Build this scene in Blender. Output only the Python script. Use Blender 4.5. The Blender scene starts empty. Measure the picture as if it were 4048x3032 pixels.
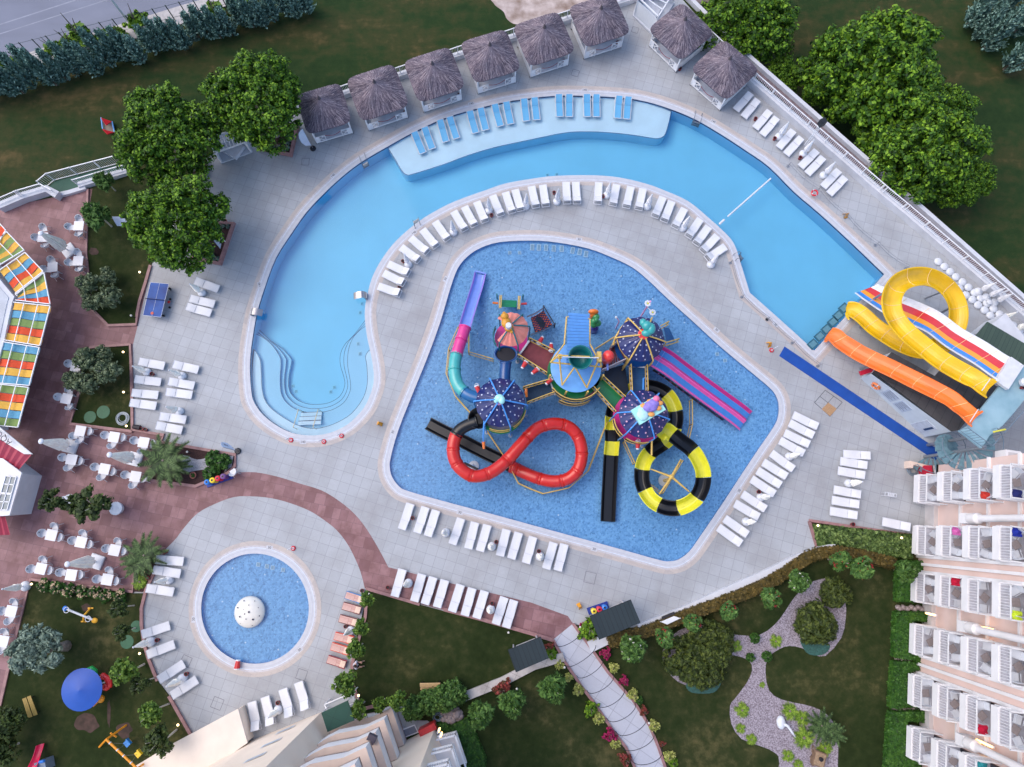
import bpy, math, random
from mathutils import Vector, Matrix
from mathutils.geometry import tessellate_polygon
R=math.radians; PI=math.pi; RND=random.Random(7)
SC=bpy.context.scene; COL=SC.collection
# ---------------- camera, sky, sun, exposure ----------------
H=55.0; F=2800.0; TH=R(11.2)
cam=bpy.data.cameras.new('camera'); co=bpy.data.objects.new('camera',cam); COL.objects.link(co); SC.camera=co
co.location=(0,0,H); co.rotation_euler=(TH,0,0); cam.sensor_width=36; cam.lens=36*F/4048; cam.clip_start=.5; cam.clip_end=1200
W=bpy.data.worlds.new('World'); SC.world=W; W.use_nodes=True
nt=W.node_tree; bg=nt.nodes['Background']; sk=nt.nodes.new('ShaderNodeTexSky'); sk.sky_type='NISHITA'; sk.sun_disc=False
SE,SR=R(54),R(285)
sk.sun_elevation=SE; sk.sun_rotation=SR; sk.air_density=1.0; sk.dust_density=2.0; sk.ozone_density=1.0
nt.links.new(sk.outputs[0],bg.inputs[0]); bg.inputs[1].default_value=.15
sun=bpy.data.lights.new('sun','SUN'); sun.energy=.8; sun.angle=R(60); sun.color=(1,.84,.66)
so=bpy.data.objects.new('sun',sun); COL.objects.link(so)
sd=Vector((math.sin(SR)*math.cos(SE),math.cos(SR)*math.cos(SE),math.sin(SE)))
so.rotation_euler=sd.to_track_quat('Z','Y').to_euler(); so.location=(0,0,80)
SC.view_settings.view_transform='Standard'; SC.view_settings.look='None'; SC.view_settings.exposure=0.88; SC.view_settings.gamma=1
SC.render.engine='CYCLES'
# ---------------- placing: photo pixel (4048 wide) at height z -> world ----------------
CT,ST=math.cos(TH),math.sin(TH)
def P(px,py,z=0.0):
    u=px-2024.0; v=1516.0-py; D=F*CT-v*ST
    return Vector(((H-z)*u/D,(H-z)*(F*ST+v*CT)/D,z))
TX=(0,1000,2000,2942); TY=(0,750,1500,2203)
def N(t,x,y): return (TX[int(t[0])]+x/2, TY[int(t[1])]+y/2)
def Q(t,x,y,z=0.0): return P(*N(t,x,y),z)
def NN(t,pts): return [N(t,*p) for p in pts]
def cr(pts,n=4,closed=True):
    out=[]; m=len(pts)
    for i in range(m if closed else m-1):
        g=lambda k: Vector(pts[k%m]) if closed else Vector(pts[max(0,min(m-1,k))])
        a,b,c,d=g(i-1),g(i),g(i+1),g(i+2)
        for j in range(n):
            t=j/n; out.append(.5*((2*b)+(c-a)*t+(2*a-5*b+4*c-d)*t*t+(3*b-a-3*c+d)*t**3))
    if not closed: out.append(Vector(pts[-1]))
    return out
def area(pl): return sum(pl[i][0]*pl[(i+1)%len(pl)][1]-pl[(i+1)%len(pl)][0]*pl[i][1] for i in range(len(pl)))/2
def ccw(pl): return pl if area(pl)>0 else pl[::-1]
def offset(pl,d):
    pl=ccw([Vector((p[0],p[1])) for p in pl]); m=len(pl); out=[]
    for i in range(m):
        a,b,c=pl[i-1],pl[i],pl[(i+1)%m]
        e1=(b-a).normalized(); e2=(c-b).normalized()
        n1=Vector((e1.y,-e1.x)); n2=Vector((e2.y,-e2.x)); k=(n1+n2)
        k=k/max(.35,k.length_squared/2) if k.length>1e-6 else n1
        out.append(b+k*d)
    return out
# ---------------- materials ----------------
MC={}
def srgb(c): return tuple((x/12.92 if x<=.04045 else ((x+.055)/1.055)**2.4) for x in [v/255 for v in c])
def mat(name,col,rough=.55,ns=6.0,na=.12,bump=.0,metal=0,col2=None,spec=None,detail=4,emit=None,es=0,coat=0,xs=None,isl=0):
    if name in MC: return MC[name]
    m=bpy.data.materials.new(name); m.use_nodes=True; t=m.node_tree; b=t.nodes['Principled BSDF']; MC[name]=m
    b.inputs['Roughness'].default_value=rough; b.inputs['Metallic'].default_value=metal
    if spec is not None: b.inputs['Specular IOR Level'].default_value=spec
    if coat: b.inputs['Coat Weight'].default_value=coat; b.inputs['Coat Roughness'].default_value=.08
    tc=t.nodes.new('ShaderNodeTexCoord'); n=t.nodes.new('ShaderNodeTexNoise'); n.inputs['Scale'].default_value=ns; n.inputs['Detail'].default_value=detail
    src=tc.outputs['Object']
    if xs:
        mp=t.nodes.new('ShaderNodeMapping'); mp.inputs['Scale'].default_value=xs; t.links.new(src,mp.inputs[0]); src=mp.outputs[0]
    t.links.new(src,n.inputs['Vector'])
    rp=t.nodes.new('ShaderNodeValToRGB'); rp.color_ramp.elements[0].position=.3; rp.color_ramp.elements[1].position=.7
    c2=col2 or tuple(min(1,x*(1+na)) for x in col); c1=col if col2 else tuple(x*(1-na) for x in col)
    rp.color_ramp.elements[0].color=(*c1,1); rp.color_ramp.elements[1].color=(*c2,1)
    fac=n.outputs['Fac']
    if isl:
        g=t.nodes.new('ShaderNodeNewGeometry'); mx=t.nodes.new('ShaderNodeMix'); mx.inputs[0].default_value=isl
        t.links.new(fac,mx.inputs[2]); t.links.new(g.outputs['Random Per Island'],mx.inputs[3]); fac=mx.outputs[0]
    t.links.new(fac,rp.inputs[0]); t.links.new(rp.outputs[0],b.inputs['Base Color'])
    if bump:
        bp=t.nodes.new('ShaderNodeBump'); bp.inputs['Strength'].default_value=bump; bp.inputs['Distance'].default_value=.02
        t.links.new(n.outputs['Fac'],bp.inputs['Height']); t.links.new(bp.outputs[0],b.inputs['Normal'])
    if emit: b.inputs['Emission Color'].default_value=(*emit,1); b.inputs['Emission Strength'].default_value=es
    return m
def S(name,r,g,b,**k): return mat(name,srgb((r,g,b)),**k)
def node_mat(name):
    m=bpy.data.materials.new(name); m.use_nodes=True; MC[name]=m
    return m,m.node_tree,m.node_tree.nodes['Principled BSDF']
def tiles(name,c1,c2,mortar,w,h,rot,off,mort=.012,stain=None,sf=.5,rough=.6,nsc=.25,fine=9.0,squash=1):
    m,t,b=node_mat(name); nd,lk=t.nodes.new,t.links.new
    tc=nd('ShaderNodeTexCoord'); mp=nd('ShaderNodeMapping'); mp.inputs['Rotation'].default_value=(0,0,rot); lk(tc.outputs['Object'],mp.inputs[0])
    br=nd('ShaderNodeTexBrick'); br.offset=off; br.squash=squash; br.squash_frequency=3; lk(mp.outputs[0],br.inputs['Vector'])
    for k,v in (('Scale',1),('Mortar Size',mort),('Mortar Smooth',.3),('Bias',0),('Brick Width',w),('Row Height',h)): br.inputs[k].default_value=v
    br.inputs['Color1'].default_value=(*c1,1); br.inputs['Color2'].default_value=(*c2,1); br.inputs['Mortar'].default_value=(*mortar,1)
    n=nd('ShaderNodeTexNoise'); n.inputs['Scale'].default_value=nsc; n.inputs['Detail'].default_value=7; n.inputs['Roughness'].default_value=.62; lk(tc.outputs['Object'],n.inputs['Vector'])
    r=nd('ShaderNodeValToRGB'); r.color_ramp.elements[0].position=.42; r.color_ramp.elements[1].position=.66; r.color_ramp.elements[0].color=(0,0,0,1); r.color_ramp.elements[1].color=(sf,sf,sf,1); lk(n.outputs['Fac'],r.inputs[0])
    mx=nd('ShaderNodeMix'); mx.data_type='RGBA'; lk(r.outputs[0],mx.inputs[0]); lk(br.outputs['Color'],mx.inputs[6]); mx.inputs[7].default_value=(*(stain or c1),1)
    n2=nd('ShaderNodeTexNoise'); n2.inputs['Scale'].default_value=fine; n2.inputs['Detail'].default_value=6; lk(tc.outputs['Object'],n2.inputs['Vector'])
    r2=nd('ShaderNodeValToRGB'); r2.color_ramp.elements[0].color=(.90,.90,.90,1); r2.color_ramp.elements[1].color=(1.06,1.06,1.06,1); lk(n2.outputs['Fac'],r2.inputs[0])
    m2=nd('ShaderNodeMix'); m2.data_type='RGBA'; m2.blend_type='MULTIPLY'; m2.inputs[0].default_value=1; lk(mx.outputs[2],m2.inputs[6]); lk(r2.outputs[0],m2.inputs[7])
    lk(m2.outputs[2],b.inputs['Base Color']); b.inputs['Roughness'].default_value=rough
    bp=nd('ShaderNodeBump'); bp.inputs['Strength'].default_value=.25; bp.inputs['Distance'].default_value=.01; bp.invert=True; lk(br.outputs['Fac'],bp.inputs['Height']); lk(bp.outputs[0],b.inputs['Normal'])
    return m
def grass_mat(name,stops,s1=.12,s2=2.5,aniso=None,fine=40):
    m,t,b=node_mat(name); nd,lk=t.nodes.new,t.links.new; b.inputs['Roughness'].default_value=.9; b.inputs['Specular IOR Level'].default_value=.15
    tc=nd('ShaderNodeTexCoord'); src=tc.outputs['Object']
    if aniso:
        mp=nd('ShaderNodeMapping'); mp.inputs['Rotation'].default_value=(0,0,aniso[0]); mp.inputs['Scale'].default_value=aniso[1]; lk(src,mp.inputs[0]); src=mp.outputs[0]
    def no(s,d,v):
        n=nd('ShaderNodeTexNoise'); n.inputs['Scale'].default_value=s; n.inputs['Detail'].default_value=d; n.inputs['Roughness'].default_value=.65; lk(v,n.inputs['Vector']); return n
    a=no(s1,8,src); c=no(s2,5,tc.outputs['Object']); f=no(fine,3,tc.outputs['Object'])
    mx=nd('ShaderNodeMix'); mx.inputs[0].default_value=.35; lk(a.outputs['Fac'],mx.inputs[2]); lk(c.outputs['Fac'],mx.inputs[3])
    rp=nd('ShaderNodeValToRGB'); lk(mx.outputs[0],rp.inputs[0]); e=rp.color_ramp.elements
    while len(e)<len(stops): e.new(.5)
    for k,(p,cc) in enumerate(stops): e[k].position=p; e[k].color=(*srgb(cc),1)
    r2=nd('ShaderNodeValToRGB'); r2.color_ramp.elements[0].position=.3; r2.color_ramp.elements[1].position=.75; r2.color_ramp.elements[0].color=(.6,.6,.6,1); r2.color_ramp.elements[1].color=(1.35,1.35,1.3,1); lk(f.outputs['Fac'],r2.inputs[0])
    m2=nd('ShaderNodeMix'); m2.data_type='RGBA'; m2.blend_type='MULTIPLY'; m2.inputs[0].default_value=1; lk(rp.outputs[0],m2.inputs[6]); lk(r2.outputs[0],m2.inputs[7]); lk(m2.outputs[2],b.inputs['Base Color'])
    bp=nd('ShaderNodeBump'); bp.inputs['Strength'].default_value=.6; bp.inputs['Distance'].default_value=.05; lk(f.outputs['Fac'],bp.inputs['Height']); lk(bp.outputs[0],b.inputs['Normal'])
    return m
# ---------------- mesh builder ----------------
class MB:
    def __init__(s): s.v=[]; s.f=[]; s.m=[]
    def add(s,vs,fs,m=0):
        k=len(s.v); s.v+=[tuple(p) for p in vs]; s.f+=[tuple(i+k for i in f) for f in fs]; s.m+=[m]*len(fs); return s
    def box(s,c,d,rz=0,m=0,taper=1):
        x,y,z=d[0]/2,d[1]/2,d[2]/2; cs,sn=math.cos(rz),math.sin(rz); vs=[]
        for zz,tp in ((-z,1),(z,taper)):
            for a,b in ((-x,-y),(x,-y),(x,y),(-x,y)): vs.append((c[0]+(a*cs-b*sn)*tp,c[1]+(a*sn+b*cs)*tp,c[2]+zz))
        return s.add(vs,[(3,2,1,0),(4,5,6,7),(0,1,5,4),(1,2,6,5),(2,3,7,6),(3,0,4,7)],m)
    def beam(s,a,b,w,h=None,m=0,up=None):
        a,b=Vector(a),Vector(b); h=h or w; d=(b-a).normalized(); u=Vector(up or (0,0,1))
        if abs(d.dot(u))>.98: u=Vector((1,0,0))
        x=d.cross(u).normalized()*w/2; y=x.cross(d).normalized()*h/2
        vs=[p+q for p in (a,b) for q in (-x-y,x-y,x+y,-x+y)]
        return s.add(vs,[(3,2,1,0),(4,5,6,7),(0,1,5,4),(1,2,6,5),(2,3,7,6),(3,0,4,7)],m)
    def tube(s,pts,r,n=6,m=0,caps=True,closed=False):
        pts=[Vector(p) for p in pts]; rr=r if isinstance(r,(list,tuple)) else [r]*len(pts); k=len(pts); vs=[]; pu=None
        for i,p in enumerate(pts):
            d=(pts[(i+1)%k]-pts[i-1]) if closed else (pts[min(i+1,k-1)]-pts[max(i-1,0)])
            d=d.normalized() if d.length>1e-9 else Vector((0,0,1))
            if pu is None: pu=Vector((0,0,1)) if abs(d.z)<.9 else Vector((1,0,0))
            x=d.cross(pu).normalized(); y=x.cross(d).normalized(); pu=y
            vs+=[p+(x*math.cos(2*PI*j/n)+y*math.sin(2*PI*j/n))*rr[i] for j in range(n)]
        fs=[]; L=k if closed else k-1
        for i in range(L):
            i2=(i+1)%k
            for j in range(n): fs.append((i*n+j,i*n+(j+1)%n,i2*n+(j+1)%n,i2*n+j))
        if caps and not closed: fs+=[tuple(range(n))[::-1],tuple(range((k-1)*n,k*n))]
        return s.add(vs,fs,m)
    def lathe(s,prof,c=(0,0,0),n=16,m=0,sx=1,sy=1):
        vs=[];k=len(prof)
        for r,z in prof: vs+=[(c[0]+r*sx*math.cos(2*PI*j/n),c[1]+r*sy*math.sin(2*PI*j/n),c[2]+z) for j in range(n)]
        fs=[(i*n+j,i*n+(j+1)%n,(i+1)*n+(j+1)%n,(i+1)*n+j) for i in range(k-1) for j in range(n)]
        fs+=[tuple(range((k-1)*n,k*n)),tuple(range(n))[::-1]]
        return s.add(vs,fs,m)
    def prism(s,pl,z0,z1,m=0,holes=(),sides=True,bottom=False,zf=None):
        pl=ccw([(p[0],p[1]) for p in pl]); hs=[[(p[0],p[1]) for p in h] for h in holes]
        loops=[[Vector((*p,0)) for p in l] for l in [pl]+hs]; tri=tessellate_polygon(loops); flat=[p for l in loops for p in l]
        top=[]
        for t in tri:
            a,b,c=[flat[i] for i in t]; top.append(tuple(t) if (b-a).cross(c-a).z>0 else tuple(t)[::-1])
        zt=(lambda p:z1) if zf is None else (lambda p:zf(p.x,p.y))
        s.add([(p.x,p.y,zt(p)) for p in flat],top,m)
        if bottom: s.add([(p.x,p.y,z0) for p in flat],[f[::-1] for f in top],m)
        if sides and z0!=z1:
            for li,l in enumerate(loops):
                q=len(l); s.add([(p.x,p.y,z0) for p in l]+[(p.x,p.y,zt(p)) for p in l],[(i,(i+1)%q,q+(i+1)%q,q+i) for i in range(q)],m)
        return s
    def sphere(s,c,r,n=10,k=6,m=0,f=None):
        rx,ry,rz=r if isinstance(r,(tuple,list)) else (r,r,r); vs=[];
        for i in range(k+1):
            a=-PI/2+PI*i/k
            for j in range(n):
                b=2*PI*j/n; vs.append((c[0]+rx*math.cos(a)*math.cos(b),c[1]+ry*math.cos(a)*math.sin(b),c[2]+rz*math.sin(a)))
        return s.add(vs,[(i*n+j,i*n+(j+1)%n,(i+1)*n+(j+1)%n,(i+1)*n+j) for i in range(k) for j in range(n)],m)
    def build(s,name,mats,parent=None,smooth=False,base=None):
        me=bpy.data.meshes.new(name); o=bpy.data.objects.new(name,me); COL.objects.link(o)
        off=Vector((0,0,0))
        if parent is not None: off=wloc(parent)
        if base is not None: off=Vector(base)
        me.from_pydata([tuple(Vector(p)-off) for p in s.v],[],s.f)
        if not isinstance(mats,(list,tuple)): mats=[mats]
        for m in mats: me.materials.append(m)
        if len(mats)>1: me.polygons.foreach_set('material_index',s.m)
        if smooth: me.polygons.foreach_set('use_smooth',[True]*len(me.polygons))
        me.update()
        if parent is not None: o.parent=parent; 
        if base is not None: o.location=off-(wloc(parent) if parent is not None else Vector((0,0,0)))
        return o
def wloc(o):
    v=Vector(o.location)
    while o.parent: o=o.parent; v+=Vector(o.location)
    return v
LOG=[]
def tag(o,label=None,cat=None,group=None,kind=None):
    if label: o['label']=label
    if cat: o['category']=cat
    if group: o['group']=group
    if kind: o['kind']=kind
    return o
def thing(name,label,cat,loc=(0,0,0),rz=0,group=None):
    o=bpy.data.objects.new(name,None); o.empty_display_size=.2; COL.objects.link(o); o.location=loc; o.rotation_euler=(0,0,rz)
    return tag(o,label,cat,group)
def kids(o): return [c for c in bpy.data.objects if c.parent==o]
KC={}
def copy_tree(o,parent=None):
    c=o.copy(); COL.objects.link(c); c.parent=parent
    if o.name not in KC: KC[o.name]=kids(o)
    for ch in KC[o.name]: copy_tree(ch,c)
    return c
USED=set()
def place(proto,loc,rz=0,label=None,group=None,sc=None):
    if proto.name in USED: o=copy_tree(proto)
    else: o=proto; USED.add(proto.name); KC.setdefault(proto.name,kids(proto))
    o.location=loc; o.rotation_euler=(0,0,rz)
    if sc: o.scale=(sc,)*3 if isinstance(sc,(int,float)) else sc
    if label: o['label']=label
    if group: o['group']=group
    return o
ORD=['first','second','third','fourth','fifth','sixth','seventh','eighth','ninth','tenth','eleventh','twelfth','13th','14th','15th','16th','17th','18th','19th','20th','21st','22nd','23rd','24th','25th','26th','27th','28th','29th','30th','31st','32nd','33rd','34th','35th']
def struct(name,mb,m,smooth=False): return tag(mb.build(name,m,smooth=smooth),kind='structure')
def PX(pts,z=0.0): return [P(x,y,z) for x,y in pts]
# ---------------- outlines (photo pixels on the ground) ----------------
RIVER=[(3496,1084),(3219,1386),(3090,1269),(2964,1157),(2945,1095),(2925,1030),(2907,975),(2885,940),(2845,900),(2800,860),(2720,795),(2620,750),(2550,725),(2450,702),(2350,693),(2200,695),(2100,707),(2000,725),(1925,750),(1800,795),(1720,835),(1660,872),(1600,920),(1545,975),(1500,1040),(1470,1100),(1452,1165),(1445,1200),(1442,1250),(1450,1325),(1465,1395),(1476,1460),(1477,1510),(1465,1555),(1440,1610),(1390,1665),(1340,1697),(1280,1717),(1215,1721),(1150,1710),(1090,1680),(1040,1640),(1010,1600),(995,1560),(988,1475),(990,1400),(1000,1325),(1015,1240),(1045,1140),(1090,1020),(1150,925),(1210,840),(1280,765),(1350,700),(1425,642),(1530,580),(1625,527),(1725,480),(1800,452),(1900,425),(2000,402),(2105,387),(2200,378),(2300,378),(2450,385),(2550,400),(2650,430),(2750,472),(2850,530),(2950,595),(3042,660),(3142,760),(3242,845),(3367,960)]
SPLASH=[(1975,957),(2100,951),(2200,958),(2325,982),(2425,1020),(2500,1057),(2560,1105),(2650,1190),(2750,1280),(2850,1372),(2950,1455),(3040,1530),(3068,1565),(3079,1605),(3075,1650),(3057,1690),(3002,1770),(2942,1860),(2850,2000),(2765,2125),(2725,2180),(2685,2210),(2645,2219),(2600,2212),(2450,2170),(2200,2102),(2000,2047),(1900,2020),(1750,1980),(1610,1940),(1575,1920),(1550,1885),(1541,1850),(1544,1810),(1575,1700),(1630,1560),(1685,1425),(1740,1275),(1780,1140),(1810,1060),(1850,1012),(1900,980)]
cc=(1008,2406); CIRC=[(cc[0]+213*math.cos(2*PI*i/28),cc[1]-218*math.sin(2*PI*i/28)) for i in range(28)]
def world(px,n=3): 
    w=[P(x,y) for x,y in px]; return [Vector((p.x,p.y)) for p in w]
def smooth_keep(px,n,sharp=()):
    # curve through the points; the listed ones stay sharp corners
    m=len(px); out=[]
    s=sorted(sharp)
    if not s: return [Vector((p.x,p.y)) for p in cr([P(*q).to_2d() for q in px],n)]
    for a,b in zip(s,s[1:]+[s[0]+m]):
        seg=[P(*px[i%m]).to_2d() for i in range(a,b+1)]
        out+=cr(seg,n,closed=False)[:-1]
    return out
RIV=ccw(smooth_keep(RIVER,3,(0,1,3))); SPL=ccw(smooth_keep(SPLASH,3)); CIR=ccw(smooth_keep(CIRC,2))
POOLS=[RIV,SPL,CIR]; HOLES=[offset(p,.9) for p in POOLS]; GH=[offset(p,.6) for p in POOLS]
# ---------------- setting materials ----------------
M_deck=tiles('pale_tile',srgb((166,170,176)),srgb((174,178,184)),srgb((134,136,144)),.8,.8,R(17),0,stain=srgb((146,146,149)),sf=.75,mort=.013,nsc=.22)
M_terra=tiles('red_slab',srgb((122,84,88)),srgb((152,113,116)),srgb((104,74,79)),.82,.82,R(12),.5,mort=.012,stain=srgb((112,74,74)),sf=.8,nsc=.9,fine=2.5,squash=.72)
M_grass=grass_mat('lawn_grass',[(.34,(30,42,16)),(.46,(42,54,25)),(.54,(56,62,34)),(.66,(96,90,58))],s1=.16,s2=1.6)
M_field=grass_mat('field_grass',[(.32,(28,50,26)),(.46,(42,62,32)),(.55,(62,66,38)),(.68,(104,88,58))],s1=.16,s2=.9,aniso=(R(-18),(.35,1.3,1)),fine=22)
M_road=S('asphalt',122,126,142,rough=.9,ns=.5,na=.10,detail=9,bump=.05,xs=(.4,1.2,1))
M_curb=S('red_curb',150,112,112,ns=3,na=.22,detail=6,bump=.1)
M_soil=S('bed_soil',62,40,38,ns=14,na=.4,bump=.6,rough=.95)
M_white=S('white_paint',230,231,235,ns=2,na=.06,rough=.45)
M_white2=S('white_render',202,204,211,ns=1.2,na=.09,rough=.7,detail=8)
M_gravel=mat('gravel',srgb((96,84,92)),col2=srgb((176,168,178)),ns=11,rough=.95,bump=.8,detail=8)
M_navy=S('navy_tile',24,44,104,rough=.3,ns=10)
def pool_floor(name,c,scale=3.3,mort=None):
    return tiles(name,c,tuple(x*.96 for x in c),mort or tuple(x*.9 for x in c),.3,.3,R(8),0,mort=.008,stain=tuple(x*.97 for x in c),sf=.6,nsc=.4)
M_pool=S('pool_plaster',162,203,232,rough=.5,ns=.3,na=.04,detail=6)
M_shelf=S('shelf_plaster',196,220,238,rough=.5,ns=.8,na=.05,detail=6)
def mosaic():
    m,t,b=node_mat('blue_mosaic'); nd,lk=t.nodes.new,t.links.new; tc=nd('ShaderNodeTexCoord')
    v=nd('ShaderNodeTexVoronoi'); v.inputs['Scale'].default_value=8; lk(tc.outputs['Object'],v.inputs['Vector'])
    n=nd('ShaderNodeTexNoise'); n.inputs['Scale'].default_value=11; n.inputs['Detail'].default_value=5; n.inputs['Roughness'].default_value=.7; lk(tc.outputs['Object'],n.inputs['Vector'])
    n2=nd('ShaderNodeTexNoise'); n2.inputs['Scale'].default_value=.22; n2.inputs['Detail'].default_value=4; lk(tc.outputs['Object'],n2.inputs['Vector'])
    mx=nd('ShaderNodeMix'); mx.inputs[0].default_value=.6; lk(v.outputs['Color'],mx.inputs[2]); lk(n.outputs['Fac'],mx.inputs[3])
    a=nd('ShaderNodeMath'); a.operation='MULTIPLY_ADD'; lk(n2.outputs['Fac'],a.inputs[0]); a.inputs[1].default_value=.12; a.inputs[2].default_value=-.04
    s=nd('ShaderNodeMath'); s.operation='ADD'; lk(mx.outputs[0],s.inputs[0]); lk(a.outputs[0],s.inputs[1])
    r=nd('ShaderNodeValToRGB'); lk(s.outputs[0],r.inputs[0]); e=r.color_ramp.elements; e[0].position=.25; e[1].position=.7; e[0].color=(*srgb((66,114,164)),1); e[1].color=(*srgb((130,186,228)),1); k=e.new(.45); k.color=(*srgb((103,160,210)),1)
    br=nd('ShaderNodeTexBrick'); br.offset=.5
    for q,w in (('Scale',1),('Mortar Size',.008),('Brick Width',.5),('Row Height',.3)): br.inputs[q].default_value=w
    lk(tc.outputs['Object'],br.inputs['Vector'])
    m2=nd('ShaderNodeMix'); m2.data_type='RGBA'; mu=nd('ShaderNodeMath'); mu.operation='MULTIPLY'; mu.inputs[1].default_value=.35; lk(br.outputs['Fac'],mu.inputs[0]); lk(mu.outputs[0],m2.inputs[0]); lk(r.outputs[0],m2.inputs[6]); m2.inputs[7].default_value=(*srgb((64,106,164)),1)
    lk(m2.outputs[2],b.inputs['Base Color']); b.inputs['Roughness'].default_value=.6
    return m
M_mos=mosaic()
def water_mat(name,dens,col,rip=.02,rs=1.2):
    m=bpy.data.materials.new(name); m.use_nodes=True; t=m.node_tree; t.nodes.clear(); nd,lk=t.nodes.new,t.links.new
    o=nd('ShaderNodeOutputMaterial'); tr=nd('ShaderNodeBsdfTransparent'); g=nd('ShaderNodeBsdfGlossy'); g.inputs['Roughness'].default_value=.04
    f=nd('ShaderNodeFresnel'); f.inputs['IOR'].default_value=1.33; mx=nd('ShaderNodeMixShader')
    tc=nd('ShaderNodeTexCoord'); n=nd('ShaderNodeTexNoise'); n.inputs['Scale'].default_value=rs; n.inputs['Detail'].default_value=3; lk(tc.outputs['Object'],n.inputs['Vector'])
    b=nd('ShaderNodeBump'); b.inputs['Strength'].default_value=rip; b.inputs['Distance'].default_value=.1; lk(n.outputs['Fac'],b.inputs['Height']); lk(b.outputs[0],g.inputs['Normal']); lk(b.outputs[0],f.inputs['Normal'])
    lk(f.outputs[0],mx.inputs[0]); lk(tr.outputs[0],mx.inputs[1]); lk(g.outputs[0],mx.inputs[2]); lk(mx.outputs[0],o.inputs['Surface'])
    v=nd('ShaderNodeVolumeAbsorption'); v.inputs['Color'].default_value=(*col,1); v.inputs['Density'].default_value=dens; lk(v.outputs[0],o.inputs['Volume'])
    return m
M_water=water_mat('pool_water',.24,(.0,.86,.985),rip=.004)
M_shallow=water_mat('shallow_water',.25,(.2,.7,.97),rip=.06,rs=3)
# ---------------- ground, road, field ----------------
w0,w1=P(2700,-30).to_2d(),P(4200,1319).to_2d(); dd=(w1-w0).normalized(); wa,wb=w0-dd*160,w1+dd*160
g=MB().prism([(-220,-200),(wb.x,-200),(wb.x,wb.y),w1,P(3642,829).to_2d(),w0,(wa.x,wa.y),(-220,wa.y)],-.05,-.05,holes=GH,sides=False); struct('ground',g,M_field)
g=MB().prism([(wa.x-4,wa.y-1),(wb.x-4,wb.y-1),(320,wb.y),(320,320),(wa.x,320)],-4.5,-4.5,sides=False); struct('lower_field',g,M_field)
g=MB(); g.add([(*p,z) for p in (wa,w0,P(3642,829).to_2d(),w1,wb) for z in (-4.6,-.04)],[(2*i,2*i+1,2*i+3,2*i+2) for i in range(4)]); struct('retaining_wall_face',g,S('white_render',202,204,211))
rd=MB().prism([P(*p).to_2d() for p in [(-1200,700),(0,245),(175,190),(370,130),(550,75),(720,22),(1000,-60),(2600,-500),(1500,-2200),(-3000,-600)]],-.02,-.02,sides=False); struct('road',rd,M_road)
pv=MB().prism([P(*p).to_2d() for p in [(-1200,700),(0,245),(370,130),(550,75),(720,22),(1000,-60),(1800,-300),(1800,-250),(1000,-10),(850,40),(720,95),(550,150),(370,190),(0,300),(-1200,760)]],-.05,.06); struct('pavement',pv,S('pavement_stone',176,172,172,ns=4,na=.15,detail=8))
M_mark=S('worn_road_paint',146,150,164,rough=.9,ns=1.2,na=.14,detail=9)
for a,b,w in (((-400,225),(700,-130),6),((-400,260),(640,-70),5)):
    m=MB(); p,q=P(*a),P(*b); d=(q-p).normalized(); n_=Vector((-d.y,d.x,0))*w/100; struct('road_marking',m.add([p-n_+Vector((0,0,-.016)),q-n_+Vector((0,0,-.016)),q+n_+Vector((0,0,-.016)),p+n_+Vector((0,0,-.016))],[(0,1,2,3)]),M_mark)
sp=MB().prism(cr([P(*p).to_2d() for p in [(1935,-60),(1950,10),(1990,45),(2005,75),(2040,95),(2110,85),(2260,40),(2480,10),(2560,-60),(2200,-200)]],4),-.045,-.03,sides=False); struct('sandy_ground',sp,mat('bare_sand',srgb((132,112,100)),col2=srgb((206,192,188)),ns=.9,detail=10,rough=.95,bump=.3))
# ---------------- deck and paving ----------------
DECK=[(560,860),(800,640),(850,600),(1000,560),(1165,440),(1365,378),(1590,300),(1810,224),(2035,155),(2250,92),(2480,20),(2620,-60),(2700,0),(2985,325),(3557,840),(4100,1330),(4300,1600),(4300,2100),(3660,2110),(3604,2115),(3197,2060),(3228,2165),(2942,2292),(2530,2480),(2290,2490),(2185,2530),(1450,2350),(1420,2480),(1390,2600),(1420,2790),(1460,2860),(1250,2960),(700,3060),(560,2750),(500,2450),(480,2200),(480,1900),(470,1300)]
d=MB().prism([P(*p).to_2d() for p in DECK],-.05,0,holes=HOLES,sides=False); struct('pool_deck',d,M_deck)
TER=[(-400,850),(0,822),(235,775),(367,745),(600,760),(600,1050),(545,1285),(525,1365),(525,1700),(650,1722),(640,1745),(935,1800),(935,1868)]+[tuple(p) for p in cr([(935,1868),(1010,1867),(1100,1885),(1180,1910),(1270,1938),(1340,1980),(1400,2030),(1450,2092),(1500,2175),(1535,2242)],3,False)][1:]+[(1600,2258),(1800,2310),(2100,2382),(2245,2435),(2265,2465),(2187,2528),(2100,2505),(1900,2448),(1660,2388),(1442,2325)]+[tuple(p) for p in cr([(1442,2325),(1425,2260),(1400,2200),(1370,2145),(1330,2095),(1280,2055),(1225,2020),(1150,1990),(1075,1970),(995,1962),(925,1965),(850,1992),(780,2030),(725,2090),(695,2130),(655,2170)],3,False)][1:]+[(612,2270),(525,2345),(122,2290),(0,2793),(-100,3200),(-900,3200)]
t=MB().prism([P(*p).to_2d() for p in TER],.004,.004,sides=False); struct('red_paving',t,M_terra)
WALK=[(2187,2528),(2235,2618),(2300,2713),(2350,2778),(2425,2888),(2475,2953),(2510,3032),(2530,3120),(2650,3120),(2628,3032),(2600,2953),(2565,2868),(2500,2768),(2450,2710),(2400,2653),(2330,2553),(2265,2465)]
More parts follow.
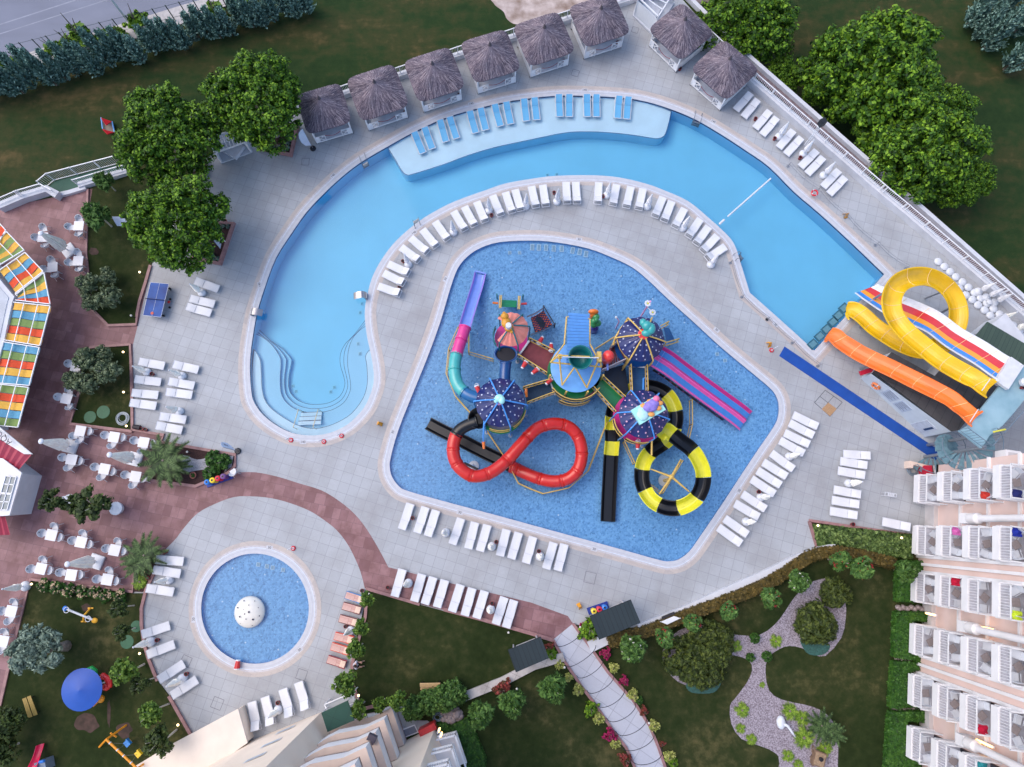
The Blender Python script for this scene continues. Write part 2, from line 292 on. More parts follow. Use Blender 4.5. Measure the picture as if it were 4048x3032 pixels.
M_walk=tiles('walk_slab',srgb((188,190,200)),srgb((198,200,210)),srgb((152,153,164)),1.15,1.5,R(-56),0,mort=.02,stain=srgb((166,166,176)),sf=.4)
struct('garden_walk',MB().prism([P(*p).to_2d() for p in WALK],.012,.012,sides=False),M_walk)
# coping rings
def ring(a,b,z,mb=None,m=0):
    mb=mb or MB(); k=len(a); return mb.add([(p.x,p.y,z) for p in a]+[(p.x,p.y,z) for p in b],[(i,k+i,k+(i+1)%k,(i+1)%k) for i in range(k)],m)
def bands(name,c1,c2,mort,w): return tiles(name,c1,c2,mort,w,w*.7,R(30),.5,mort=.01,stain=c2,sf=.5,nsc=.6)
MCOP=[S('coping_white',190,192,200,ns=3,na=.06),S('coping_grate',170,176,190,ns=20,na=.15),S('coping_line',206,222,240,ns=3),bands('coping_sand',srgb((176,168,166)),srgb((190,180,174)),srgb((168,158,156)),.6),bands('coping_grey',srgb((186,184,190)),srgb((198,194,198)),srgb((160,158,166)),.45),S('coping_joint',140,132,130,ns=8)]
for pl,nm in zip(POOLS,('river_coping','splash_coping','round_coping')):
    mb=MB(); ds=[0,.26,.29,.42,.45,.60,.74,.745,.93]; ms=[0,1,0,2,4,3,5,3]
    rs=[pl]+[offset(pl,x) for x in ds[1:]]
    for i in range(len(ds)-1): ring(rs[i],rs[i+1],.010,mb,ms[i])
    k=len(pl); mb.add([(p.x,p.y,.01) for p in pl]+[(p.x,p.y,-.05) for p in pl],[(i,(i+1)%k,k+(i+1)%k,k+i) for i in range(k)],0)
    struct(nm,mb,MCOP)
# basins
def basin(nm,pl,depth,mf,mw,band=.16,wallmat=None):
    k=len(pl); mb=MB(); mb.add([(p.x,p.y,-.05) for p in pl]+[(p.x,p.y,-.05-band) for p in pl]+[(p.x,p.y,-depth) for p in pl],[(i,(i+1)%k,k+(i+1)%k,k+i) for i in range(k)],0)
    mb.add([(p.x,p.y,-.05-band) for p in pl]+[(p.x,p.y,-depth) for p in pl],[(i,(i+1)%k,k+(i+1)%k,k+i) for i in range(k)],1)
    mb.f=[f for f in mb.f if True]; mb.prism(pl,-depth,-depth,2,sides=False); struct(nm+'_basin',mb,[M_navy,wallmat or mf,mf])
    ex=offset(pl,.03); struct(nm+'_water',MB().prism(ex,-depth-.3,-.07,sides=True,bottom=True),mw)
basin('river_pool',RIV,1.45,M_pool,M_water)
basin('splash_pool',SPL,.32,M_mos,M_shallow,band=.06,wallmat=S('splash_wall',130,180,225))
basin('round_pool',CIR,.32,M_mos,M_shallow,band=.06,wallmat=S('splash_wall',130,180,225))
# ledge with the blue loungers and the steps of the shallow end: raised floors with a dark edge tile
def inpool(px): return [P(*p).to_2d() for p in px]
def ledge(nm,pl,z,m,w=.05):
    mb=MB().prism(pl,-1.5,z,0); q=offset(pl,-w); ring(q,ccw([Vector(p) for p in pl]),z+.004,mb,1); struct(nm,mb,[m,M_navy])
inner=cr([(1530,578),(1560,625),(1585,668),(1605,685),(1632,682),(1750,645),(1850,608),(1950,578),(2050,556),(2150,535),(2225,520),(2300,514),(2400,517),(2500,527),(2575,539),(2605,541),(2628,531),(2640,505),(2650,468),(2657,433)],3,False)
outer=[p for p in RIVER[55:] ]
oi=[(1530,578),(1625,525),(1725,478),(1800,450),(1900,423),(2000,400),(2105,385),(2200,376),(2300,376),(2450,383),(2550,398),(2657,431)]
shelf=inpool([tuple(p) for p in inner])+inpool([tuple(p) for p in cr(oi,3,False)][::-1][1:-1])
ledge('tanning_ledge',shelf,-.28,M_shelf,.04)
Lc=[(995,1310),(1017,1318),(1060,1350),(1095,1400),(1100,1430),(1096,1500),(1105,1560),(1140,1600),(1190,1621),(1240,1625),(1300,1615),(1350,1585),(1375,1540),(1376,1500),(1366,1440),(1368,1380),(1385,1330),(1415,1295),(1450,1272)]
def arc_step(k,z):
    c=Vector((1225,1400)); ins=[Vector(p)+(c-Vector(p)).normalized()*k for p in Lc]; 
    if k: ins[0]=Vector((992,1310-k)); ins[-1]=Vector((1446,1272-k*1.1))
    ins=[tuple(p) for p in cr(ins,3,False)]
    rim=[(1446,1272-k),(1450,1325),(1465,1395),(1476,1460),(1477,1510),(1465,1555),(1440,1610),(1390,1665),(1340,1697),(1280,1717),(1215,1721),(1150,1710),(1090,1680),(1040,1640),(1010,1600),(995,1560),(988,1475),(990,1400),(992,1310-k)]
    rim=[tuple(p) for p in cr(rim,3,False)]
    q=[Vector((p[0]-1225,p[1]-1480)) for p in rim]; rim=[(1225+v.x*1.004,1480+v.y*1.004) for v in q]
    return inpool(ins+rim[1:-1])
ledge('pool_step',arc_step(36,0),-1.12,M_pool,.035); ledge('pool_step',arc_step(18,0),-.92,M_pool,.035); ledge('pool_step',arc_step(0,0),-.70,M_pool,.035)
bin_=[(996,1375),(1007,1388),(1022,1420),(1026,1470),(1030,1540),(1048,1590),(1090,1630),(1165,1675),(1225,1690),(1275,1685),(1330,1665),(1385,1630),(1430,1570),(1447,1510),(1445,1440),(1440,1405),(1452,1382),(1463,1375)]
rim=[(1463,1375),(1476,1460),(1477,1510),(1465,1555),(1440,1610),(1390,1665),(1340,1697),(1280,1717),(1215,1721),(1150,1710),(1090,1680),(1040,1640),(1010,1600),(995,1560),(988,1475),(996,1375)]
ledge('pool_bench',inpool([tuple(p) for p in cr(bin_,3,False)]+[tuple(p) for p in cr(rim,3,False)][1:-1]),-.42,M_shelf,.035)
for i,(a,b) in enumerate((((1190,1640),(1273,1636)),((1185,1656),(1271,1652)),((1180,1674),(1270,1670)))):
    p,q=P(*a,-.6+.1*i),P(*b,-.6+.1*i); struct('pool_stair',MB().beam(p,q,.3,.18).beam(p+Vector((0,.16,.1)),q+Vector((0,.16,.1)),.03,.03,1),[M_shelf,M_navy])
# ---------------- lawns, beds, curbs ----------------
def lawn(nm,px,m=None,z=.05,n=0,curb=None,soil=None):
    pl=[P(*p).to_2d() for p in px]; struct(nm,MB().prism(pl,-.04,z),m or M_grass)
def curb(px,w=.22,h=.16,label='',closed=False,white=False):
    pts=[P(*p).to_2d() for p in px]; k=len(pts); L=[];Rr=[]
    for i in range(k):
        a=pts[i-1] if i or closed else pts[i]; c=pts[(i+1)%k] if i<k-1 or closed else pts[i]; d=(c-a).normalized(); n=Vector((-d.y,d.x)); L.append(pts[i]+n*w/2); Rr.append(pts[i]-n*w/2)
    mb=MB(); E=k if closed else k-1
    for i in range(E):
        j=(i+1)%k; a,b,c,d=L[i],L[j],Rr[j],Rr[i]
        mb.add([(p.x,p.y,z) for z in (-.02,h) for p in (a,d,c,b)],[(4,5,6,7),(0,4,7,3),(1,2,6,5),(0,1,5,4),(3,7,6,2)],0)
    if white:
        n0=min(k-1,2)
    return tag(mb.build('garden_curb',[M_curb]),label,'curb',None)
L1=[(367,745),(520,690),(640,650),(800,640),(760,760),(700,850),(597,1050),(577,1120),(555,1190),(542,1283),(430,1288),(370,1225),(345,1050),(347,970),(350,850)]
L2=[(355,1376),(517,1364),(522,1500),(524,1698),(282,1676),(320,1535),(300,1450)]
F1=[(637,1748),(933,1798),(930,1842),(902,1870),(775,1922),(602,1900),(608,1875),(625,1800)]
F2=[(545,2157),(653,2170),(612,2265),(582,2320),(565,2340),(527,2338),(532,2230)]
L3=[(124,2290),(525,2345),(573,2345),(560,2403),(562,2468),(572,2543),(590,2603),(625,2690),(670,2750),(755,2900),(850,3120),(-200,3300),(-200,2900),(2,2793)]
L4=[(1450,2327),(1660,2390),(2100,2507),(2185,2532),(2235,2620),(2300,2717),(2350,2782),(2425,2892),(2470,2958),(2505,3040),(2530,3200),(1900,3300),(1722,2870),(1600,2785),(1540,2800),(1440,2800),(1415,2772),(1395,2700),(1390,2628),(1418,2530),(1440,2453),(1452,2380)]
L5=[(2268,2467),(2330,2480),(2530,2480),(2942,2296),(3105,2222),(3290,2172),(3560,2200),(3640,2240),(3620,3300),(2700,3300),(2630,3032),(2603,2953),(2568,2868),(2503,2768),(2453,2710),(2403,2653),(2333,2553)]
for px in (L1,L2,L3,L4,L5): lawn('lawn',px)
for px in (F1,F2): lawn('flower_bed',px,M_soil,.09)
PB=[(3200,2060),(3602,2118),(3602,2200),(3292,2157),(3228,2164)]; lawn('flower_bed',PB,M_soil,.09)
F3=[(1028,575),(1060,520),(1150,490),(1178,500),(1153,616),(1100,608),(1030,590)]; F4=[(770,880),(925,888),(873,1043),(760,1022)]; F5=[(760,640),(815,630),(812,690),(790,715),(750,720)]
for px in (F3,F4,F5): lawn('flower_bed',px,M_soil,.12)
curb([(597,1050),(577,1120),(555,1190),(545,1240),(541,1284),(430,1288),(368,1225)],label='red stone curb round the tip of the lawn by the ping pong table')
curb([(350,750),(347,880),(344,1000),(352,1080)],w=.16,label='thin red curb between the upper cafe terrace and the long lawn')
curb([(357,1374),(517,1363),(523,1500),(526,1700),(650,1720),(638,1745)],label='red curb of the olive lawn running beside the white loungers')
curb([(320,1535),(300,1600),(281,1676),(525,1706)],label='red curb under the two putting greens beside the cafe tables')
curb(F1,label='red stone edging of the bed with the palm and gravel patch',closed=True)
curb([(545,2156),(655,2170)],label='short red curb on the upper side of the palm bed left of the round pool')
curb([(655,2170),(612,2265),(580,2330),(562,2403),(562,2468),(572,2543),(590,2603),(625,2690)],label='curved red curb behind the loungers left of the round pool')
curb([(670,2750),(755,2900)],label='straight red curb between play lawn and beige annex')
curb([(540,2160),(527,2338),(124,2289),(60,2540),(2,2793)],label='red curb between the lower cafe terrace and the play lawn')
curb([(1447,2325),(1660,2388)],label='short red curb at the left end of the lounger row on red paving')
curb([(1755,2408),(1900,2446),(2100,2503),(2187,2530)],w=.26,label='long red curb below the lounger row on red paving')
curb([(1452,2340),(1445,2440),(1418,2530),(1392,2628),(1396,2700),(1420,2778)],label='red curb behind the small coloured loungers')
curb([(1440,2800),(1545,2772)],label='short red curb above the curved balconies of the beige building')
curb([(2187,2530),(2235,2619),(2300,2715),(2350,2780),(2425,2890),(2475,2955),(2510,3035),(2530,3110)],w=.2,label='red curb along the left side of the arched garden walk')
curb([(2265,2465),(2330,2553),(2400,2653),(2452,2712),(2502,2768),(2567,2868),(2602,2953),(2630,3035),(2650,3110)],w=.2,label='red curb along the right side of the arched garden walk')
curb([(3197,2057),(3603,2116)],w=.2,label='red curb on the upper side of the ivy bed near the hotel'); curb([(3197,2060),(3228,2164)],w=.2,label='short red curb at the pointed left end of the ivy bed')
curb([(1178,500),(1153,617),(1028,590)],w=.3,h=.35,label='raised red edging of the soil bed beside the first thatched cabana')
curb([(770,880),(927,888),(874,1045),(760,1024)],w=.3,h=.35,label='raised red edging of the square soil bed right of the lowest big tree')
curb([(815,640),(812,692),(790,718)],w=.25,h=.35,label='raised red edging of the small bed between the two left big trees')
# gravel garden in the right lawn
GR=[(3290,2290),(3338,2370),(3342,2440),(3325,2520),(3262,2592),(3215,2585),(3170,2562),(3120,2553),(3080,2565),(3035,2600),(3025,2660),(3040,2730),(3090,2765),(3180,2785),(3240,2805),(3290,2850),(3312,2930),(3310,3040),(3320,3200),(3050,3200),(3080,3020),(3062,2975),(3010,2950),(2930,2920),(2890,2860),(2885,2790),(2905,2760),(2950,2700),(2972,2650),(2960,2610),(2900,2590),(2885,2600),(2840,2650),(2800,2700),(2740,2712),(2680,2695),(2630,2640),(2620,2570),(2660,2510),(2710,2480),(2790,2468),(2860,2500),(2920,2510),(3000,2510),(3060,2470),(3100,2420),(3140,2360),(3190,2310),(3240,2290)]
struct('gravel_bed',MB().prism(cr([P(*p).to_2d() for p in GR],2),.0,.062),M_gravel)
struct('gravel_bed',MB().prism(cr([Q('02',x,y).to_2d() for x,y in [(1450,600),(1560,635),(1650,625),(1660,700),(1560,720),(1440,740),(1410,690)]],3),.0,.11),S('pale_pebbles',160,158,164,ns=14,na=.35,bump=.8))
struct('gravel_bed',MB().prism([Q('02',x,y).to_2d() for x,y in [(1780,600),(1850,605),(1835,690),(1780,730)]],.0,.11),S('pale_pebbles',160,158,164))
# boundary strip on the right: brown service strip
struct('service_strip',MB().prism([P(*p).to_2d() for p in [(2700,-60),(2985,300),(3557,818),(4100,1300),(4300,1500),(4300,1380),(4100,1215),(3640,818),(2945,205),(2760,-60)]],-.03,.02),mat('grit',srgb((104,92,98)),col2=srgb((134,120,124)),ns=3,detail=9,rough=.95,bump=.3))
for c,r in ((('02',820,258),50),(('02',715,298),46),(('03',1080,545),40),(('03',1008,668),47)):
    p=Q(*c); s=r/100*1.04; mb=MB().lathe([(s,.0),(s,.065),(s*.97,.068)],(p.x,p.y,0),20); tag(mb.build('putting_green',S('artificial_turf',34,92,62,ns=8),base=p),['round green putting mat with white rim in the olive lawn','smaller round green putting mat touching a stone in the olive lawn','upper round green mat by the curb of the play lawn','lower round green mat in the play lawn'][[50,46,40,47].index(r)],'putting mat','round green putting mats')
for i,px in enumerate(([(2715,2700),(2790,2680),(2845,2660),(2848,2700),(2820,2735),(2760,2740),(2722,2730)],[(3165,2520),(3270,2540),(3268,2575),(3230,2590),(3185,2578)])):
    struct('dark_ground_cover',MB().prism(cr([P(*p).to_2d() for p in px],3),.0,.14),S('sedum',44,86,78,ns=9,na=.35,bump=.6))
# ---------------- sun loungers ----------------
M_sling=S('white_mesh_sling',218,219,224,ns=25,na=.05,rough=.6,bump=.05)
M_frame=S('white_metal_frame',205,208,216,rough=.35,ns=5,na=.05)
M_blue=S('blue_mesh_sling',92,164,208,ns=22,na=.08,rough=.55); M_pillow=S('cream_pillow',216,214,206,ns=12)
def lounger(raised=.35,blue=False,name='sun_lounger'):
    t=thing(name,'lounger','sun lounger'); w=.31; sw=.052 if blue else .02; L=1.0; z=.32; hx=.28   # foot at -x, head at +x
    f=MB()
    for s in (-1,1):
        f.beam((-L,s*w,z-.02),(L*.96,s*w,z-.02),.045,.05); f.beam((-L+.2,s*w,0),(-L+.2,s*w,z),.045); f.beam((L-.3,s*w,0),(L-.3,s*w,z),.045)
        if raised>.2: f.tube([(hx+.1,s*(w+.03),z),(hx+.35,s*(w+.05),z+.02),(L*.98,s*(w-.02),z-.05)],.018,5)
    f.beam((-L,-w,z-.02),(-L,w,z-.02),.045); f.beam((L*.96,-w,z-.03),(L*.96,w,z-.03),.045); f.beam((L*.75,-w,z-.05),(L*.75,w,z-.05),.03)
    f.build('frame',M_frame,t)
    s=MB(); n=6; xs=[-L+.02+(hx+L)*i/n for i in range(n+1)]; s.add([(x,y*(w-sw),z+.015+.02*math.sin(i*.9)-.012*(y==0)) for i,x in enumerate(xs) for y in (-1,0,1)],[(i*3+j,i*3+3+j,i*3+4+j,i*3+1+j) for i in range(n) for j in (0,1)]); s.add([(x,y*(w-sw),z-.01) for x in (xs[0],xs[-1]) for y in (-1,1)],[(0,1,3,2)]); s.build('sling_seat',M_blue if blue else M_sling,t)
    b=MB(); l=.70; dx,dz=l*math.cos(raised),l*math.sin(raised); pts=[]
    for i in range(5):
        u=i/4; x=hx+.02+dx*u; zz=z+.02+dz*u+.03*math.sin(u*PI); pts+=[(x,-(w-sw),zz),(x,0,zz-.01),(x,w-sw,zz)]
    b.add(pts,[(i*3+j,i*3+3+j,i*3+4+j,i*3+1+j) for i in range(4) for j in (0,1)])
    for y in (-1,1): b.tube([(hx,y*(w-.01),z+.01),(hx+dx+.02,y*(w-.01),z+.02+dz)],.018,5)
    b.tube([(hx+dx+.02,-(w-.01),z+.02+dz),(hx+dx+.02,w-.01,z+.02+dz)],.018,5)
    b.m=[0]*8+[1]*(len(b.f)-8); b.build('backrest',[M_blue if blue else M_sling,M_frame],t)
    if not blue:
        p=MB(); p.box((hx+.03,0,z+.028),(.03,w*1.9,.02)); p.build('hinge_strap',M_frame,t)
    return t
LA=lounger(.62); LB=lounger(.18); LC=lounger(.42,True)
LB.name='sun_lounger'; LC.name='sun_lounger'
def put_l(proto,t,foot,head,label,group,sc=None,z=0):
    a,b=Q(t,*foot,.3+z),Q(t,*head,.3+z); m=(a+b)/2; rz=math.atan2(b.y-a.y,b.x-a.x)+RND.uniform(-.03,.03)
    return place(proto,(m.x,m.y,z),rz,label,group,sc)
def lrow(proto,t,data,row,group,start=0,total=None,words=None):
    n=total or len(data)
    for i,(f,h) in enumerate(data):
        put_l(proto,t,f,h,(words or 'white lounger, {o} of {n} from the left {r}').format(o=ORD[start+i],n=n,r=row),group)
G1='white loungers in the arc between the two big pools'; R1='curving between the big pools'
a1=[((998,766),(1165,822)),((1040,665),(1195,738)),((1078,590),(1232,662)),((1175,460),(1315,560)),((1252,385),(1380,497)),((1345,322),(1450,450)),((1445,262),(1540,392)),((1592,180),(1675,318)),((1675,145),(1753,283)),((1773,105),(1835,250)),((1898,58),(1960,198)),((1997,30),(2050,180)),((2075,8),(2118,162))]
a2=[((205,1480),(236,1640)),((290,1468),(318,1632)),((475,1447),(485,1608)),((553,1447),(562,1608)),((737,1450),(722,1610)),((875,1465),(843,1625)),((987,1480),(950,1643)),((1085,1500),(1045,1655))]
a3=[((1237,65),(1178,215)),((1310,100),(1248,247)),((1408,155),(1333,300)),((1530,240),(1443,372)),((1595,300),(1503,430)),((1665,370),(1553,490)),((1730,455),(1585,545))]
lrow(LA,'11',a1,R1,G1,0,28); lrow(LA,'20',a2,R1,G1,13,28); lrow(LA,'21',a3,R1,G1,21,28)
G2='white loungers along the upper right fence'; R2='along the upper right fence'
W2='white lounger heading the upper right fence, {o} of {n} from the upper left'
lrow(LB,'20',[((1818,872),(1932,740)),((1877,927),(1990,793))],R2,G2,0,10,W2)
lrow(LB,'30',[((83,1018),(203,880)),((138,1072),(258,930)),((270,1170),(387,1035)),((328,1227),(450,1087)),((445,1325),(570,1192)),((497,1378),(622,1245)),((620,1480),(747,1350)),((668,1538),(797,1403))],R2,G2,2,10,W2)
G3='white loungers left of the shallow pool end'
lrow(LB,'01',[((1730,785),(1545,722)),((1695,905),(1505,860)),((1668,975),(1480,925))],'',G3,0,3,'white lounger right of the ping pong table, {o} of {n} from the top')
lrow(LB,'01',[((1300,1392),(1103,1360)),((1270,1522),(1073,1497)),((1248,1625),(1050,1605))],'',G3,0,4,'white lounger beside the olive lawn curb, {o} of {n} from the top')
lrow(LB,'02',[((1235,208),(1033,185))],'',G3,3,4,'white lounger beside the olive lawn curb, {o} of {n} from the top')
lrow(LB,'01',[((1570,1425),(1373,1380)),((1535,1550),(1338,1515)),((1518,1625),(1318,1597))],'',G3,0,5,'white lounger nearer the shallow pool end, {o} of {n} from the top')
lrow(LB,'02',[((1468,320),(1270,290)),((1440,400),(1240,365))],'',G3,3,5,'white lounger nearer the shallow pool end, {o} of {n} from the top')
G4='white loungers round the round pool'; W4='white sun lounger left of the round pool, {o} from the top of {n}'
lrow(LB,'02',[((1450,1442),(1238,1420)),((1430,1535),(1213,1505))],'',G4,0,7,W4)
lrow(LB,'03',[((1375,275),(1160,243)),((1342,540),(1127,608)),((1380,684),(1168,772)),((1457,838),(1257,970)),((1556,962),(1362,1097))],'',G4,2,7,W4)
lrow(LA,'03',[((1995,1160),(2030,1355)),((2100,1120),(2145,1312))],'',G4,0,4,'white lounger with raised back below the round pool, {o} of {n} from left')
lrow(LA,'13',[((240,1055),(295,1250)),((365,1000),(420,1195))],'',G4,2,4,'white lounger with raised back below the round pool, {o} of {n} from left')
lrow(LB,'13',[((1178,108),(1126,297)),((1335,145),(1278,337)),((1422,170),(1363,358)),((1515,192),(1458,383)),((1638,228),(1578,418)),((1733,255),(1675,450)),((1832,278),(1768,470)),((1985,325),(1923,520)),((2062,350),(2003,545))],'on the red paving row','white loungers on the red paving')
G5='white loungers below the splash pool'
lrow(LB,'12',[((1240,990),(1183,1178)),((1363,1018),(1300,1205)),((1445,1045),(1385,1230)),((1645,1110),(1578,1293)),((1755,1140),(1703,1328)),((1850,1160),(1798,1348)),((2003,1195),(1955,1388)),((2100,1220),(2043,1410))],'below the splash pool',G5,0,11)
lrow(LB,'22',[((210,1255),(163,1443)),((375,1298),(320,1490)),((458,1312),(413,1503))],'below the splash pool',G5,8,11)
G6='white loungers right of the splash pool'; W6='white lounger right of the splash pool, {o} of {n} from the top'
lrow(LB,'32',[((393,285),(570,368)),((365,350),(537,437)),((328,425),(500,512)),((292,490),(457,578)),((222,590),(377,702)),((158,660),(323,762)),((115,725),(273,832)),((65,795),(228,898))],'',G6,0,12,W6)
lrow(LB,'22',[((1878,912),(2040,1018)),((1820,985),(1985,1083)),((1738,1103),(1897,1222)),((1688,1173),(1847,1293))],'',G6,8,12,W6)
lrow(LB,'32',[((788,587),(987,605)),((765,647),(960,677)),((745,722),(945,757)),((712,872),(912,908)),((698,952),(898,990)),((683,1037),(883,1077))],'',"white loungers on the open deck by the hotel",0,6,'white sun lounger on the open deck before the hotel, {o} from the top of {n}')
for k in range(5): put_l(LB,'32',(1078,1120+k*0),(1320,1170),['white sun lounger at the bottom of the stack by the hotel wall','second white sun lounger from the ground in the stack by the hotel wall','middle white sun lounger in the stack by the hotel wall','fourth white sun lounger from the ground in the stack by the hotel wall','topmost white sun lounger of the stack by the hotel wall'][k],'stacked white loungers',z=k*.14)
b=[((1345,1215),(1275,1048)),((1420,1180),(1355,1012)),((1530,1125),(1475,952)),((1612,1100),(1553,928)),((1763,1055),(1712,883)),((1842,1030),(1798,860)),((1955,1000),(1912,830)),((2037,985),(2002,810)),((2162,960),(2142,785))]
WB='blue mesh lounger standing in the shallow water ledge, {o} from the left of {n}'; GB='blue loungers on the tanning ledge'
def brow(t,data,st):
    for i,(f,h) in enumerate(data): put_l(LC,t,f,h,WB.format(o=ORD[st+i],n=16),GB,z=-.22)
brow('10',b,0); brow('20',[((243,950),(225,778)),((425,925),(418,752)),((503,925),(497,752)),((642,925),(640,752)),((715,925),(715,754)),((880,940),(897,762)),((952,945),(968,770))],9)
# small coloured loungers of wood and plastic
def kid_lounger(col,nm):
    t=thing('plastic_lounger','x','sun lounger'); mc=S(nm,*col,rough=.4,ns=4); f=MB(); f.box((0,0,.22),(1.5,.62,.1)); 
    for x in (-.6,.6):
        for y in (-.25,.25): f.box((x,y,.085),(.08,.08,.17))
    f.box((.5,0,.29),(.5,.66,.05)); f.build('frame',mc,t)
    c=MB(); c.box((-.22,0,.30),(1.0,.5,.07)); c.build('cushion',tiles('striped_cushion_'+nm,srgb((206,160,150)),srgb((222,190,180)),srgb((170,120,112)),2.0,.085,0,0,mort=.012,sf=.1) ,t)
    c=MB(); c.box((.5,0,.36),(.42,.5,.07),taper=.95); c.build('head_cushion',S('peach_cushion',226,196,176,ns=9,na=.1),t)
    return t
KL=[((740,300),(865,338),(70,130,190),'blue_plastic','blue framed lounger with peach cushion half under the topmost small tree'),((715,385),(845,420),(112,58,58),'brown_plastic','brown framed lounger with peach cushion, upper of the brown pair'),((688,485),(820,517),(112,58,60),'brown_plastic','brown framed lounger with peach cushion just above the umbrella base'),((650,622),(785,657),(214,74,50),'orange_plastic','orange framed lounger directly below the closed umbrella'),((625,707),(757,742),(214,74,50),'orange_plastic','lower orange framed lounger above the crimson one'),((590,808),(730,848),(142,30,52),'crimson_plastic','crimson framed lounger, lowest of the coloured ones')]
for f,h,c,nm,lab in KL:
    put_l(kid_lounger(c,nm),'13',f,h,lab,'coloured loungers right of the round pool',sc=.95)
# ---------------- closed umbrellas ----------------
M_canvas=S('cream_canvas',250,243,234,ns=5,na=.12,rough=.85); M_canvas2=S('grey_canvas',232,232,236,ns=5,na=.12,rough=.85)
M_baseW=S('white_plastic_base',212,216,224,rough=.4,ns=4,na=.04)
def folded(mb,z0,z1,r,n=26,seed=0,twist=.0):
    rd=random.Random(seed); k=11; vs=[]; ph=[rd.uniform(.75,1.15) for _ in range(n)]
    for i in range(k):
        u=i/(k-1); prof=(1-u)**.75*.9+.12; prof*=(1 if u>.08 else .82)
        for j in range(n):
            a=2*PI*j/n+twist*u; w=1 if j%2 else .9; q=prof*r*(w*ph[j] if u<.92 else .8); vs.append((q*math.cos(a),q*math.sin(a),z0+(z1-z0)*u+(.05*ph[j] if i==0 else 0)))
    mb.add(vs,[(i*n+j,i*n+(j+1)%n,(i+1)*n+(j+1)%n,(i+1)*n+j) for i in range(k-1) for j in range(n)]+[tuple(range((k-1)*n,k*n))])
def umbrella(seed,mat_c,r=.24,z0=.75,z1=2.25):
    t=thing('closed_umbrella','x','umbrella')
    MB().lathe([(.33,0),(.34,.10),(.32,.22),(.25,.30),(.10,.34),(.06,.36)],n=20).build('base',M_baseW,t,smooth=True)
    MB().tube([(0,0,.35),(0,0,z1+.1)],.028,8).build('pole',M_frame,t)
    m=MB(); folded(m,z0,z1,r,seed=seed); m.build('folded_canopy',mat_c,t)
    m=MB().lathe([(.05,0),(.07,.03),(.045,.07),(.01,.10)],(0,0,z1+.02),10); m.build('finial',M_baseW,t,smooth=True)
    m=MB().lathe([(r*.78,-.02),(r*.8,.03)],(0,0,z0+.42),16); m.build('tie_strap',mat_c,t)
    return t
U1=umbrella(1,M_canvas2); U2=umbrella(2,M_canvas,.27); 
def put_u(proto,t,base,label,sc=1): 
    p=Q(t,*base,.15); return place(proto,(p.x,p.y,0),RND.uniform(0,6),label,'closed umbrellas on round white bases',sc)
for i,(t,b_) in enumerate((('11',(1228,590)),('11',(1585,335)),('11',(1865,165)),('11',(2158,130)),('20',(403,1592)),('20',(800,1542)),('20',(1117,1632)),('21',(1400,302)),('21',(1622,590)))):
    put_u(U1,t,b_,'closed grey umbrella between the big pools, %s of nine from the left'%ORD[i],1.0)
for i,b_ in enumerate(((275,1078),(466,1215),(628,1385))): put_u(U1,'30',b_,'closed grey umbrella among the fence loungers, %s from the upper left of three'%ORD[i])
for t,b_,l in (('01',(1595,815),'closed cream umbrella above the pair of loungers by the ping pong table'),('01',(1162,1442),'closed cream umbrella between loungers beside the olive lawn curb'),('01',(1440,1472),'closed cream umbrella in the lounger column nearer the shallow pool, upper one'),('02',(1418,252),'closed cream umbrella in the lounger column nearer the shallow pool, lower one'),('02',(1335,1585),'closed cream umbrella between the upper loungers left of the round pool'),('03',(1190,667),'closed cream umbrella left of the round pool beside the lower green mat'),('03',(1443,962),'closed cream umbrella between the two lowest loungers left of the round pool'),('13',(200,1205),'closed cream umbrella among the raised loungers below the round pool'),('13',(775,577),'closed cream umbrella between the brown and orange loungers'),('13',(1228,205),'closed cream umbrella at the left of the red paving row'),('13',(1880,412),'closed cream umbrella at the right of the red paving row'),('12',(1524,1212),'closed cream umbrella below the splash pool, first from the left of three'),('12',(1888,1320),'closed cream umbrella below the splash pool, second from the left of three'),('22',(270,1400),'closed cream umbrella below the splash pool, third from the left of three'),('32',(357,610),'closed cream umbrella right of the splash pool, topmost of three'),('32',(130,932),'closed cream umbrella right of the splash pool, middle of three'),('22',(1900,1125),'closed cream umbrella right of the splash pool, lowest of three'),('32',(828,822),'closed cream umbrella on the open deck before the hotel'),('03',(200,228),'closed cream umbrella with a round base at the lower cafe terrace')): put_u(U2,t,b_,l,1.12 if t=='03' else 1.0)
# big folded market umbrellas
def big_umb(seed):
    t=thing('market_umbrella','x','umbrella')
    MB().box((0,0,.09),(1.02,1.02,.18)).box((0,0,.19),(.9,.9,.03)).build('base',M_baseW,t)
    MB().tube([(0,0,.15),(0,0,3.75)],.045,8).build('pole',M_frame,t)
    m=MB(); folded(m,.95,3.62,.52,30,seed,.2); m.build('folded_canopy',S('ecru_canvas',252,240,230,ns=3,na=.12,rough=.9),t)
    m=MB().lathe([(.2,0),(.21,.04),(.17,.1),(.04,.14)],(0,0,3.62),18); m.build('cap',M_baseW,t,smooth=True)
    return t
U3=big_umb(5)
for t,b_,rz,l in (('01',(545,482),.7,'large closed umbrella over the upper cafe tables'),('02',(560,530),-.25,'large closed umbrella nearest the red corrugated roof'),('02',(1068,630),-.25,'large closed umbrella in the middle of the cafe terrace'),('02',(762,1440),-.3,'large closed umbrella between the lower cafe tables')):
    p=Q(t,*b_,.1); place(U3,(p.x,p.y,0),rz,l,'large closed umbrellas on square bases')
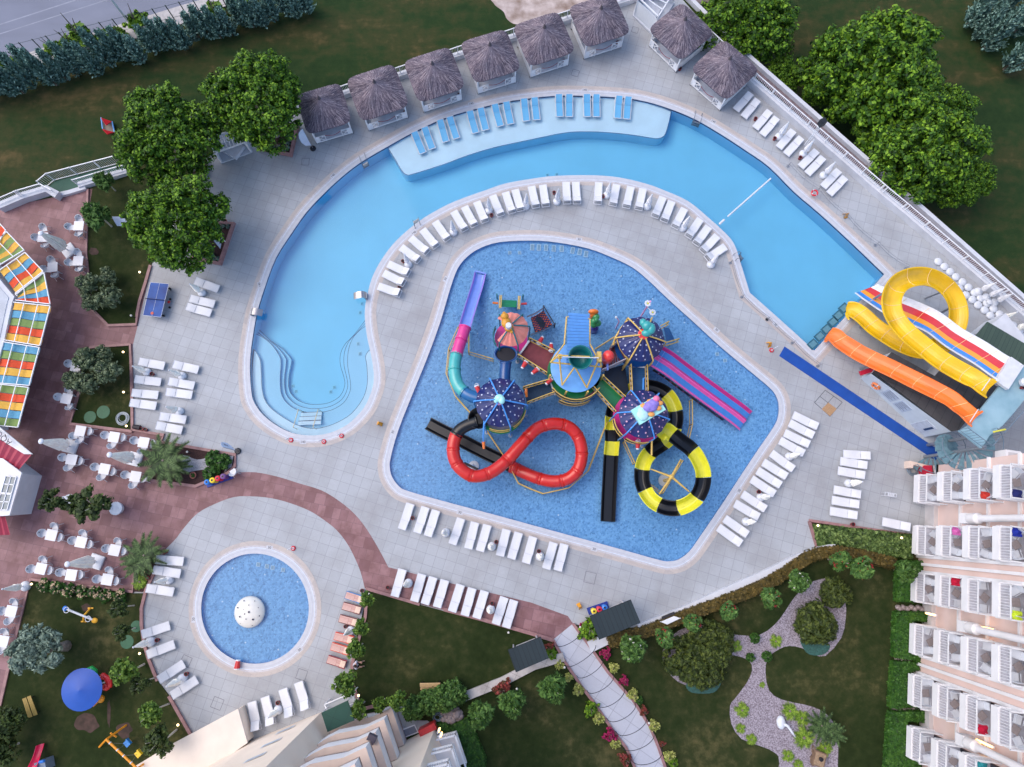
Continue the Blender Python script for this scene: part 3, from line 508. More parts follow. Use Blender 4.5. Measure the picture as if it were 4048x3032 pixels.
# ---------------- red pots (ash bins) ----------------
M_pot=S('dark_red_pot',128,30,38,rough=.45,ns=6); M_dark=S('dark_inside',24,18,24,ns=5)
pot=thing('ash_pot','x','ash pot'); MB().lathe([(.10,0),(.15,.3),(.15,.32),(.125,.32),(.11,.24)],n=14).build('pot',M_pot,pot,smooth=False); MB().lathe([(.12,.245),(.0,.25)],n=12).build('ash_sand',M_dark,pot)
POTS=[('11',(1187,568),'beside the first umbrella base between the big pools'),('11',(1886,205),'below the eighth to eleventh loungers of the arc'),('11',(1160,772),'against the leftmost lounger of the arc'),('20',(380,1527),'left of the fifth umbrella of the arc'),('20',(767,1555),'between a lounger and the sixth umbrella of the arc'),('20',(1971,942),'between the first two pairs of fence loungers'),('30',(238,1098),'beside the first umbrella of the fence row'),('30',(440,1250),'beside the second umbrella of the fence row'),('01',(1207,1457),'beside the umbrella at the olive lawn curb'),('02',(1122,392),'left of a pair near the dark barrel'),('02',(1153,397),'right of a pair near the dark barrel'),('02',(1313,1363),'at the palm bed corner above the round pool loungers'),('03',(1175,165),'in the palm bed left of the round pool'),('03',(1247,653),'right of the umbrella beside the green mats'),('03',(1478,920),'above the lowest umbrella left of the round pool'),('13',(200,1147),'above the umbrella below the round pool'),('13',(865,262),'above the blue plastic lounger'),('13',(735,545),'below the lower brown lounger'),('13',(1068,238),'at the left end of the red paving row'),('13',(1890,363),'above the right umbrella of the red paving row'),('12',(1264,1095),'right of the first lounger below the splash pool'),('12',(1924,1283),'above the second umbrella below the splash pool'),('22',(260,1357),'above the third umbrella below the splash pool'),('22',(1995,888),'above the middle umbrella right of the splash pool'),('32',(855,1145),'above the ivy bed'),('10',(768,1037),'at the right front corner of the first cabana'),('10',(1203,893),'at the right front corner of the second cabana'),('10',(1632,752),'at the right front corner of the third cabana'),('10',(2060,620),'at the right front corner of the fourth cabana'),('20',(462,488),'at the right front corner of the fifth cabana'),('20',(880,342),'at the right front corner of the sixth cabana'),('20',(1375,546),'at the front corner of the seventh cabana'),('01',(1785,250),'above the square soil bed')]
for t,p_,l in POTS:
    p=Q(t,*p_,.15); place(pot,(p.x,p.y,0),0,'small dark red ash pot '+l,'red ash pots')
# ---------------- cafe tables and chairs ----------------
tb=thing('cafe_table','x','table'); MB().box((0,0,.735),(.8,.8,.035)).build('tabletop',S('white_laminate',220,220,226,ns=2,na=.03,rough=.4),tb)
for sx in (-1,1):
    for sy in (-1,1): MB().beam((sx*.33,sy*.33,0),(sx*.34,sy*.34,.72),.045).build('leg',M_frame,tb)
ch=thing('cafe_chair','x','chair')   # faces +x
m=MB(); n=9; vs=[]
for i in range(n+1):
    a=-PI*.62+i/n*PI*1.24
    for r,z in ((.0,.45),(.20,.44),(.27,.50),(.30,.70 if abs(a)<1.2 else .62),(.31,.72 if abs(a)<1.2 else .63)):
        x=-r*math.cos(a)*1.02; y=r*math.sin(a)*.98; zz=z+(.12*max(0,math.cos(a)) if r>.28 else 0); vs.append((x,y,zz))
m.add(vs,[(i*5+j,i*5+5+j,i*5+6+j,i*5+1+j) for i in range(n) for j in range(4)]); m.build('shell',S('grey_white_wicker',214,216,222,ns=40,na=.12,rough=.5,bump=.2),ch)
MB().box((.07,0,.445),(.36,.44,.025)).build('seat',S('grey_white_wicker',214,216,222),ch)
MB().box((-.255,0,.66),(.012,.05,.13)).build('handle_hole',M_dark,ch)
rim_=MB(); rim_.tube([(-.31*math.cos(-PI*.62+i/12*PI*1.24)*1.02,.31*math.sin(-PI*.62+i/12*PI*1.24)*.98,.73+.10*max(0,math.cos(-PI*.62+i/12*PI*1.24))-.1*(abs(i-6)>4)) for i in range(13)],.016,5); rim_.build('arm_rim',M_frame,ch)
for sx,sy in ((1,1),(1,-1),(-1,1),(-1,-1)): MB().beam((sx*.28,sy*.27,0),(sx*.15,sy*.18,.45),.028).build('leg',M_frame,ch)
TB=[('01',(622,285),0,[(630,235),(553,295),(627,348)],'at the upper right of the cafe terrace by the lawn'),('01',(338,375),0,[(345,303),(290,380),(355,415)],'under the top of the large upper umbrella'),('01',(617,562),0,[(620,502),(553,578),(630,622)],'beside the base of the large upper umbrella'),('01',(415,612),6,[(410,560),(355,630),(437,672)],'nearest the striped awning'),('01',(600,1398),-8,[(552,1378),(600,1440)],'half hidden under the olive trees'),
('02',(525,152),-12,[(470,140),(548,93),(545,192)],'left of the putting green lawn'),('02',(633,407),-8,[(712,412),(597,440),(635,478)],'just below the putting green lawn corner'),('02',(900,456),-8,[(840,442),(967,460),(888,518)],'second from the left in the top cafe row'),('02',(1135,498),-8,[(1070,484),(1197,505),(1128,555)],'rightmost in the top cafe row'),('02',(565,633),-8,[(505,618),(630,645),(548,690)],'leftmost in the middle cafe row'),('02',(825,708),-10,[(760,693),(885,726),(808,764)],'second from the left in the middle cafe row'),('02',(1070,768),-8,[(1000,755),(1133,780),(1058,828)],'rightmost in the middle cafe row'),
('02',(405,1230),-10,[(343,1215),(433,1170),(468,1245)],'leftmost below the row of potted trees'),('02',(640,1286),-10,[(583,1273),(660,1228),(696,1298)],'second below the row of potted trees'),('02',(905,1350),-10,[(850,1336),(935,1285),(973,1355)],'third below the row of potted trees'),('02',(322,1496),-10,[(255,1497),(345,1430),(390,1507)],'left of the large lower umbrella'),('02',(562,1546),-6,[(487,1525),(636,1544)],'right under the large lower umbrella'),('02',(847,1582),-8,[(778,1577),(868,1517),(908,1590)],'right of the large lower umbrella by the lawn curb'),('03',(88,427),-8,[(115,358),(25,423),(77,497)],'upper one left of the play lawn'),('03',(22,665),-8,[(40,602),(15,730)],'lower one left of the play lawn')]
SH=['by the upper lawn edge','under the tip of the upper market umbrella','beside the upper market umbrella base','nearest the striped awning','half hidden under the olive trees','left of the putting lawn','below the putting lawn corner','second in the top cafe row','furthest right in the top cafe row','leftmost in the middle cafe row','second in the middle cafe row','furthest right in the middle cafe row','leftmost below the potted trees','second below the potted trees','third below the potted trees','left of the large lower umbrella','right under the large lower umbrella','by the lower lawn curb','upper of two left of the play lawn','lower of two left of the play lawn']
for ti,(t,c,rz,chs,l) in enumerate(TB):
    p=Q(t,*c,.74); place(tb,(p.x,p.y,0),R(rz),'square white cafe table '+l,'square white cafe tables')
    for k,q in enumerate(chs):
        v=Q(t,*q,.55); d=Vector((p.x-v.x,p.y-v.y)); ang=math.atan2(d.y,d.x); 
        side=['right','upper','left','lower'][int(((math.degrees(math.atan2(-d.y,-d.x))+45)%360)//90)]
        if d.length<.62: v=Vector((p.x,p.y,0))-Vector((d.x,d.y,0)).normalized()*.62
        place(ch,(v.x,v.y,0),ang,'white cafe chair %s the table %s'%({'right':'right of','left':'left of','upper':'above','lower':'below'}[side],SH[ti]),'white chairs round the cafe tables')
# ---------------- thatched cabanas ----------------
def thatch_mat():
    m,t,b=node_mat('thatch'); nd,lk=t.nodes.new,t.links.new; b.inputs['Roughness'].default_value=.95; b.inputs['Specular IOR Level'].default_value=.1
    g=nd('ShaderNodeNewGeometry'); r=nd('ShaderNodeValToRGB'); lk(g.outputs['Random Per Island'],r.inputs[0]); e=r.color_ramp.elements
    e[0].color=(*srgb((78,73,86)),1); e[1].color=(*srgb((188,180,188)),1); k=e.new(.5); k.color=(*srgb((118,111,124)),1); k=e.new(.84); k.color=(*srgb((146,138,146)),1)
    tc=nd('ShaderNodeTexCoord'); n=nd('ShaderNodeTexNoise'); n.inputs['Scale'].default_value=1.1; n.inputs['Detail'].default_value=4; lk(tc.outputs['Object'],n.inputs['Vector'])
    r2=nd('ShaderNodeValToRGB'); r2.color_ramp.elements[0].position=.35; r2.color_ramp.elements[1].position=.65; r2.color_ramp.elements[0].color=(.86,.86,.90,1); r2.color_ramp.elements[1].color=(1.16,1.08,1.05,1); lk(n.outputs['Fac'],r2.inputs[0])
    m2=nd('ShaderNodeMix'); m2.data_type='RGBA'; m2.blend_type='MULTIPLY'; m2.inputs[0].default_value=1; lk(r.outputs[0],m2.inputs[6]); lk(r2.outputs[0],m2.inputs[7]); lk(m2.outputs[2],b.inputs['Base Color']); return m
M_th=thatch_mat()
def cabana(seed,closed=False):
    t=thing('thatched_cabana','x','cabana'); rd=random.Random(seed); a=1.72; ez=2.25; ap=3.75; hw=2.12
    MB().box((0,0,.14),(a*2,a*2-.3,.12)).build('floor',S('grey_white_deck_boards',196,200,210,ns=3,na=.07),t)
    for sx in (-1,1):
        for sy in (-1,1): q=MB(); q.box((sx*a,sy*(a-.15),ez/2+.05),(.11,.11,ez-.1)); q.box((sx*a,sy*(a-.15),.06),(.15,.15,.12),m=1); q.build('post',[M_white,M_dark],t)
    m=MB(); y=-(a-.1)
    for x in (-a,-a+.92,a-.92,a): m.box((x,y,.5),(.07,.07,.9))
    m.box((0,y,.17),(2*a,.07,.1))
    for x0 in (-a,a-.92):
        m.box((x0+.46,y,.92),(.92,.07,.06)); m.beam((x0+.04,y,.2),(x0+.88,y,.88),.05); m.beam((x0+.04,y,.88),(x0+.88,y,.2),.05); 
    m.build('front_rail',M_white,t)
    m=MB(); 
    for x0 in (-a,a-.42): m.box((x0+.21,y-.0,.55),(.4,.03,.7))
    for sx in (-1,1): m.box((sx*a,0,.5),(.05,2*a-.5,.75))
    m.box((0,a-.15,.6),(2*a,.05,1.0)); m.build('side_panel',M_white,t)
    m=MB(); m.tube([(-.78+1.56*i/8,y,.86-.28*math.sin(PI*i/8)) for i in range(9)],.022,5); m.build('barrier_rope',S('red_rope',150,36,52),t)
    m=MB(); m.box((-.55,.35,.42),(1.1,1.9,.3)); m.box((.6,.5,.42),(.9,1.5,.3)); m.build('daybed',S('white_cushion',206,210,220,ns=3,na=.08),t)
    # roof: square with round corners, sagging hips, straw strands laid over a body
    def edge(an):
        c,s=math.cos(an),math.sin(an); k=7.0; return hw/((abs(c)**k+abs(s)**k)**(1/k))
    n=56; vs=[]; rows=9
    for i in range(rows):
        u=i/(rows-1)
        for j in range(n):
            an=2*PI*j/n; r=edge(an)*(1-u); zz=ez+(ap-ez)*(u**.92)-.10*math.sin(PI*u); vs.append((r*math.cos(an),r*math.sin(an),zz))
    body=MB().add(vs,[(i*n+j,i*n+(j+1)%n,(i+1)*n+(j+1)%n,(i+1)*n+j) for i in range(rows-1) for j in range(n)])
    und=[(edge(2*PI*j/n)*.96*math.cos(2*PI*j/n),edge(2*PI*j/n)*.96*math.sin(2*PI*j/n),ez-.16) for j in range(n)]
    body.add(vs[:n]+und,[(j,n+j,n+(j+1)%n,(j+1)%n) for j in range(n)]); body.add(und,[tuple(range(n))[::-1]])
    for q in range(5200):
        an=rd.uniform(0,2*PI); E=edge(an); u0=rd.random()**1.0; L=rd.uniform(.25,.6); r0=E*(1-u0*.97); r1=min(r0+L,E*.998); w=rd.uniform(.005,.014)
        def pt(r,dz): u=1-r/E; u=max(0,u); zz=ez+(ap-ez)*(u**.92)-.10*math.sin(PI*u)+dz; return zz
        da=rd.uniform(-.06,.06)/max(.6,r0); c0,s0=math.cos(an),math.sin(an); c1,s1=math.cos(an+da),math.sin(an+da)
        z0,z1=pt(r0,.02),pt(r1,rd.uniform(.02,.045))
        body.add([(r0*c0-s0*w,r0*s0+c0*w,z0),(r1*c1-s1*w,r1*s1+c1*w,z1),(r1*c1+s1*w,r1*s1-c1*w,z1),(r0*c0+s0*w,r0*s0-c0*w,z0)],[(0,1,2,3)])
    body.build('thatched_roof',M_th,t)
    m=MB(); m.lathe([(.20,-.12),(.13,.05),(.08,.22),(.03,.36)],(0,0,ap-.04),9); m.build('roof_peak',S('thatch_tip',84,76,82,ns=20,na=.3),t)
    return t
CB=cabana(3)
CAB=[('10',[(395,748),(690,662),(785,955),(370,1075)],'first from the left, half under a big tree'),('10',[(728,640),(1135,512),(1238,820),(840,960)],'second from the left'),('10',[(1178,500),(1565,370),(1680,690),(1310,805)],'third from the left'),('10',[(1625,350),(2015,235),(2120,540),(1750,655)],'fourth from the left'),('20',[(42,213),(428,95),(548,400),(180,525)],'fifth from the left'),('20',[(480,70),(880,-45),(980,245),(610,375)],'sixth from the left, cut by the top edge'),('20',[(1355,15),(1657,275),(1395,490),(1137,215)],'seventh, turned diagonally beside the white pergola'),('20',[(1690,305),(2003,570),(1770,805),(1465,530)],'eighth, last one beside the fence loungers')]
for i,(t,c,l) in enumerate(CAB):
    w=[Q(t,*p,2.25) for p in c]; ctr=sum(w,Vector())/4; e=(w[1]-w[0]) + (w[2]-w[3]); rz=math.atan2(e.y,e.x)
    sc=((w[1]-w[0]).length+(w[2]-w[3]).length+(w[3]-w[0]).length+(w[2]-w[1]).length)/4/4.15
    o=place(CB,(ctr.x,ctr.y,0),rz,'thatched cabana with white rails, '+l,'thatched cabanas along the upper fence'); o.scale=(sc,sc,1)
# white open pergola cabana at the top
def pergola(name,label,q,t,h=2.3,slats=5):
    w=[Q(t,*p,0) for p in q]; c=sum(w,Vector())/4; th=thing(name,label,'pergola',c)
    MB().prism([p.to_2d() for p in w],0,.16).build('floor',S('grey_white_deck_boards',196,200,210),th)
    for i,p in enumerate(w): p2=c+(p-c)*.92; MB().beam((p2.x,p2.y,.1),(p2.x,p2.y,h),.1).build('post',M_white,th)
    m=MB(); w2=[c+(p-c)*.92+Vector((0,0,h)) for p in w]
    for i in range(4): m.beam(w2[i],w2[(i+1)%4],.09,.12)
    for i in range(1,slats): k=i/slats; m.beam(w2[0].lerp(w2[1],k)+Vector((0,0,.08)),w2[3].lerp(w2[2],k)+Vector((0,0,.08)),.07,.06)
    m.build('roof_frame',M_white,th)
    m=MB(); 
    for i in (0,1,3): a_,b_=c+(w[i]-c)*.9,c+(w[(i+1)%4]-c)*.9; m.beam(a_+Vector((0,0,1.0)),b_+Vector((0,0,1.0)),.03,1.8)
    m.build('curtain',S('white_curtain',222,226,232,ns=6,na=.06,xs=(6,6,.3)),th)
    m=MB().box((c.x,c.y,.4),(1.6,1.3,.35),R(-30)); m.build('daybed',S('white_cushion',206,210,220),th)
    return th
pergola('white_pergola','open white pergola with curtains between the sixth and seventh cabanas',[(1000,130),(1040,-10),(1330,30),(1165,290)],'20')
pergola('white_pergola','small white slatted cabana under the two big trees at the left',[(1700,1180),(1960,1100),(2000,1205),(1750,1295)],'00',h=1.6,slats=9)
# ---------------- foliage ----------------
def leafm(name,dark,mid,light,rough=.6,ns=2.3):
    m,t,b=node_mat(name); nd,lk=t.nodes.new,t.links.new; b.inputs['Roughness'].default_value=rough; b.inputs['Specular IOR Level'].default_value=.3
    g=nd('ShaderNodeNewGeometry'); tc=nd('ShaderNodeTexCoord'); n=nd('ShaderNodeTexNoise'); n.inputs['Scale'].default_value=ns; n.inputs['Detail'].default_value=3; n.inputs['Roughness'].default_value=.6; lk(tc.outputs['Object'],n.inputs['Vector'])
    mx=nd('ShaderNodeMix'); mx.inputs[0].default_value=.38; lk(n.outputs['Fac'],mx.inputs[2]); lk(g.outputs['Random Per Island'],mx.inputs[3])
    r=nd('ShaderNodeValToRGB'); lk(mx.outputs[0],r.inputs[0]); e=r.color_ramp.elements; e[0].position=.27; e[1].position=.73; e[0].color=(*srgb(dark),1); e[1].color=(*srgb(light),1); k=e.new(.5); k.color=(*srgb(mid),1)
    lk(r.outputs[0],b.inputs['Base Color'])
    if 'Transmission Weight' in b.inputs: pass
    return m
LM=dict(big=leafm('bright_leaves',(20,44,8),(58,98,16),(130,168,40)),small=leafm('citrus_leaves',(40,66,22),(72,104,32),(118,146,56)),dark=leafm('dark_leaves',(30,44,18),(50,68,26),(82,98,42)),  # bright_leaves: near-black gaps and yellow highlights of the crown are put into the colour
 olive=leafm('olive_leaves',(52,66,42),(84,100,70),(128,140,108)),grey=leafm('silver_olive_leaves',(66,84,72),(104,124,110),(146,164,146)),con=leafm('blue_conifer_needles',(58,86,76),(106,142,132),(166,198,184)),juni=leafm('juniper_needles',(30,42,14),(54,68,24),(94,106,42)),
 ole=leafm('oleander_leaves',(36,62,24),(62,96,38),(104,138,66)),palm=leafm('palm_leaves',(28,46,20),(54,78,38),(92,116,66)),aga=leafm('cycad_leaves',(58,88,20),(104,136,36),(156,180,70)),hedge=leafm('box_hedge_leaves',(26,54,16),(44,84,24),(74,112,40)),
 brown=leafm('bronze_hedge_leaves',(52,46,18),(82,70,30),(116,96,46)),yel=leafm('pale_bougainvillea',(104,120,52),(160,168,84),(222,216,140)),mag=leafm('magenta_bougainvillea',(60,50,30),(150,20,80),(196,44,110)),red=leafm('coral_bougainvillea',(60,66,30),(120,56,50),(176,76,70)),
 wf=leafm('white_blossom',(200,196,190),(224,220,214),(240,238,232)),rf=leafm('red_blossom',(130,30,36),(160,44,50),(186,60,60)),cf=leafm('cream_blossom',(176,150,120),(206,182,150),(226,206,178)),ivy=leafm('ivy_leaves',(34,54,22),(72,96,44),(124,146,82)),gar=leafm('garden_shrub_leaves',(40,72,14),(84,122,24),(140,172,44)))
M_bark=S('grey_bark',120,110,100,ns=9,na=.3,bump=.5,rough=.9); M_barkw=S('whitewashed_bark',196,188,176,ns=9,na=.15,bump=.3)
def leaf(mb,c,n,s,rd,asp=1.0,m=0,up=None):
    n=Vector(n).normalized(); a=Vector((rd.gauss(0,1),rd.gauss(0,1),rd.gauss(0,1))) if up is None else Vector(up)
    x=n.cross(a); x=x.normalized() if x.length>1e-5 else Vector((1,0,0)); y=n.cross(x).normalized()
    c=Vector(c); x*=s*.5; y*=s*.5*asp; mb.add([c-y,c+x,c+y,c-x],[(0,1,2,3)],m)
def clump(mb,c,r,n,s,rd,asp=1.5,m=0,up=.5):
    for _ in range(n):
        d=Vector((rd.gauss(0,1),rd.gauss(0,1),rd.gauss(0,1)+up)).normalized(); k=rd.random()**.5
        leaf(mb,(c[0]+d.x*r*k,c[1]+d.y*r*k,c[2]+d.z*r*k*.9),d+Vector((rd.gauss(0,.45),rd.gauss(0,.45),rd.gauss(0,.3)+.3)),s*rd.uniform(.6,1.3),rd,asp,m)
def crown(mb,c,R3,nc,per,cr_,s,seed,rag=.16,asp=1.5,lobes=5,m=0,low=-.35):
    rd=random.Random(seed); lb=[(rd.uniform(0,2*PI),rd.uniform(.1,1)) for _ in range(lobes)]
    for i in range(nc):
        z=rd.uniform(low,1); a=rd.uniform(0,2*PI); q=math.sqrt(max(0,1-z*z)); k=1+rag*math.sin(a*3+seed)+rd.uniform(-rag,rag)*.9+rag*.6*math.sin(a*7+z*5)
        if rd.random()<.22: k*=rd.uniform(.5,.85)
        p=(c[0]+R3[0]*q*math.cos(a)*k,c[1]+R3[1]*q*math.sin(a)*k,c[2]+R3[2]*z*k); clump(mb,p,cr_*rd.uniform(.6,1.25),per,s,rd,asp,m)
def trunk(mb,base,top,r0,r1,limbs=0,seed=0,spread=1.0):
    rd=random.Random(seed); b,t=Vector(base),Vector(top); mid=b.lerp(t,.5)+Vector((rd.uniform(-.1,.1),rd.uniform(-.1,.1),0))
    mb.tube([b,b.lerp(mid,.5),mid,t],[r0*1.3,r0,(r0+r1)/2,r1],8)
    for i in range(limbs):
        a=2*PI*i/limbs+rd.uniform(-.4,.4); s=mid.lerp(t,rd.uniform(0,.8)); e=t+Vector((math.cos(a)*spread,math.sin(a)*spread,rd.uniform(.3,1.2))); mb.tube([s,s.lerp(e,.5)+Vector((0,0,.15)),e],[r1*.9,r1*.6,r1*.25],6)
# --- big ficus trees
def big_tree(seed,hz=4.9):
    t=thing('leafy_tree','x','tree'); m=MB(); trunk(m,(0,0,0),(0,0,3.2),.3,.2,6,seed,1.9); m.build('trunk',M_barkw,t,smooth=True)
    m=MB(); crown(m,(0,0,hz),(3.45,3.45,2.8),620,46,.40,.155,seed,rag=.13,asp=1.7); crown(m,(0,0,hz-.2),(2.6,2.6,2.1),130,50,.6,.22,seed+9,rag=.1); m.build('crown',LM['big'],t); return t
BT=[big_tree(11),big_tree(12)]
def put_t(proto,t,px,zc,label,group=None,sc=1,rz=None):
    p=Q(t,*px,zc); o=place(proto,(p.x,p.y,0),RND.uniform(0,6.28) if rz is None else rz,label,group); 
    o.scale=(sc,)*3 if not isinstance(sc,tuple) else sc
    if zc<0: o.location.z=zc-4.7*sc
    return o
G_='big bright green trees'
put_t(BT[0],'00',(2025,805),4.9,'big round tree furthest right of the left group, over the first cabana',G_,.97)
put_t(BT[1],'00',(1315,1085),4.9,'big round tree at the far left above the white ramp railing',G_,.97)
put_t(BT[0],'01',(1420,270),4.5,'big round tree lowest of the left group, over the square soil bed',G_,.93,2.0)
put_t(BT[1],'20',(1850,200),-.6,'big bright tree at the top edge behind the last cabanas',G_,1.12,1.0)
for q,sc,l in (((1000,640),1.28,'big bright tree behind the right wall, upper one of the large pair'),((1345,1200),1.14,'big bright tree behind the right wall, lower one of the large pair')): put_t(BT[0 if sc>1.25 else 1],'30',q,-.6,l,G_,sc*1.12)
put_t(BT[1],'30',(1500,960),-.8,'bright tree crown on the field side between the large pair',G_,.8,4); put_t(BT[0],'30',(1690,1420),-1.4,'smaller bright tree at the lower right of the large pair',G_,.66,3)
put_t(BT[0],'30',(640,690),-1.4,'lower bright tree at the left foot of the large pair',G_,.5,5)
put_t(BT[1],'30',(300,600),-1.6,'small bright tree squeezed between the last cabana and the wall',G_,.42,5)
# --- blue conifers
def conifer(seed,h=2.9,r=.8):
    t=thing('blue_conifer','x','conifer'); MB().tube([(0,0,0),(0,0,h*.85)],[.07,.02],6).build('trunk',M_bark,t)
    rd=random.Random(seed); m=MB()
    for i in range(170):
        u=rd.random()**.85; z=.25+u*(h-.3); rr=r*(1-u*.78)*rd.uniform(.5,1.1); a=rd.uniform(0,2*PI); b=Vector((math.cos(a)*rr*.35,math.sin(a)*rr*.35,z-.15)); e=Vector((math.cos(a)*rr,math.sin(a)*rr,z+.32+.2*rd.random()))
        for k in range(13):
            w=k/12; p=b.lerp(e,w); d=(e-b).normalized(); sd=Vector((rd.gauss(0,1),rd.gauss(0,1),rd.gauss(0,.6))); leaf(m,p+sd*.035,sd.cross(d)+Vector((0,0,.5)),.13*(1.25-w*.6),rd,2.0,0,up=d)
    m.build('crown',LM['con'],t); return t
CF=[conifer(1),conifer(2),conifer(3)]
for i in range(30):
    u=i/29; x=-35+u*1255; y=400-u*352-14*math.sin(i*1.7)-(8 if i%2 else 0)-30*math.sin(u*PI)*0; p=P(x,y,0)
    o=place(CF[i%3],(p.x,p.y,0),RND.uniform(0,6),'blue green conifer in the roadside hedge, %s of 30 from the left'%ORD[i],'blue green conifers of the roadside hedge'); o.scale=(1.25,1.25,RND.uniform(.95,1.25)*(1.0+.2*(u<.4)))
for i,(x,y,s) in enumerate(((1830,120,1.7),(1975,300,1.7),(1900,210,1.4),(2140,470,1.8),(2200,190,2.0),(2050,60,1.6))):
    p=Q('30',x,y,-3.0); o=place(CF[i%3],(p.x,p.y,-4.5),i,'blue green conifer in the top right corner, %s of six from the left'%ORD[sorted([1830,1975,1900,2140,2200,2050]).index(x)],'blue green conifers in the top right corner',s*1.0)
# --- generic bushes and small trees
def bush(name,lm,r,h,n,per,leafs,seed,stem=0,flowers=None,fn=0,asp=1.5,cat='bush',rag=.12,zc=None,cl=.3):
    t=thing(name,'x',cat); zc=zc or (stem+h/2)
    m=MB(); trunk(m,(0,0,0),(0,0,max(.15,zc-h*.1)),.05 if stem else .03,.035,3,seed,r*.4); m.build('trunk' if stem else 'stem',M_barkw if stem else M_bark,t)
    m=MB(); crown(m,(0,0,zc),(r*.86,r*.86,h/2),n,per,r*cl,leafs,seed,rag=rag,asp=asp,low=-.5); crown(m,(0,0,zc),(r*.5,r*.5,h*.3),max(6,n//4),per,r*cl,leafs*1.2,seed+3,rag=.1,asp=asp); m.build('crown' if stem else 'foliage',LM[lm],t)
    if flowers:
        rd=random.Random(seed); m=MB()
        for i in range(fn):
            z=rd.uniform(0,1); a=rd.uniform(0,2*PI); q=math.sqrt(1-z*z); p=(q*math.cos(a)*r*.95,q*math.sin(a)*r*.95,zc+h/2*z*1.02)
            for _ in range(7): leaf(m,(p[0]+rd.gauss(0,.03),p[1]+rd.gauss(0,.03),p[2]+.03+rd.gauss(0,.02)),(rd.gauss(0,.4),rd.gauss(0,.4),1),.075,rd,1.0)
        m.build('blossom',LM[flowers],t)
    return t
STR=[bush('small_tree','small',.62,1.0,60,26,.13,i+20,stem=1.9,cat='tree',rag=.2) for i in (0,1)]
ST2=bush('small_tree','dark',.62,1.0,60,26,.13,31,stem=1.9,cat='tree',rag=.2)
def bl(proto,t,data,zc,rad,group):
    for x,y,r,l in data:
        k=r/2/52/rad; o=put_t(proto,t,(x,y),zc,l,group); o.scale=(k,k,max(.7,min(1.2,k)))
g='small trees round the play lawn and round pool'
bl(ST2,'03',[(925,410,58,'dark small tree with white trunk beside the seesaw'),(935,595,52,'dark small tree with white trunk between the two green mats')],2.4,.62,g)
bl(STR[0],'03',[(1005,895,84,'bright small tree with white trunk left of the lounger pair'),(1210,1225,74,'bright small tree above the swing seats')],2.4,.62,g)
bl(ST2,'03',[(1095,1010,60,'dark small tree right of the red spiral play panel'),(1270,1440,86,'dark small tree beside the beige annex wall')],2.4,.62,g)
bl(STR[1],'13',[(893,335,52,'small tree touching the blue plastic lounger'),(850,557,56,'small tree beside the umbrella and the brown lounger'),(815,725,62,'small tree beside the orange loungers'),(750,990,78,'small tree below the seated person'),(830,1205,62,'small tree touching the green canopy'),(997,1180,50,'small tree behind the top curved balcony, middle of three'),(1145,1130,64,'small tree behind the top curved balcony, rightmost of three')],2.3,.62,g)
OL=[bush('oleander_tree','ole',.68,1.15,60,26,.17,41,stem=1.3,asp=2.6,cat='tree',rag=.14),bush('oleander_tree','ole',.62,1.0,55,24,.15,42,stem=1.5,flowers='rf',fn=22,asp=2.4,cat='tree'),bush('oleander_tree','ole',.68,1.1,60,24,.16,43,stem=1.2,flowers='wf',fn=20,asp=2.4,cat='tree')]
bl(OL[0],'13',[(1800,1235,80,'fluffy green oleander tree right of the boulders'),(2050,1150,80,'fluffy green oleander tree below the diagonal low wall')],1.9,.68,'oleander trees')
bl(OL[0],'23',[(370,1030,84,'fluffy green oleander tree left of the arched walk')],1.9,.68,'oleander trees')
bl(OL[2],'23',[(1000,720,84,'white flowering oleander tree right of the larger kiosk')],1.9,.68,'oleander trees'); bl(OL[2],'33',[(440,195,70,'white flowering oleander tree above the gravel bed tip')],1.9,.68,'oleander trees')
bl(OL[1],'23',[(1258,635,62,'red flowering small tree left of the heart shaped juniper'),(1478,520,60,'red flowering small tree above the heart shaped juniper'),(1765,430,60,'red flowering small tree below the bronze hedge, third from the left'),(2085,320,68,'red flowering small tree below the bronze hedge, fourth from the left')],2.0,.62,'oleander trees')
bl(OL[1],'32',[(755,1430,66,'red flowering small tree by the bend of the bronze hedge'),(905,1490,78,'larger red flowering small tree near the hotel lawn corner')],2.0,.62,'oleander trees')
bl(OL[0],'32',[(1310,1520,68,'pale green small tree against the first box hedge of the hotel')],2.2,.68,'oleander trees')
JN=bush('juniper_bush','juni',1.3,1.4,190,56,.13,51,asp=2.6,rag=.08,cl=.24); 
bl(JN,'33',[(735,285,110,'round juniper at the upper tip of the gravel bed'),(572,530,146,'large round juniper in the middle of the gravel bed loop')],.9,1.3,'junipers on the gravel bed')
t=thing('heart_shaped_juniper','large heart shaped juniper topiary on the left gravel island','bush',Q('23',1530,780,0)); m=MB(); b0=t.location
for i,(x,y,r) in enumerate(((1600,700,170),(1420,790,150),(1560,830,170),(1660,650,110),(1480,860,120))):
    p=Q('23',x,y,.9); crown(m,(p.x,p.y,.8),(r/2/50*.9,r/2/50*.9,.75),150,52,.28,.13,60+i,rag=.06,asp=2.6,low=-.3)
m.build('foliage',LM['juni'],t); m=MB(); m.tube([b0,b0+Vector((0,0,.7))],.1,6); m.build('stem',M_bark,t)
BB=bush('box_ball','hedge',.4,.7,60,26,.09,71,rag=.03,cl=.25)
bl(BB,'23',[(1967,640,38,'clipped box ball at the upper fork of the gravel path'),(1937,793,33,'clipped box ball on the left of the gravel neck'),(2064,785,38,'clipped box ball on the right of the gravel neck'),(1053,1132,30,'clipped box ball beside the arched walk flowers')],.35,.4,'clipped box balls')
TH_=bush('thuja_bush','ole',1.0,1.6,130,32,.13,75,rag=.12,asp=1.6,cl=.26)
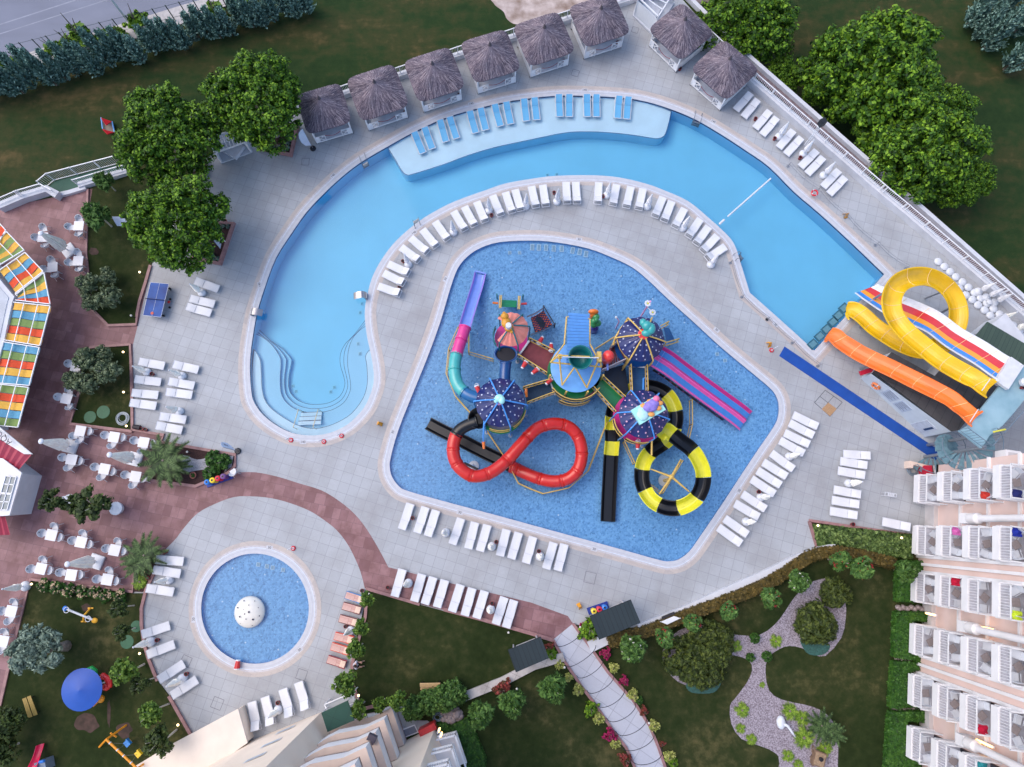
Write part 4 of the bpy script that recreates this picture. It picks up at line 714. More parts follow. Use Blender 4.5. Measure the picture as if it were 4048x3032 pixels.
bl(TH_,'13',[(1270,1205,84,'thuja bush at the left end of the row above the grate'),(1390,1145,92,'thuja bush second from the left below the wooden bench'),(1500,1115,100,'thuja bush third from the left below the wooden bench'),(1592,1085,92,'thuja bush at the right end beside the low diagonal wall')],1.0,1.0,'thuja bushes below the bench')
bl(BB,'02',[(1688,625,66,'left upper round bush at the pebble patch'),(1762,650,62,'right upper round bush at the pebble patch'),(1670,745,64,'lowest round bush by the coloured bins')],.5,.4,'round bushes in the palm bed')
bl(ST2,'02',[(463,965,76,'leftmost potted tree in the middle of the cafe terrace'),(600,985,66,'middle potted tree with white pot behind it'),(770,1000,112,'rightmost and largest potted tree on the cafe terrace')],2.1,.62,'potted trees on the cafe terrace')
for x,y,l in ((925,1020,'large round white ribbed planter of the rightmost potted tree'),(560,960,'round white ribbed planter of the middle potted tree'),(520,975,'round white ribbed planter of the leftmost potted tree')):
    p=Q('02',x,y,.3); m=MB(); n=40; vs=[(p.x+(r*(1 if j%2 else .93))*math.cos(2*PI*j/n),p.y+(r*(1 if j%2 else .93))*math.sin(2*PI*j/n),z) for r,z in ((.4,0),(.52,.5),(.5,.52),(.2,.42)) for j in range(n)]
    m.add(vs,[(i*n+j,i*n+(j+1)%n,(i+1)*n+(j+1)%n,(i+1)*n+j) for i in range(3) for j in range(n)]+[tuple(range(3*n,4*n))]); tag(m.build('ribbed_planter',M_baseW,base=p.to_2d().to_3d()),l,'planter','ribbed planters')
OV=bush('olive_tree','olive',.85,1.3,70,30,.12,81,stem=.8,rag=.22,asp=2.4,cat='tree')
bl(OV,'01',[(680,745,84,'olive tree at the upper left of the long lawn group of four'),(832,680,66,'olive tree at the top of the long lawn group of four'),(692,885,66,'olive tree at the lower left of the long lawn group of four'),(868,850,86,'olive tree at the lower right of the long lawn group of four'),(672,1335,88,'olive tree at the top left of the putting lawn group'),(800,1290,60,'smaller olive tree at the top of the putting lawn group'),(845,1440,92,'olive tree at the right of the putting lawn group'),(552,1500,72,'olive tree at the far left of the putting lawn group'),(695,1530,84,'olive tree at the bottom of the putting lawn group')],1.5,.85,'olive trees in the terrace lawns')
bl(OL[0],'01',[(815,240,92,'loose dark bush tree left of the white sign in the long lawn')],1.3,.68,None); bl(OL[0],'00',[(868,1470,66,'loose dark shrub under the ramp railing at the long lawn')],.9,.68,None)
t=thing('old_olive_tree','old silver olive tree with gnarled leaning trunk in the play lawn','tree',Q('03',530,700,0)); m=MB(); b0=Vector(t.location)
tp=Q('03',300,730,2.4); m.tube([b0,b0.lerp(tp,.25)+Vector((0,0,.1)),b0.lerp(tp,.6),tp],[.42,.3,.2,.08],9)
for q in ((400,650),(310,800),(170,740)): m.tube([b0.lerp(tp,.4),Q('03',*q,2.4)],[.14,.05],6)
m.build('trunk',S('gnarled_bark',140,128,120,ns=7,na=.35,bump=1,rough=.9),t,smooth=True); m=MB()
for i,(x,y,r) in enumerate(((262,632,92),(402,650,78),(150,720,62),(310,800,88),(165,830,62),(438,805,36),(230,720,60))):
    p=Q('03',x,y,2.6); crown(m,p,(r/2/52*.85,r/2/52*.85,.5),52,26,.25,.13,90+i,asp=2.4,rag=.2)
m.build('crown',LM['grey'],t)
OVD=bush('dark_tree','dark',.85,1.3,80,30,.12,83,stem=.8,rag=.2,cat='tree')
bl(OVD,'03',[(40,1330,120,'dark tree cut by the left edge, upper one near the bench'),(15,1530,100,'dark tree cut by the left edge, lower one near the pink slide')],1.8,.85,None)
# palms, cycads
def fronds(name,lm,n,L,seed,h=.15,cat='plant',w=.10,rise=.5,droop=.5,leaflets=12):
    t=thing(name,'x',cat); rd=random.Random(seed); MB().tube([(0,0,0),(0,0,h+.08)],[.10+h*.05,.08],8).build('trunk' if h>.5 else 'base',M_bark,t); m=MB()
    for i in range(n):
        a=2*PI*i/n*1.0+rd.uniform(-.2,.2)+(i%3)*.4; el=rd.uniform(.15,1.0)*rise; l=L*rd.uniform(.75,1.1); pv=None
        for k in range(leaflets):
            u=(k+1)/leaflets; rr=l*u*math.cos(el); z=h+l*u*math.sin(el)-droop*l*u*u*.6; p=Vector((rr*math.cos(a),rr*math.sin(a),z)); d=Vector((math.cos(a),math.sin(a),.1)); sd=Vector((-math.sin(a),math.cos(a),0))
            for s in (-1,1):
                tip=p+sd*s*w*L*3.2*(1.05-u*.8)+d*w*L*1.6-Vector((0,0,.03)); b1=p+d*.075*L; m.add([p,tip,b1],[(0,1,2)])
            if pv is not None: m.add([pv-sd*.01,pv+sd*.01,p+sd*.01,p-sd*.01],[(0,1,2,3)])
            pv=p
    m.build('fronds',LM[lm],t); return t
CY=fronds('cycad','aga',30,.62,5,cat='plant',w=.14); PA=fronds('palm','palm',16,1.9,6,h=1.2,cat='palm',leaflets=20,w=.09)
for i,(t_,x,y,r,l) in enumerate((('23',1820,705,48,'cycad right of the heart shaped juniper'),('23',2135,665,52,'cycad beside the upper box ball on the gravel'),('23',1868,1210,58,'cycad at the left edge of the lower gravel bed'),('23',1945,1440,42,'cycad at the lower left of the lower gravel bed'),('23',2030,1010,24,'tiny cycad in the gravel neck'),('33',360,1215,66,'cycad above the white bird sculpture'),('33',455,1272,60,'cycad right of the white bird sculpture'),('33',470,1425,84,'largest cycad below the white bird sculpture'),('33',60,1445,40,'cycad left of the large lower cycad'),('33',350,1572,48,'cycad near the lower edge left of the wooden cart'),('33',640,1510,60,'cycad touching the wooden cart'),('33',430,1645,44,'cycad cut by the bottom edge'),('23',1855,1355,40,'dark low plant below the left cycad on the gravel'),('33',2,1200,36,'half hidden cycad left of the oval white stone'))):
    p=Q(t_,x,y,.2); place(CY,(p.x,p.y,.05),i,l,'cycads on the gravel beds',r/2/52/.66)
for i,(t_,x,y,s,l) in enumerate((('33',610,1330,.62,'feather palm at the right edge of the gravel bed'),('33',700,1390,.5,'smaller feather palm leaning over the lawn edge'),('02',1290,640,1.05,'large palm at the left of the gravel patch bed'),('02',1370,700,.7,'smaller palm beside the large one in the gravel patch bed'),('02',1140,1390,.85,'palm in the bed left of the round pool'),('02',1090,1470,.6,'lower palm in the bed left of the round pool'))):
    p=Q(t_,x,y,1.2*s); place(PA,(p.x,p.y,.05),i*1.3,l,'palms',s)
p=Q('02',1100,1600,.3); place(CY,(p.x,p.y,.05),1,'bright leafy plant at the lower end of the palm bed','cycads on the gravel beds',.95)
# flower shrubs along the walk
FB={k:bush(nm,k,.36,.55,34,18,.11,100+i,rag=.3,asp=1.2,cl=.38,cat='flower shrub') for i,(k,nm) in enumerate((('yel','pale_bougainvillea'),('mag','magenta_bougainvillea'),('red','coral_bougainvillea')))}
FS=[('mag',620,545,34,'beside the larger kiosk'),('mag',790,762,46,'right of the arch start'),('mag',935,978,40,'on the right side of the walk, middle'),('red',1095,1220,38,'on the right side below the box ball'),('mag',820,1405,52,'on the left side of the lower walk'),('red',945,1595,54,'lowest on the left side of the walk'),('red',1238,1480,26,'small one low on the right side'),('red',340,712,42,'beside the smaller kiosk'),('yel',690,642,34,'behind the larger kiosk corner'),('yel',850,875,42,'on the right side, upper'),('yel',422,850,38,'at the end of the low diagonal wall'),('yel',502,950,34,'on the left side, upper'),('yel',575,1055,46,'on the left side at the third arch'),('yel',1010,1090,46,'on the right side above the box ball'),('yel',730,1272,46,'on the left side above the magenta one'),('yel',1170,1330,44,'on the right side, lower'),('yel',862,1468,42,'on the left side under the magenta one'),('yel',1290,1580,46,'lowest on the right side of the walk')]
nmc={'mag':'magenta','red':'coral','yel':'pale yellow'}
for k,x,y,r,l in FS: p=Q('23',x,y,.35); s=r/2/52/.32; place(FB[k],(p.x,p.y,.03),x,nmc[k]+' flowering shrub '+l,'flowering shrubs by the arched walk',s*.68)
GS=bush('green_shrub','gar',.4,.6,36,20,.12,120,rag=.25,cl=.36)
for x,y,r,l in ((655,560,70,'green shrub left of the larger kiosk'),(668,1195,46,'green shrub on the left of the walk at the fourth arch'),(355,760,42,'green shrub right of the smaller kiosk'),(1320,1620,36,'green shrub at the bottom right of the walk')): p=Q('23',x,y,.35); place(GS,(p.x,p.y,0),x,l,'green shrubs by the walk',r/2/52/.38)
p=Q('13',1975,1040,.3); place(FB['red'],(p.x,p.y,0),1,'dark red shrub below the low diagonal wall','flowering shrubs by the arched walk',1.5)
for i,(x,y,s) in enumerate(((660,300,2.6),(560,345,1.9),(420,395,1.8),(830,300,1.7),(930,260,1.4),(1090,180,2.0),(1720,110,2.2),(30,500,1.7),(130,480,1.4),(1900,40,2.2))):
    p=Q('00',x,y,.8); place(GS,(p.x,p.y,.3),i,'green shrub behind the conifer hedge, %s of ten from the left'%ORD[sorted([660,560,420,830,930,1090,1720,30,130,1900]).index(x)],'green shrubs behind the conifer hedge',s)
WFB=bush('rose_shrub','hedge',.42,.6,34,20,.11,130,flowers='cf',fn=30,rag=.2,cl=.36)
for i,(x,y) in enumerate(((345,225),(450,240),(545,268),(655,272),(750,272),(840,302),(945,308))): p=Q('03',x,y,.35); place(WFB,(p.x,p.y,0),i,'cream flowering shrub below the cafe curb, %s of seven from the left'%ORD[i],'cream flowering shrubs',1.05)
# hedges
def hedge(name,label,pl,h,lm,dens=60,s=.10,mound=False,seed=1,cat='hedge'):
    w=[Vector(p) for p in pl]; rd=random.Random(seed); m=MB(); A=abs(area(pl)); xs=[p[0] for p in pl]; ys=[p[1] for p in pl]; q=ccw([tuple(p) for p in pl])
    m.prism(q,0,h-.05)
    def inside(x,y):
        c=False; k=len(q)
        for i in range(k):
            a,b=q[i],q[i-1]
            if (a[1]>y)!=(b[1]>y) and x<(b[0]-a[0])*(y-a[1])/(b[1]-a[1])+a[0]: c=not c
        return c
    cnt=int(A*dens); k=0
    while k<cnt:
        x,y=rd.uniform(min(xs),max(xs)),rd.uniform(min(ys),max(ys))
        if inside(x,y): k+=1; leaf(m,(x,y,h+rd.uniform(-.04,.05)),(rd.gauss(0,.5),rd.gauss(0,.5),1),s*rd.uniform(.7,1.4),rd,1.4)
    for i in range(len(q)):
        a,b=Vector(q[i-1]),Vector(q[i]); L=(b-a).length; n=Vector(((b-a).y,-(b-a).x)).normalized()
        for _ in range(int(L*h*dens*.8)):
            u=rd.random(); p=a.lerp(b,u)+n*rd.uniform(-.02,.08); leaf(m,(p.x,p.y,rd.uniform(.05,h)),(n.x+rd.gauss(0,.4),n.y+rd.gauss(0,.4),rd.uniform(-.1,.9)),s*rd.uniform(.7,1.4),rd,1.4)
    c=sum((Vector(p) for p in q),Vector((0,0)))/len(q); return tag(m.build(name,LM[lm],base=(c.x,c.y,0)),label,cat)
def strip(px,w,z=0,t=None):
    pts=[(Q(t,*p,z) if t else P(*p,z)).to_2d() for p in px]; L=[];Rr=[]
    for i in range(len(pts)):
        a=pts[max(i-1,0)]; c=pts[min(i+1,len(pts)-1)]; d=(c-a).normalized(); n=Vector((-d.y,d.x)); ww=w[i] if isinstance(w,(list,tuple)) else w; L.append(pts[i]+n*ww/2); Rr.append(pts[i]-n*ww/2)
    return [tuple(p) for p in L+Rr[::-1]]
bz=[N('23',x,y) for x,y in ((810,650),(900,625),(1100,568),(1400,445),(1700,335),(2000,215))]+[N('32',x,y) for x,y in ((330,1500),(500,1385),(650,1345),(800,1352),(1000,1392),(1180,1440))]
hedge('bronze_hedge','long bronze green hedge following the white garden wall',strip(cr([(x,y+9) for x,y in bz],2,False),.8,.4),.8,'brown',90,.12)
for i,(px,l) in enumerate((([(1215,32),(1435,32),(1430,110),(1345,118),(1335,355),(1207,350)],'box hedge at the top beside the hotel'),([(1200,432),(1502,442),(1498,518),(1335,500),(1325,700),(1420,760),(1410,885),(1350,815),(1190,790),(1188,640)],'box hedge wrapping the second hotel balcony column'),([(1180,822),(1340,830),(1405,890),(1312,900),(1312,1100),(1400,1180),(1160,1195),(1165,1000)],'box hedge beside the third hotel balcony column'),([(1158,1222),(1455,1215),(1462,1305),(1292,1295),(1282,1500),(1390,1600),(1392,1720),(1122,1720),(1140,1400)],'box hedge at the lowest hotel balcony column'))):
    hedge('box_hedge',l,[Q('33',*p,.6).to_2d()[:] for p in px],.7,'hedge',110,.10,seed=i)
hedge('box_hedge','box hedge round the foot of the beige building balconies',[Q('13',*p,.4).to_2d()[:] for p in ((1440,1312),(1530,1310),(1560,1340),(1700,1268),(1835,1580),(1835,1720),(1700,1720),(1615,1390),(1480,1430))],.6,'hedge',110,.10)
tag(hedge('ground_cover','x',[Q('32',*p,.15).to_2d()[:] for p in ((545,1148),(1320,1232),(1312,1412),(1180,1400),(700,1335),(585,1310))],.32,'ivy',150,.2),kind='stuff'); bpy.data.objects['ground_cover']['label']='ivy like leafy ground cover filling the bed by the hotel'; bpy.data.objects['ground_cover']['category']='ground cover'
# succulents in the soil beds
SU=bush('succulent','grey',.16,.2,14,10,.09,140,rag=.2,cl=.5,cat='plant')
k=0
for t_,pts,l in (('10',((85,1110),(95,1150),(160,1165),(245,1190),(280,1130),(300,1105),(275,1165),(200,1165),(320,1030),(335,1005)),'in the bed by the first cabana'),('01',((1560,500),(1590,510),(1620,505),(1650,510),(1680,520),(1600,535),(1640,545),(1690,550),(1720,545),(1760,290),(1800,290)),'in the square soil bed')):
    for x,y in pts: p=Q(t_,x,y,.2); place(SU,(p.x,p.y,.11),k,'small silvery succulent '+l,'silvery succulents '+l,1.0); k+=1
# rocks
def rock(seed):
    rd=random.Random(seed); m=MB(); n,kk=9,6; vs=[]
    for i in range(kk+1):
        a=-PI/2+PI*i/kk
        for j in range(n): b=2*PI*j/n; r=.24*rd.uniform(.85,1.12) if 0<i<kk else .24; vs.append((r*math.cos(a)*math.cos(b)*1.1,r*math.cos(a)*math.sin(b),.12+r*.7*math.sin(a)))
    return m.add(vs,[(i*n+j,i*n+(j+1)%n,(i+1)*n+(j+1)%n,(i+1)*n+j) for i in range(kk) for j in range(n)]).build('boulder',S('pale_boulder',150,138,140,ns=6,na=.25,bump=.5,detail=8),smooth=True)
RK=[tag(rock(1),'x','rock'),tag(rock(2),'x','rock')]
for i,(x,y,s) in enumerate(((1505,1232,.9),(1525,1262,.9),(1545,1240,.9),(1570,1228,1.1),(1560,1265,1),(1590,1278,1),(1572,1292,1.1),(1610,1235,1.4),(1638,1232,.9),(1605,1262,.8),(1638,1262,1),(1508,1285,.9),(1545,1292,1.1),(1610,1200,.8),(1590,1200,.8),(1508,1210,.7),(1620,1280,.8))): p=Q('13',x,y,.1); place(RK[i%2],(p.x,p.y,0),i,'pale round boulder in the pile by the thuja bushes','pale boulders in the pile',s*1.1)
for y0,l,xs in ((400,'upper',(1218,1230,1258,1290,1320,1350,1378,1405)),(800,'middle',(1208,1240,1275,1305,1335)),(1205,'lower',(1190,1225,1260,1295,1330,1365))):
    for i,x in enumerate(xs): p=Q('33',x,y0+(i%2)*14-4,.1); place(RK[i%2],(p.x,p.y,0),i,'grey stone in the %s row between box hedges'%l,'stones in the %s row between hedges'%l,.9)
# ---------------- walls and railings ----------------
def wall(name,label,px,w,h,m,t=None,z0=-.1,cat='wall',zp=0):
    s=strip(px,w,zp,t); c=sum((Vector(p) for p in s),Vector((0,0)))/len(s); return tag(MB().prism(s,z0,h).build(name,m,base=(c.x,c.y,0)),label,cat)
def railing(name,label,px,z0,z1,gap=.13,t=None,m=None,rails=(0,1),post=2.0,par=None,lowwall=None,bw=.022,zp=0):
    pts=[(Q(t,*p,zp) if t else P(*p,zp)) for p in px]; th=thing(name,label,'railing',(pts[0].x,pts[0].y,0)); m=m or M_white
    if lowwall: s=strip(px,lowwall[0],zp,t); MB().prism(s,-.1,z0).build('wall',lowwall[1],th)
    a=MB(); b=MB(); c=MB()
    for p,q in zip(pts,pts[1:]):
        L=(q-p).length; zz=Vector((0,0,1)); o=lambda v,z: Vector((v.x,v.y,z))
        a.beam(o(p,z1),o(q,z1),.07,.05); a.beam(o(p,z0+.1),o(q,z0+.1),.05,.04)
        for i in range(int(L/gap)+1): v=p.lerp(q,i*gap/L); b.beam(o(v,z0+.1),o(v,z1),bw)
        for i in range(int(L/post)+1): v=p.lerp(q,min(1,i*post/L)); MB().beam(o(v,z0),o(v,z1+.06),.07).build('post',m,th)
    a.build('handrail',m,th); b.build('baluster_row',m,th); return th
railing('white_railing','white railing on a low wall behind the thatched cabanas',[(1180,440),(1360,382),(1588,306),(1812,229),(2030,157),(2240,88),(2455,20),(2560,-15)],.55,1.45,lowwall=(.45,M_white2))
railing('white_railing','long white railing on the wall along the right deck edge',[(2760,140),(2968,338),(3472,776),(3557,846),(4110,1322)],.75,1.6,lowwall=(.5,M_white2),gap=.16)
wall('white_garden_wall','low white outer wall between the service strip and the right field',[(2700,-20),(2942,221),(3642,835),(4048,1192),(4200,1325)],.34,.45,M_white2)
wall('white_garden_wall','curved low white wall along the lower right deck edge',[N('23',x,y) for x,y in ((1040,552),(1400,410),(1800,228))]+[N('32',x,y) for x,y in ((200,1510),(400,1410),(560,1350),(650,1330),(700,1328))],.5,.5,M_white2)
wall('white_garden_wall','short white wall end showing under the larger kiosk',[(655,705),(815,628)],.8,.35,M_white2,'23')
wall('low_stone_wall','low weathered pale wall running diagonally from the smaller kiosk',[(1835,2752),(1990,2690),(2110,2628),(2228,2594)],.62,.3,tiles('weathered_wall',srgb((186,180,178)),srgb((198,192,190)),srgb((120,116,116)),1.6,1.6,R(25),0,stain=srgb((136,130,126)),sf=.8,nsc=.9))
railing('terrace_railing','white railing on a thick white wall above the upper cafe terrace',[(0,1640),(200,1555),(380,1502),(468,1550)],.7,1.5,t='00',lowwall=(.6,M_white2),gap=.16,zp=.4)
railing('ramp_railing','outer white railing along the green ramp',[(370,1490),(440,1432),(620,1385),(985,1290),(1100,1262)],.1,1.3,t='00',gap=.16)
railing('ramp_railing','inner white railing on the low wall of the green ramp',[(628,1470),(880,1395),(1040,1350)],.45,1.25,t='00',lowwall=(.5,M_white2),gap=.16,zp=.2)
wall('ramp_wall','white wall edge along the foot of the green ramp',[(468,1550),(560,1530),(690,1490)],.35,.3,M_white2,'00')
struct('green_ramp',MB().prism([Q('00',x,y).to_2d() for x,y in ((370,1495),(440,1435),(620,1388),(985,1292),(1100,1265),(1100,1340),(1040,1355),(628,1475),(650,1500),(485,1548))],-.03,.1),tiles('green_ramp_carpet',srgb((26,78,62)),srgb((30,84,68)),srgb((20,62,50)),2.2,2.2,R(10),0,mort=.01,sf=.2))
# roadside fence
th=thing('wire_fence','dark green wire fence between road and conifer hedge','fence',P(0,235,0)); a=MB(); b=MB(); pr=None
for i in range(19):
    u=i/18; p=P(80+u*920,238-u*235,0); MB().tube([p,p+Vector((0,0,1.9))],.045,6).build('post',S('dark_green_metal',24,62,58,rough=.4),th)
    if pr is not None:
        for z in (.4,1.8): a.tube([pr+Vector((0,0,z)),p+Vector((0,0,z))],.018,4)
    pr=p
a.build('rail',S('dark_green_metal',24,62,58),th)
# arched walk ribs
th=thing('arched_pergola','row of thin dark metal arches over the curving garden walk','pergola',Q('23',700,1000,0)); M_dm=S('dark_metal',40,44,56,rough=.4,ns=6)
for (a_,b_) in (((395,690),(578,590)),((470,850),(705,690)),((560,935),(760,800)),((640,1052),(845,920)),((720,1160),(928,1028)),((795,1270),(1015,1140)),((868,1375),(1100,1248)),((905,1490),(1160,1372)),((985,1592),(1225,1500)),((1020,1700),(1270,1610))):
    p,q=Q('23',*a_),Q('23',*b_); pts=[]
    for i in range(15):
        an=PI*i/14; v=p.lerp(q,.5-.5*math.cos(an)); pts.append(Vector((v.x,v.y,2.2*math.sin(an)**.8)))
    MB().tube(pts,.022,6).build('arch',M_dm,th)
# ---------------- slide helpers ----------------
def path(pts,n=5): return cr([P(*p) for p in pts],n,False)
def chute(pts,w,d,name,m,parent,lip=.05,flat=.45,th=.035,mats=None,closed_end=False,cs=None):
    # open trough; cross section is a real shell with thickness
    k=len(pts); prof=[]; n=10
    for i in range(n+1):
        u=-1+2*i/n; au=abs(u); z=0 if au<flat else d*((au-flat)/(1-flat))**1.6; prof.append((u*w/2,z))
    inner=[(-w/2-lip,d)]+prof+[(w/2+lip,d)]; outer=[(x*1.0+(.0),z-th-.01) for x,z in inner][::-1]; loop=inner+outer; L=len(loop); vs=[]
    for i,p in enumerate(pts):
        t=(pts[min(i+1,k-1)]-pts[max(i-1,0)]); t.z=0; t.normalize(); s=Vector((-t.y,t.x,0))
        vs+=[p+s*x+Vector((0,0,z)) for x,z in loop]
    fs=[];mi=[]
    mb=MB()
    for i in range(k-1):
        for j in range(L):
            j2=(j+1)%L; q=0
            if cs and 1<=j<=n: q=cs[j-1]
            mb.f.append((i*L+j,i*L+j2,(i+1)*L+j2,(i+1)*L+j)); mb.m.append(q)
    mb.v=[tuple(v) for v in vs]; mb.f+=[tuple(range(L)),tuple(range((k-1)*L,k*L))[::-1]]; mb.m+=[0,0]
    return mb.build(name,m,parent,smooth=False)
def seam(pts,i,w,d,parent,m,flat=.45,r=.018):
    p=pts[i]; t=(pts[min(i+1,len(pts)-1)]-pts[max(i-1,0)]); t.z=0; t.normalize(); s=Vector((-t.y,t.x,0)); q=[]
    for a in range(11):
        u=-1+a*.2; au=abs(u); z=0 if au<flat else d*((au-flat)/(1-flat))**1.6; q.append(p+s*u*w/2+Vector((0,0,z+.012)))
    return MB().tube(q,r,5).build('seam',m,parent)
def seg(pts,a,b): k=len(pts)-1; return pts[int(a*k):int(b*k)+1]
G4=lambda o,x,y: (o[0]+x/4.002,o[1]+y/4.002)
g1=(1740,1060);g2=(2240,1160);g3=(1840,1400);g4=(2340,1400)
gl=dict(rough=.28,ns=2.5,na=.07,coat=.3)
C=dict(navy=S('navy_fibreglass',24,32,96,**gl),pink=S('magenta_fibreglass',196,50,130,**gl),salmon=S('salmon_fibreglass',236,140,124,**gl),teal=S('teal_fibreglass',56,160,160,**gl),dteal=S('dark_teal_fibreglass',14,104,106,**gl),lil=S('lilac_blue_fibreglass',118,146,222,**gl),violet=S('violet_rim',150,124,206,**gl),dblue=S('deep_blue_fibreglass',16,72,136,**gl),green=S('green_bridge_deck',24,128,74,**gl),maroon=S('maroon_bridge_deck',136,66,74,rough=.7,ns=3),nb=S('dark_bridge_deck',16,58,92,rough=.6,ns=3,na=.15),bb=S('blue_bridge_deck',20,84,140,rough=.5,ns=3),lb=S('light_blue_panel',104,166,232,**gl),gold=S('pale_gold_paint',212,178,96,rough=.4,ns=5,na=.1),tealp=S('teal_pipe_paint',20,108,118,rough=.35,ns=5),bluep=S('sky_blue_pipe',74,148,226,rough=.35,ns=5),red=S('tomato_red_fibreglass',200,36,28,**gl),black=S('black_fibreglass',9,11,19,rough=.34,ns=3,na=.2,coat=.08),yel=S('lemon_fibreglass',216,212,52,**gl),white=M_baseW,orange=S('orange_paint',226,120,40,**gl),sred=S('soda_red',196,44,48,rough=.4,ns=6),dots=S('pale_dots',176,182,210,rough=.5,ns=6),dark=S('near_black_panel',22,20,40,rough=.5,ns=9,na=.4),grey=S('grey_deck',120,116,128,ns=4),mint=S('mint_plastic',164,226,222,**gl),lav=S('lavender_cloth',142,124,206,rough=.6,ns=4,na=.15),gpink=S('pale_pink_pole',226,164,206,rough=.4,ns=4),ochre=S('ochre_plastic',204,144,46,rough=.4,ns=4))
WP=thing('water_playground','large water playground of domed towers, bridges and tube slides in the splash pool','water playground',P(2277,1480,-.3))
Z0=-.32
def V3(p,z): return Vector((p[0],p[1],z))
# ---- domed towers
def dome(c,r,ztop,zr,mat_c,rib,ribs,dots=None,gap=None,ph=0,pleats=16,legs=True,deck=2.4,dz=.5,dm=None,rail=None):
    x,y=P(c[0],c[1],zr)[:2]; w=r/(2700/(H-zr)); m=MB(); n=64; rows=9; vs=[]
    def zz(u,a): return ztop-(ztop-zr)*(u**1.7)+.045*math.cos(a*pleats)*min(1,u*2)*(u*(1.25-u))*3.2
    for i in range(rows+1):
        u=i/rows
        for j in range(n): a=2*PI*j/n; q=w*u*(1+.012*math.cos(a*pleats)*(u>.9)); vs.append((x+q*math.cos(a),y+q*math.sin(a),zz(u,a)))
    fs=[]
    for i in range(rows):
        for j in range(n):
            a=(2*PI*(j+.5)/n)
            if gap and gap[0]<a<gap[1]: continue
            fs.append((i*n+j,i*n+(j+1)%n,(i+1)*n+(j+1)%n,(i+1)*n+j)[::-1])
    m.add(vs,[f[::-1] for f in fs]); cp=m.build('dome_roof',mat_c,WP,smooth=True)
    if dots:
        d=MB()
        for (rr,cnt,of,sz) in ((.40,10,0,.062),(.60,13,.3,.052),(.80,16,.1,.062),(.93,16,.35,.045)):
            for k in range(cnt):
                a=2*PI*(k+of)/cnt; q=w*rr; cx,cy,cz=x+q*math.cos(a),y+q*math.sin(a),zz(rr,a)+.03
                if dots!=C['dots'] and k%2: pass
                sl=(ztop-zr)*1.7*rr**.7/w
                d.add([(cx+sz*math.cos(b)*1.0,cy+sz*math.sin(b),cz-((math.cos(b)*math.cos(a)+math.sin(b)*math.sin(a))*sz*sl)) for b in [2*PI*t/10 for t in range(10)]],[tuple(range(10))])
        d.build('dot_pattern',dots,cp)
    for a in ribs:
        a=R(a)+ph; pts=[(x+w*u*math.cos(a)*1.08,y+w*u*math.sin(a)*1.08,zz(min(u*1.0,1),a)+.13+(.10 if u<.3 else 0)) for u in (.14,.35,.6,.85,1.0)]
        pts.append((x+w*1.10*math.cos(a),y+w*1.10*math.sin(a),zr-.5)); o=MB().tube(pts,.055,7); 
        o.build('roof_rib',rib,WP)
        if legs: MB().tube([(x+w*1.10*math.cos(a),y+w*1.10*math.sin(a),zr-.35),(x+w*1.08*math.cos(a),y+w*1.08*math.sin(a),Z0+.02)],.06,7).lathe([(.17,0),(.17,.09),(.1,.12)],(x+w*1.08*math.cos(a),y+w*1.08*math.sin(a),Z0),10,1).build('support_post',[rib,C['white']],WP)
    if deck: MB().lathe([(w*.98,-.12),(w*.98,0)],(x,y,deck),24).build('deck',dm or C['pink'],WP)
    return x,y,w
def rail_arc(x,y,w,a0,a1,z,m=None,panel=True):
    n=10; pts=[(x+w*math.cos(R(a0+(a1-a0)*i/n)),y+w*math.sin(R(a0+(a1-a0)*i/n))) for i in range(n+1)]; m1=MB(); m1.tube([(*p,z+1.0) for p in pts],.04,6); m1.tube([(*p,z+.12) for p in pts],.035,6); m1.build('guard_rail',m or C['gold'],WP)
    if panel:
        b=MB(); b.add([(*p,z+.2) for p in pts]+[(*p,z+.9) for p in pts],[(i,i+1,n+2+i,n+1+i) for i in range(n)]); b.build('guard_panel',C['dark'],WP)
r1=dome((2020,1302),69,5.6,4.75,C['salmon'],C['tealp'],(8,52,128,232,292),gap=(R(138),R(222)),deck=2.3,dm=C['pink'])
r2=dome((2534,1341),91,5.6,4.6,C['navy'],C['gold'],(-8,62,120,178,240,296),dots=C['dots'],deck=2.6,dm=C['dblue'])
r3=dome((1978,1591),95,5.7,4.7,C['navy'],C['bluep'],(-6,58,114,178,234,292),dots=C['dots'],deck=2.8,dm=C['grey'])
r4=dome((2543,1637),94,5.6,4.6,C['navy'],C['bluep'],(-12,52,116,178,228,292),dots=S('pink_dots',206,160,190,rough=.5),deck=2.6,dm=C['pink'])
rail_arc(r3[0],r3[1],r3[2]*1.07,-60,-12,2.8); rail_arc(r3[0],r3[1],r3[2]*1.09,-115,-70,2.8,panel=False); MB().lathe([(r3[2]*.8,-.02),(r3[2]*1.02,0)],(r3[0],r3[1]-.25,2.78),20).build('green_deck_edge',C['green'],WP)
rail_arc(r4[0],r4[1],r4[2]*1.12,185,225,2.6); rail_arc(r4[0],r4[1],r4[2]*1.12,235,285,2.6); MB().lathe([(r4[2]*.9,-.05),(r4[2]*1.1,0)],(r4[0],r4[1],2.62),24).build('deck_edge',C['pink'],WP)
rail_arc(r1[0],r1[1],r1[2]*1.05,150,215,2.3,C['tealp'])
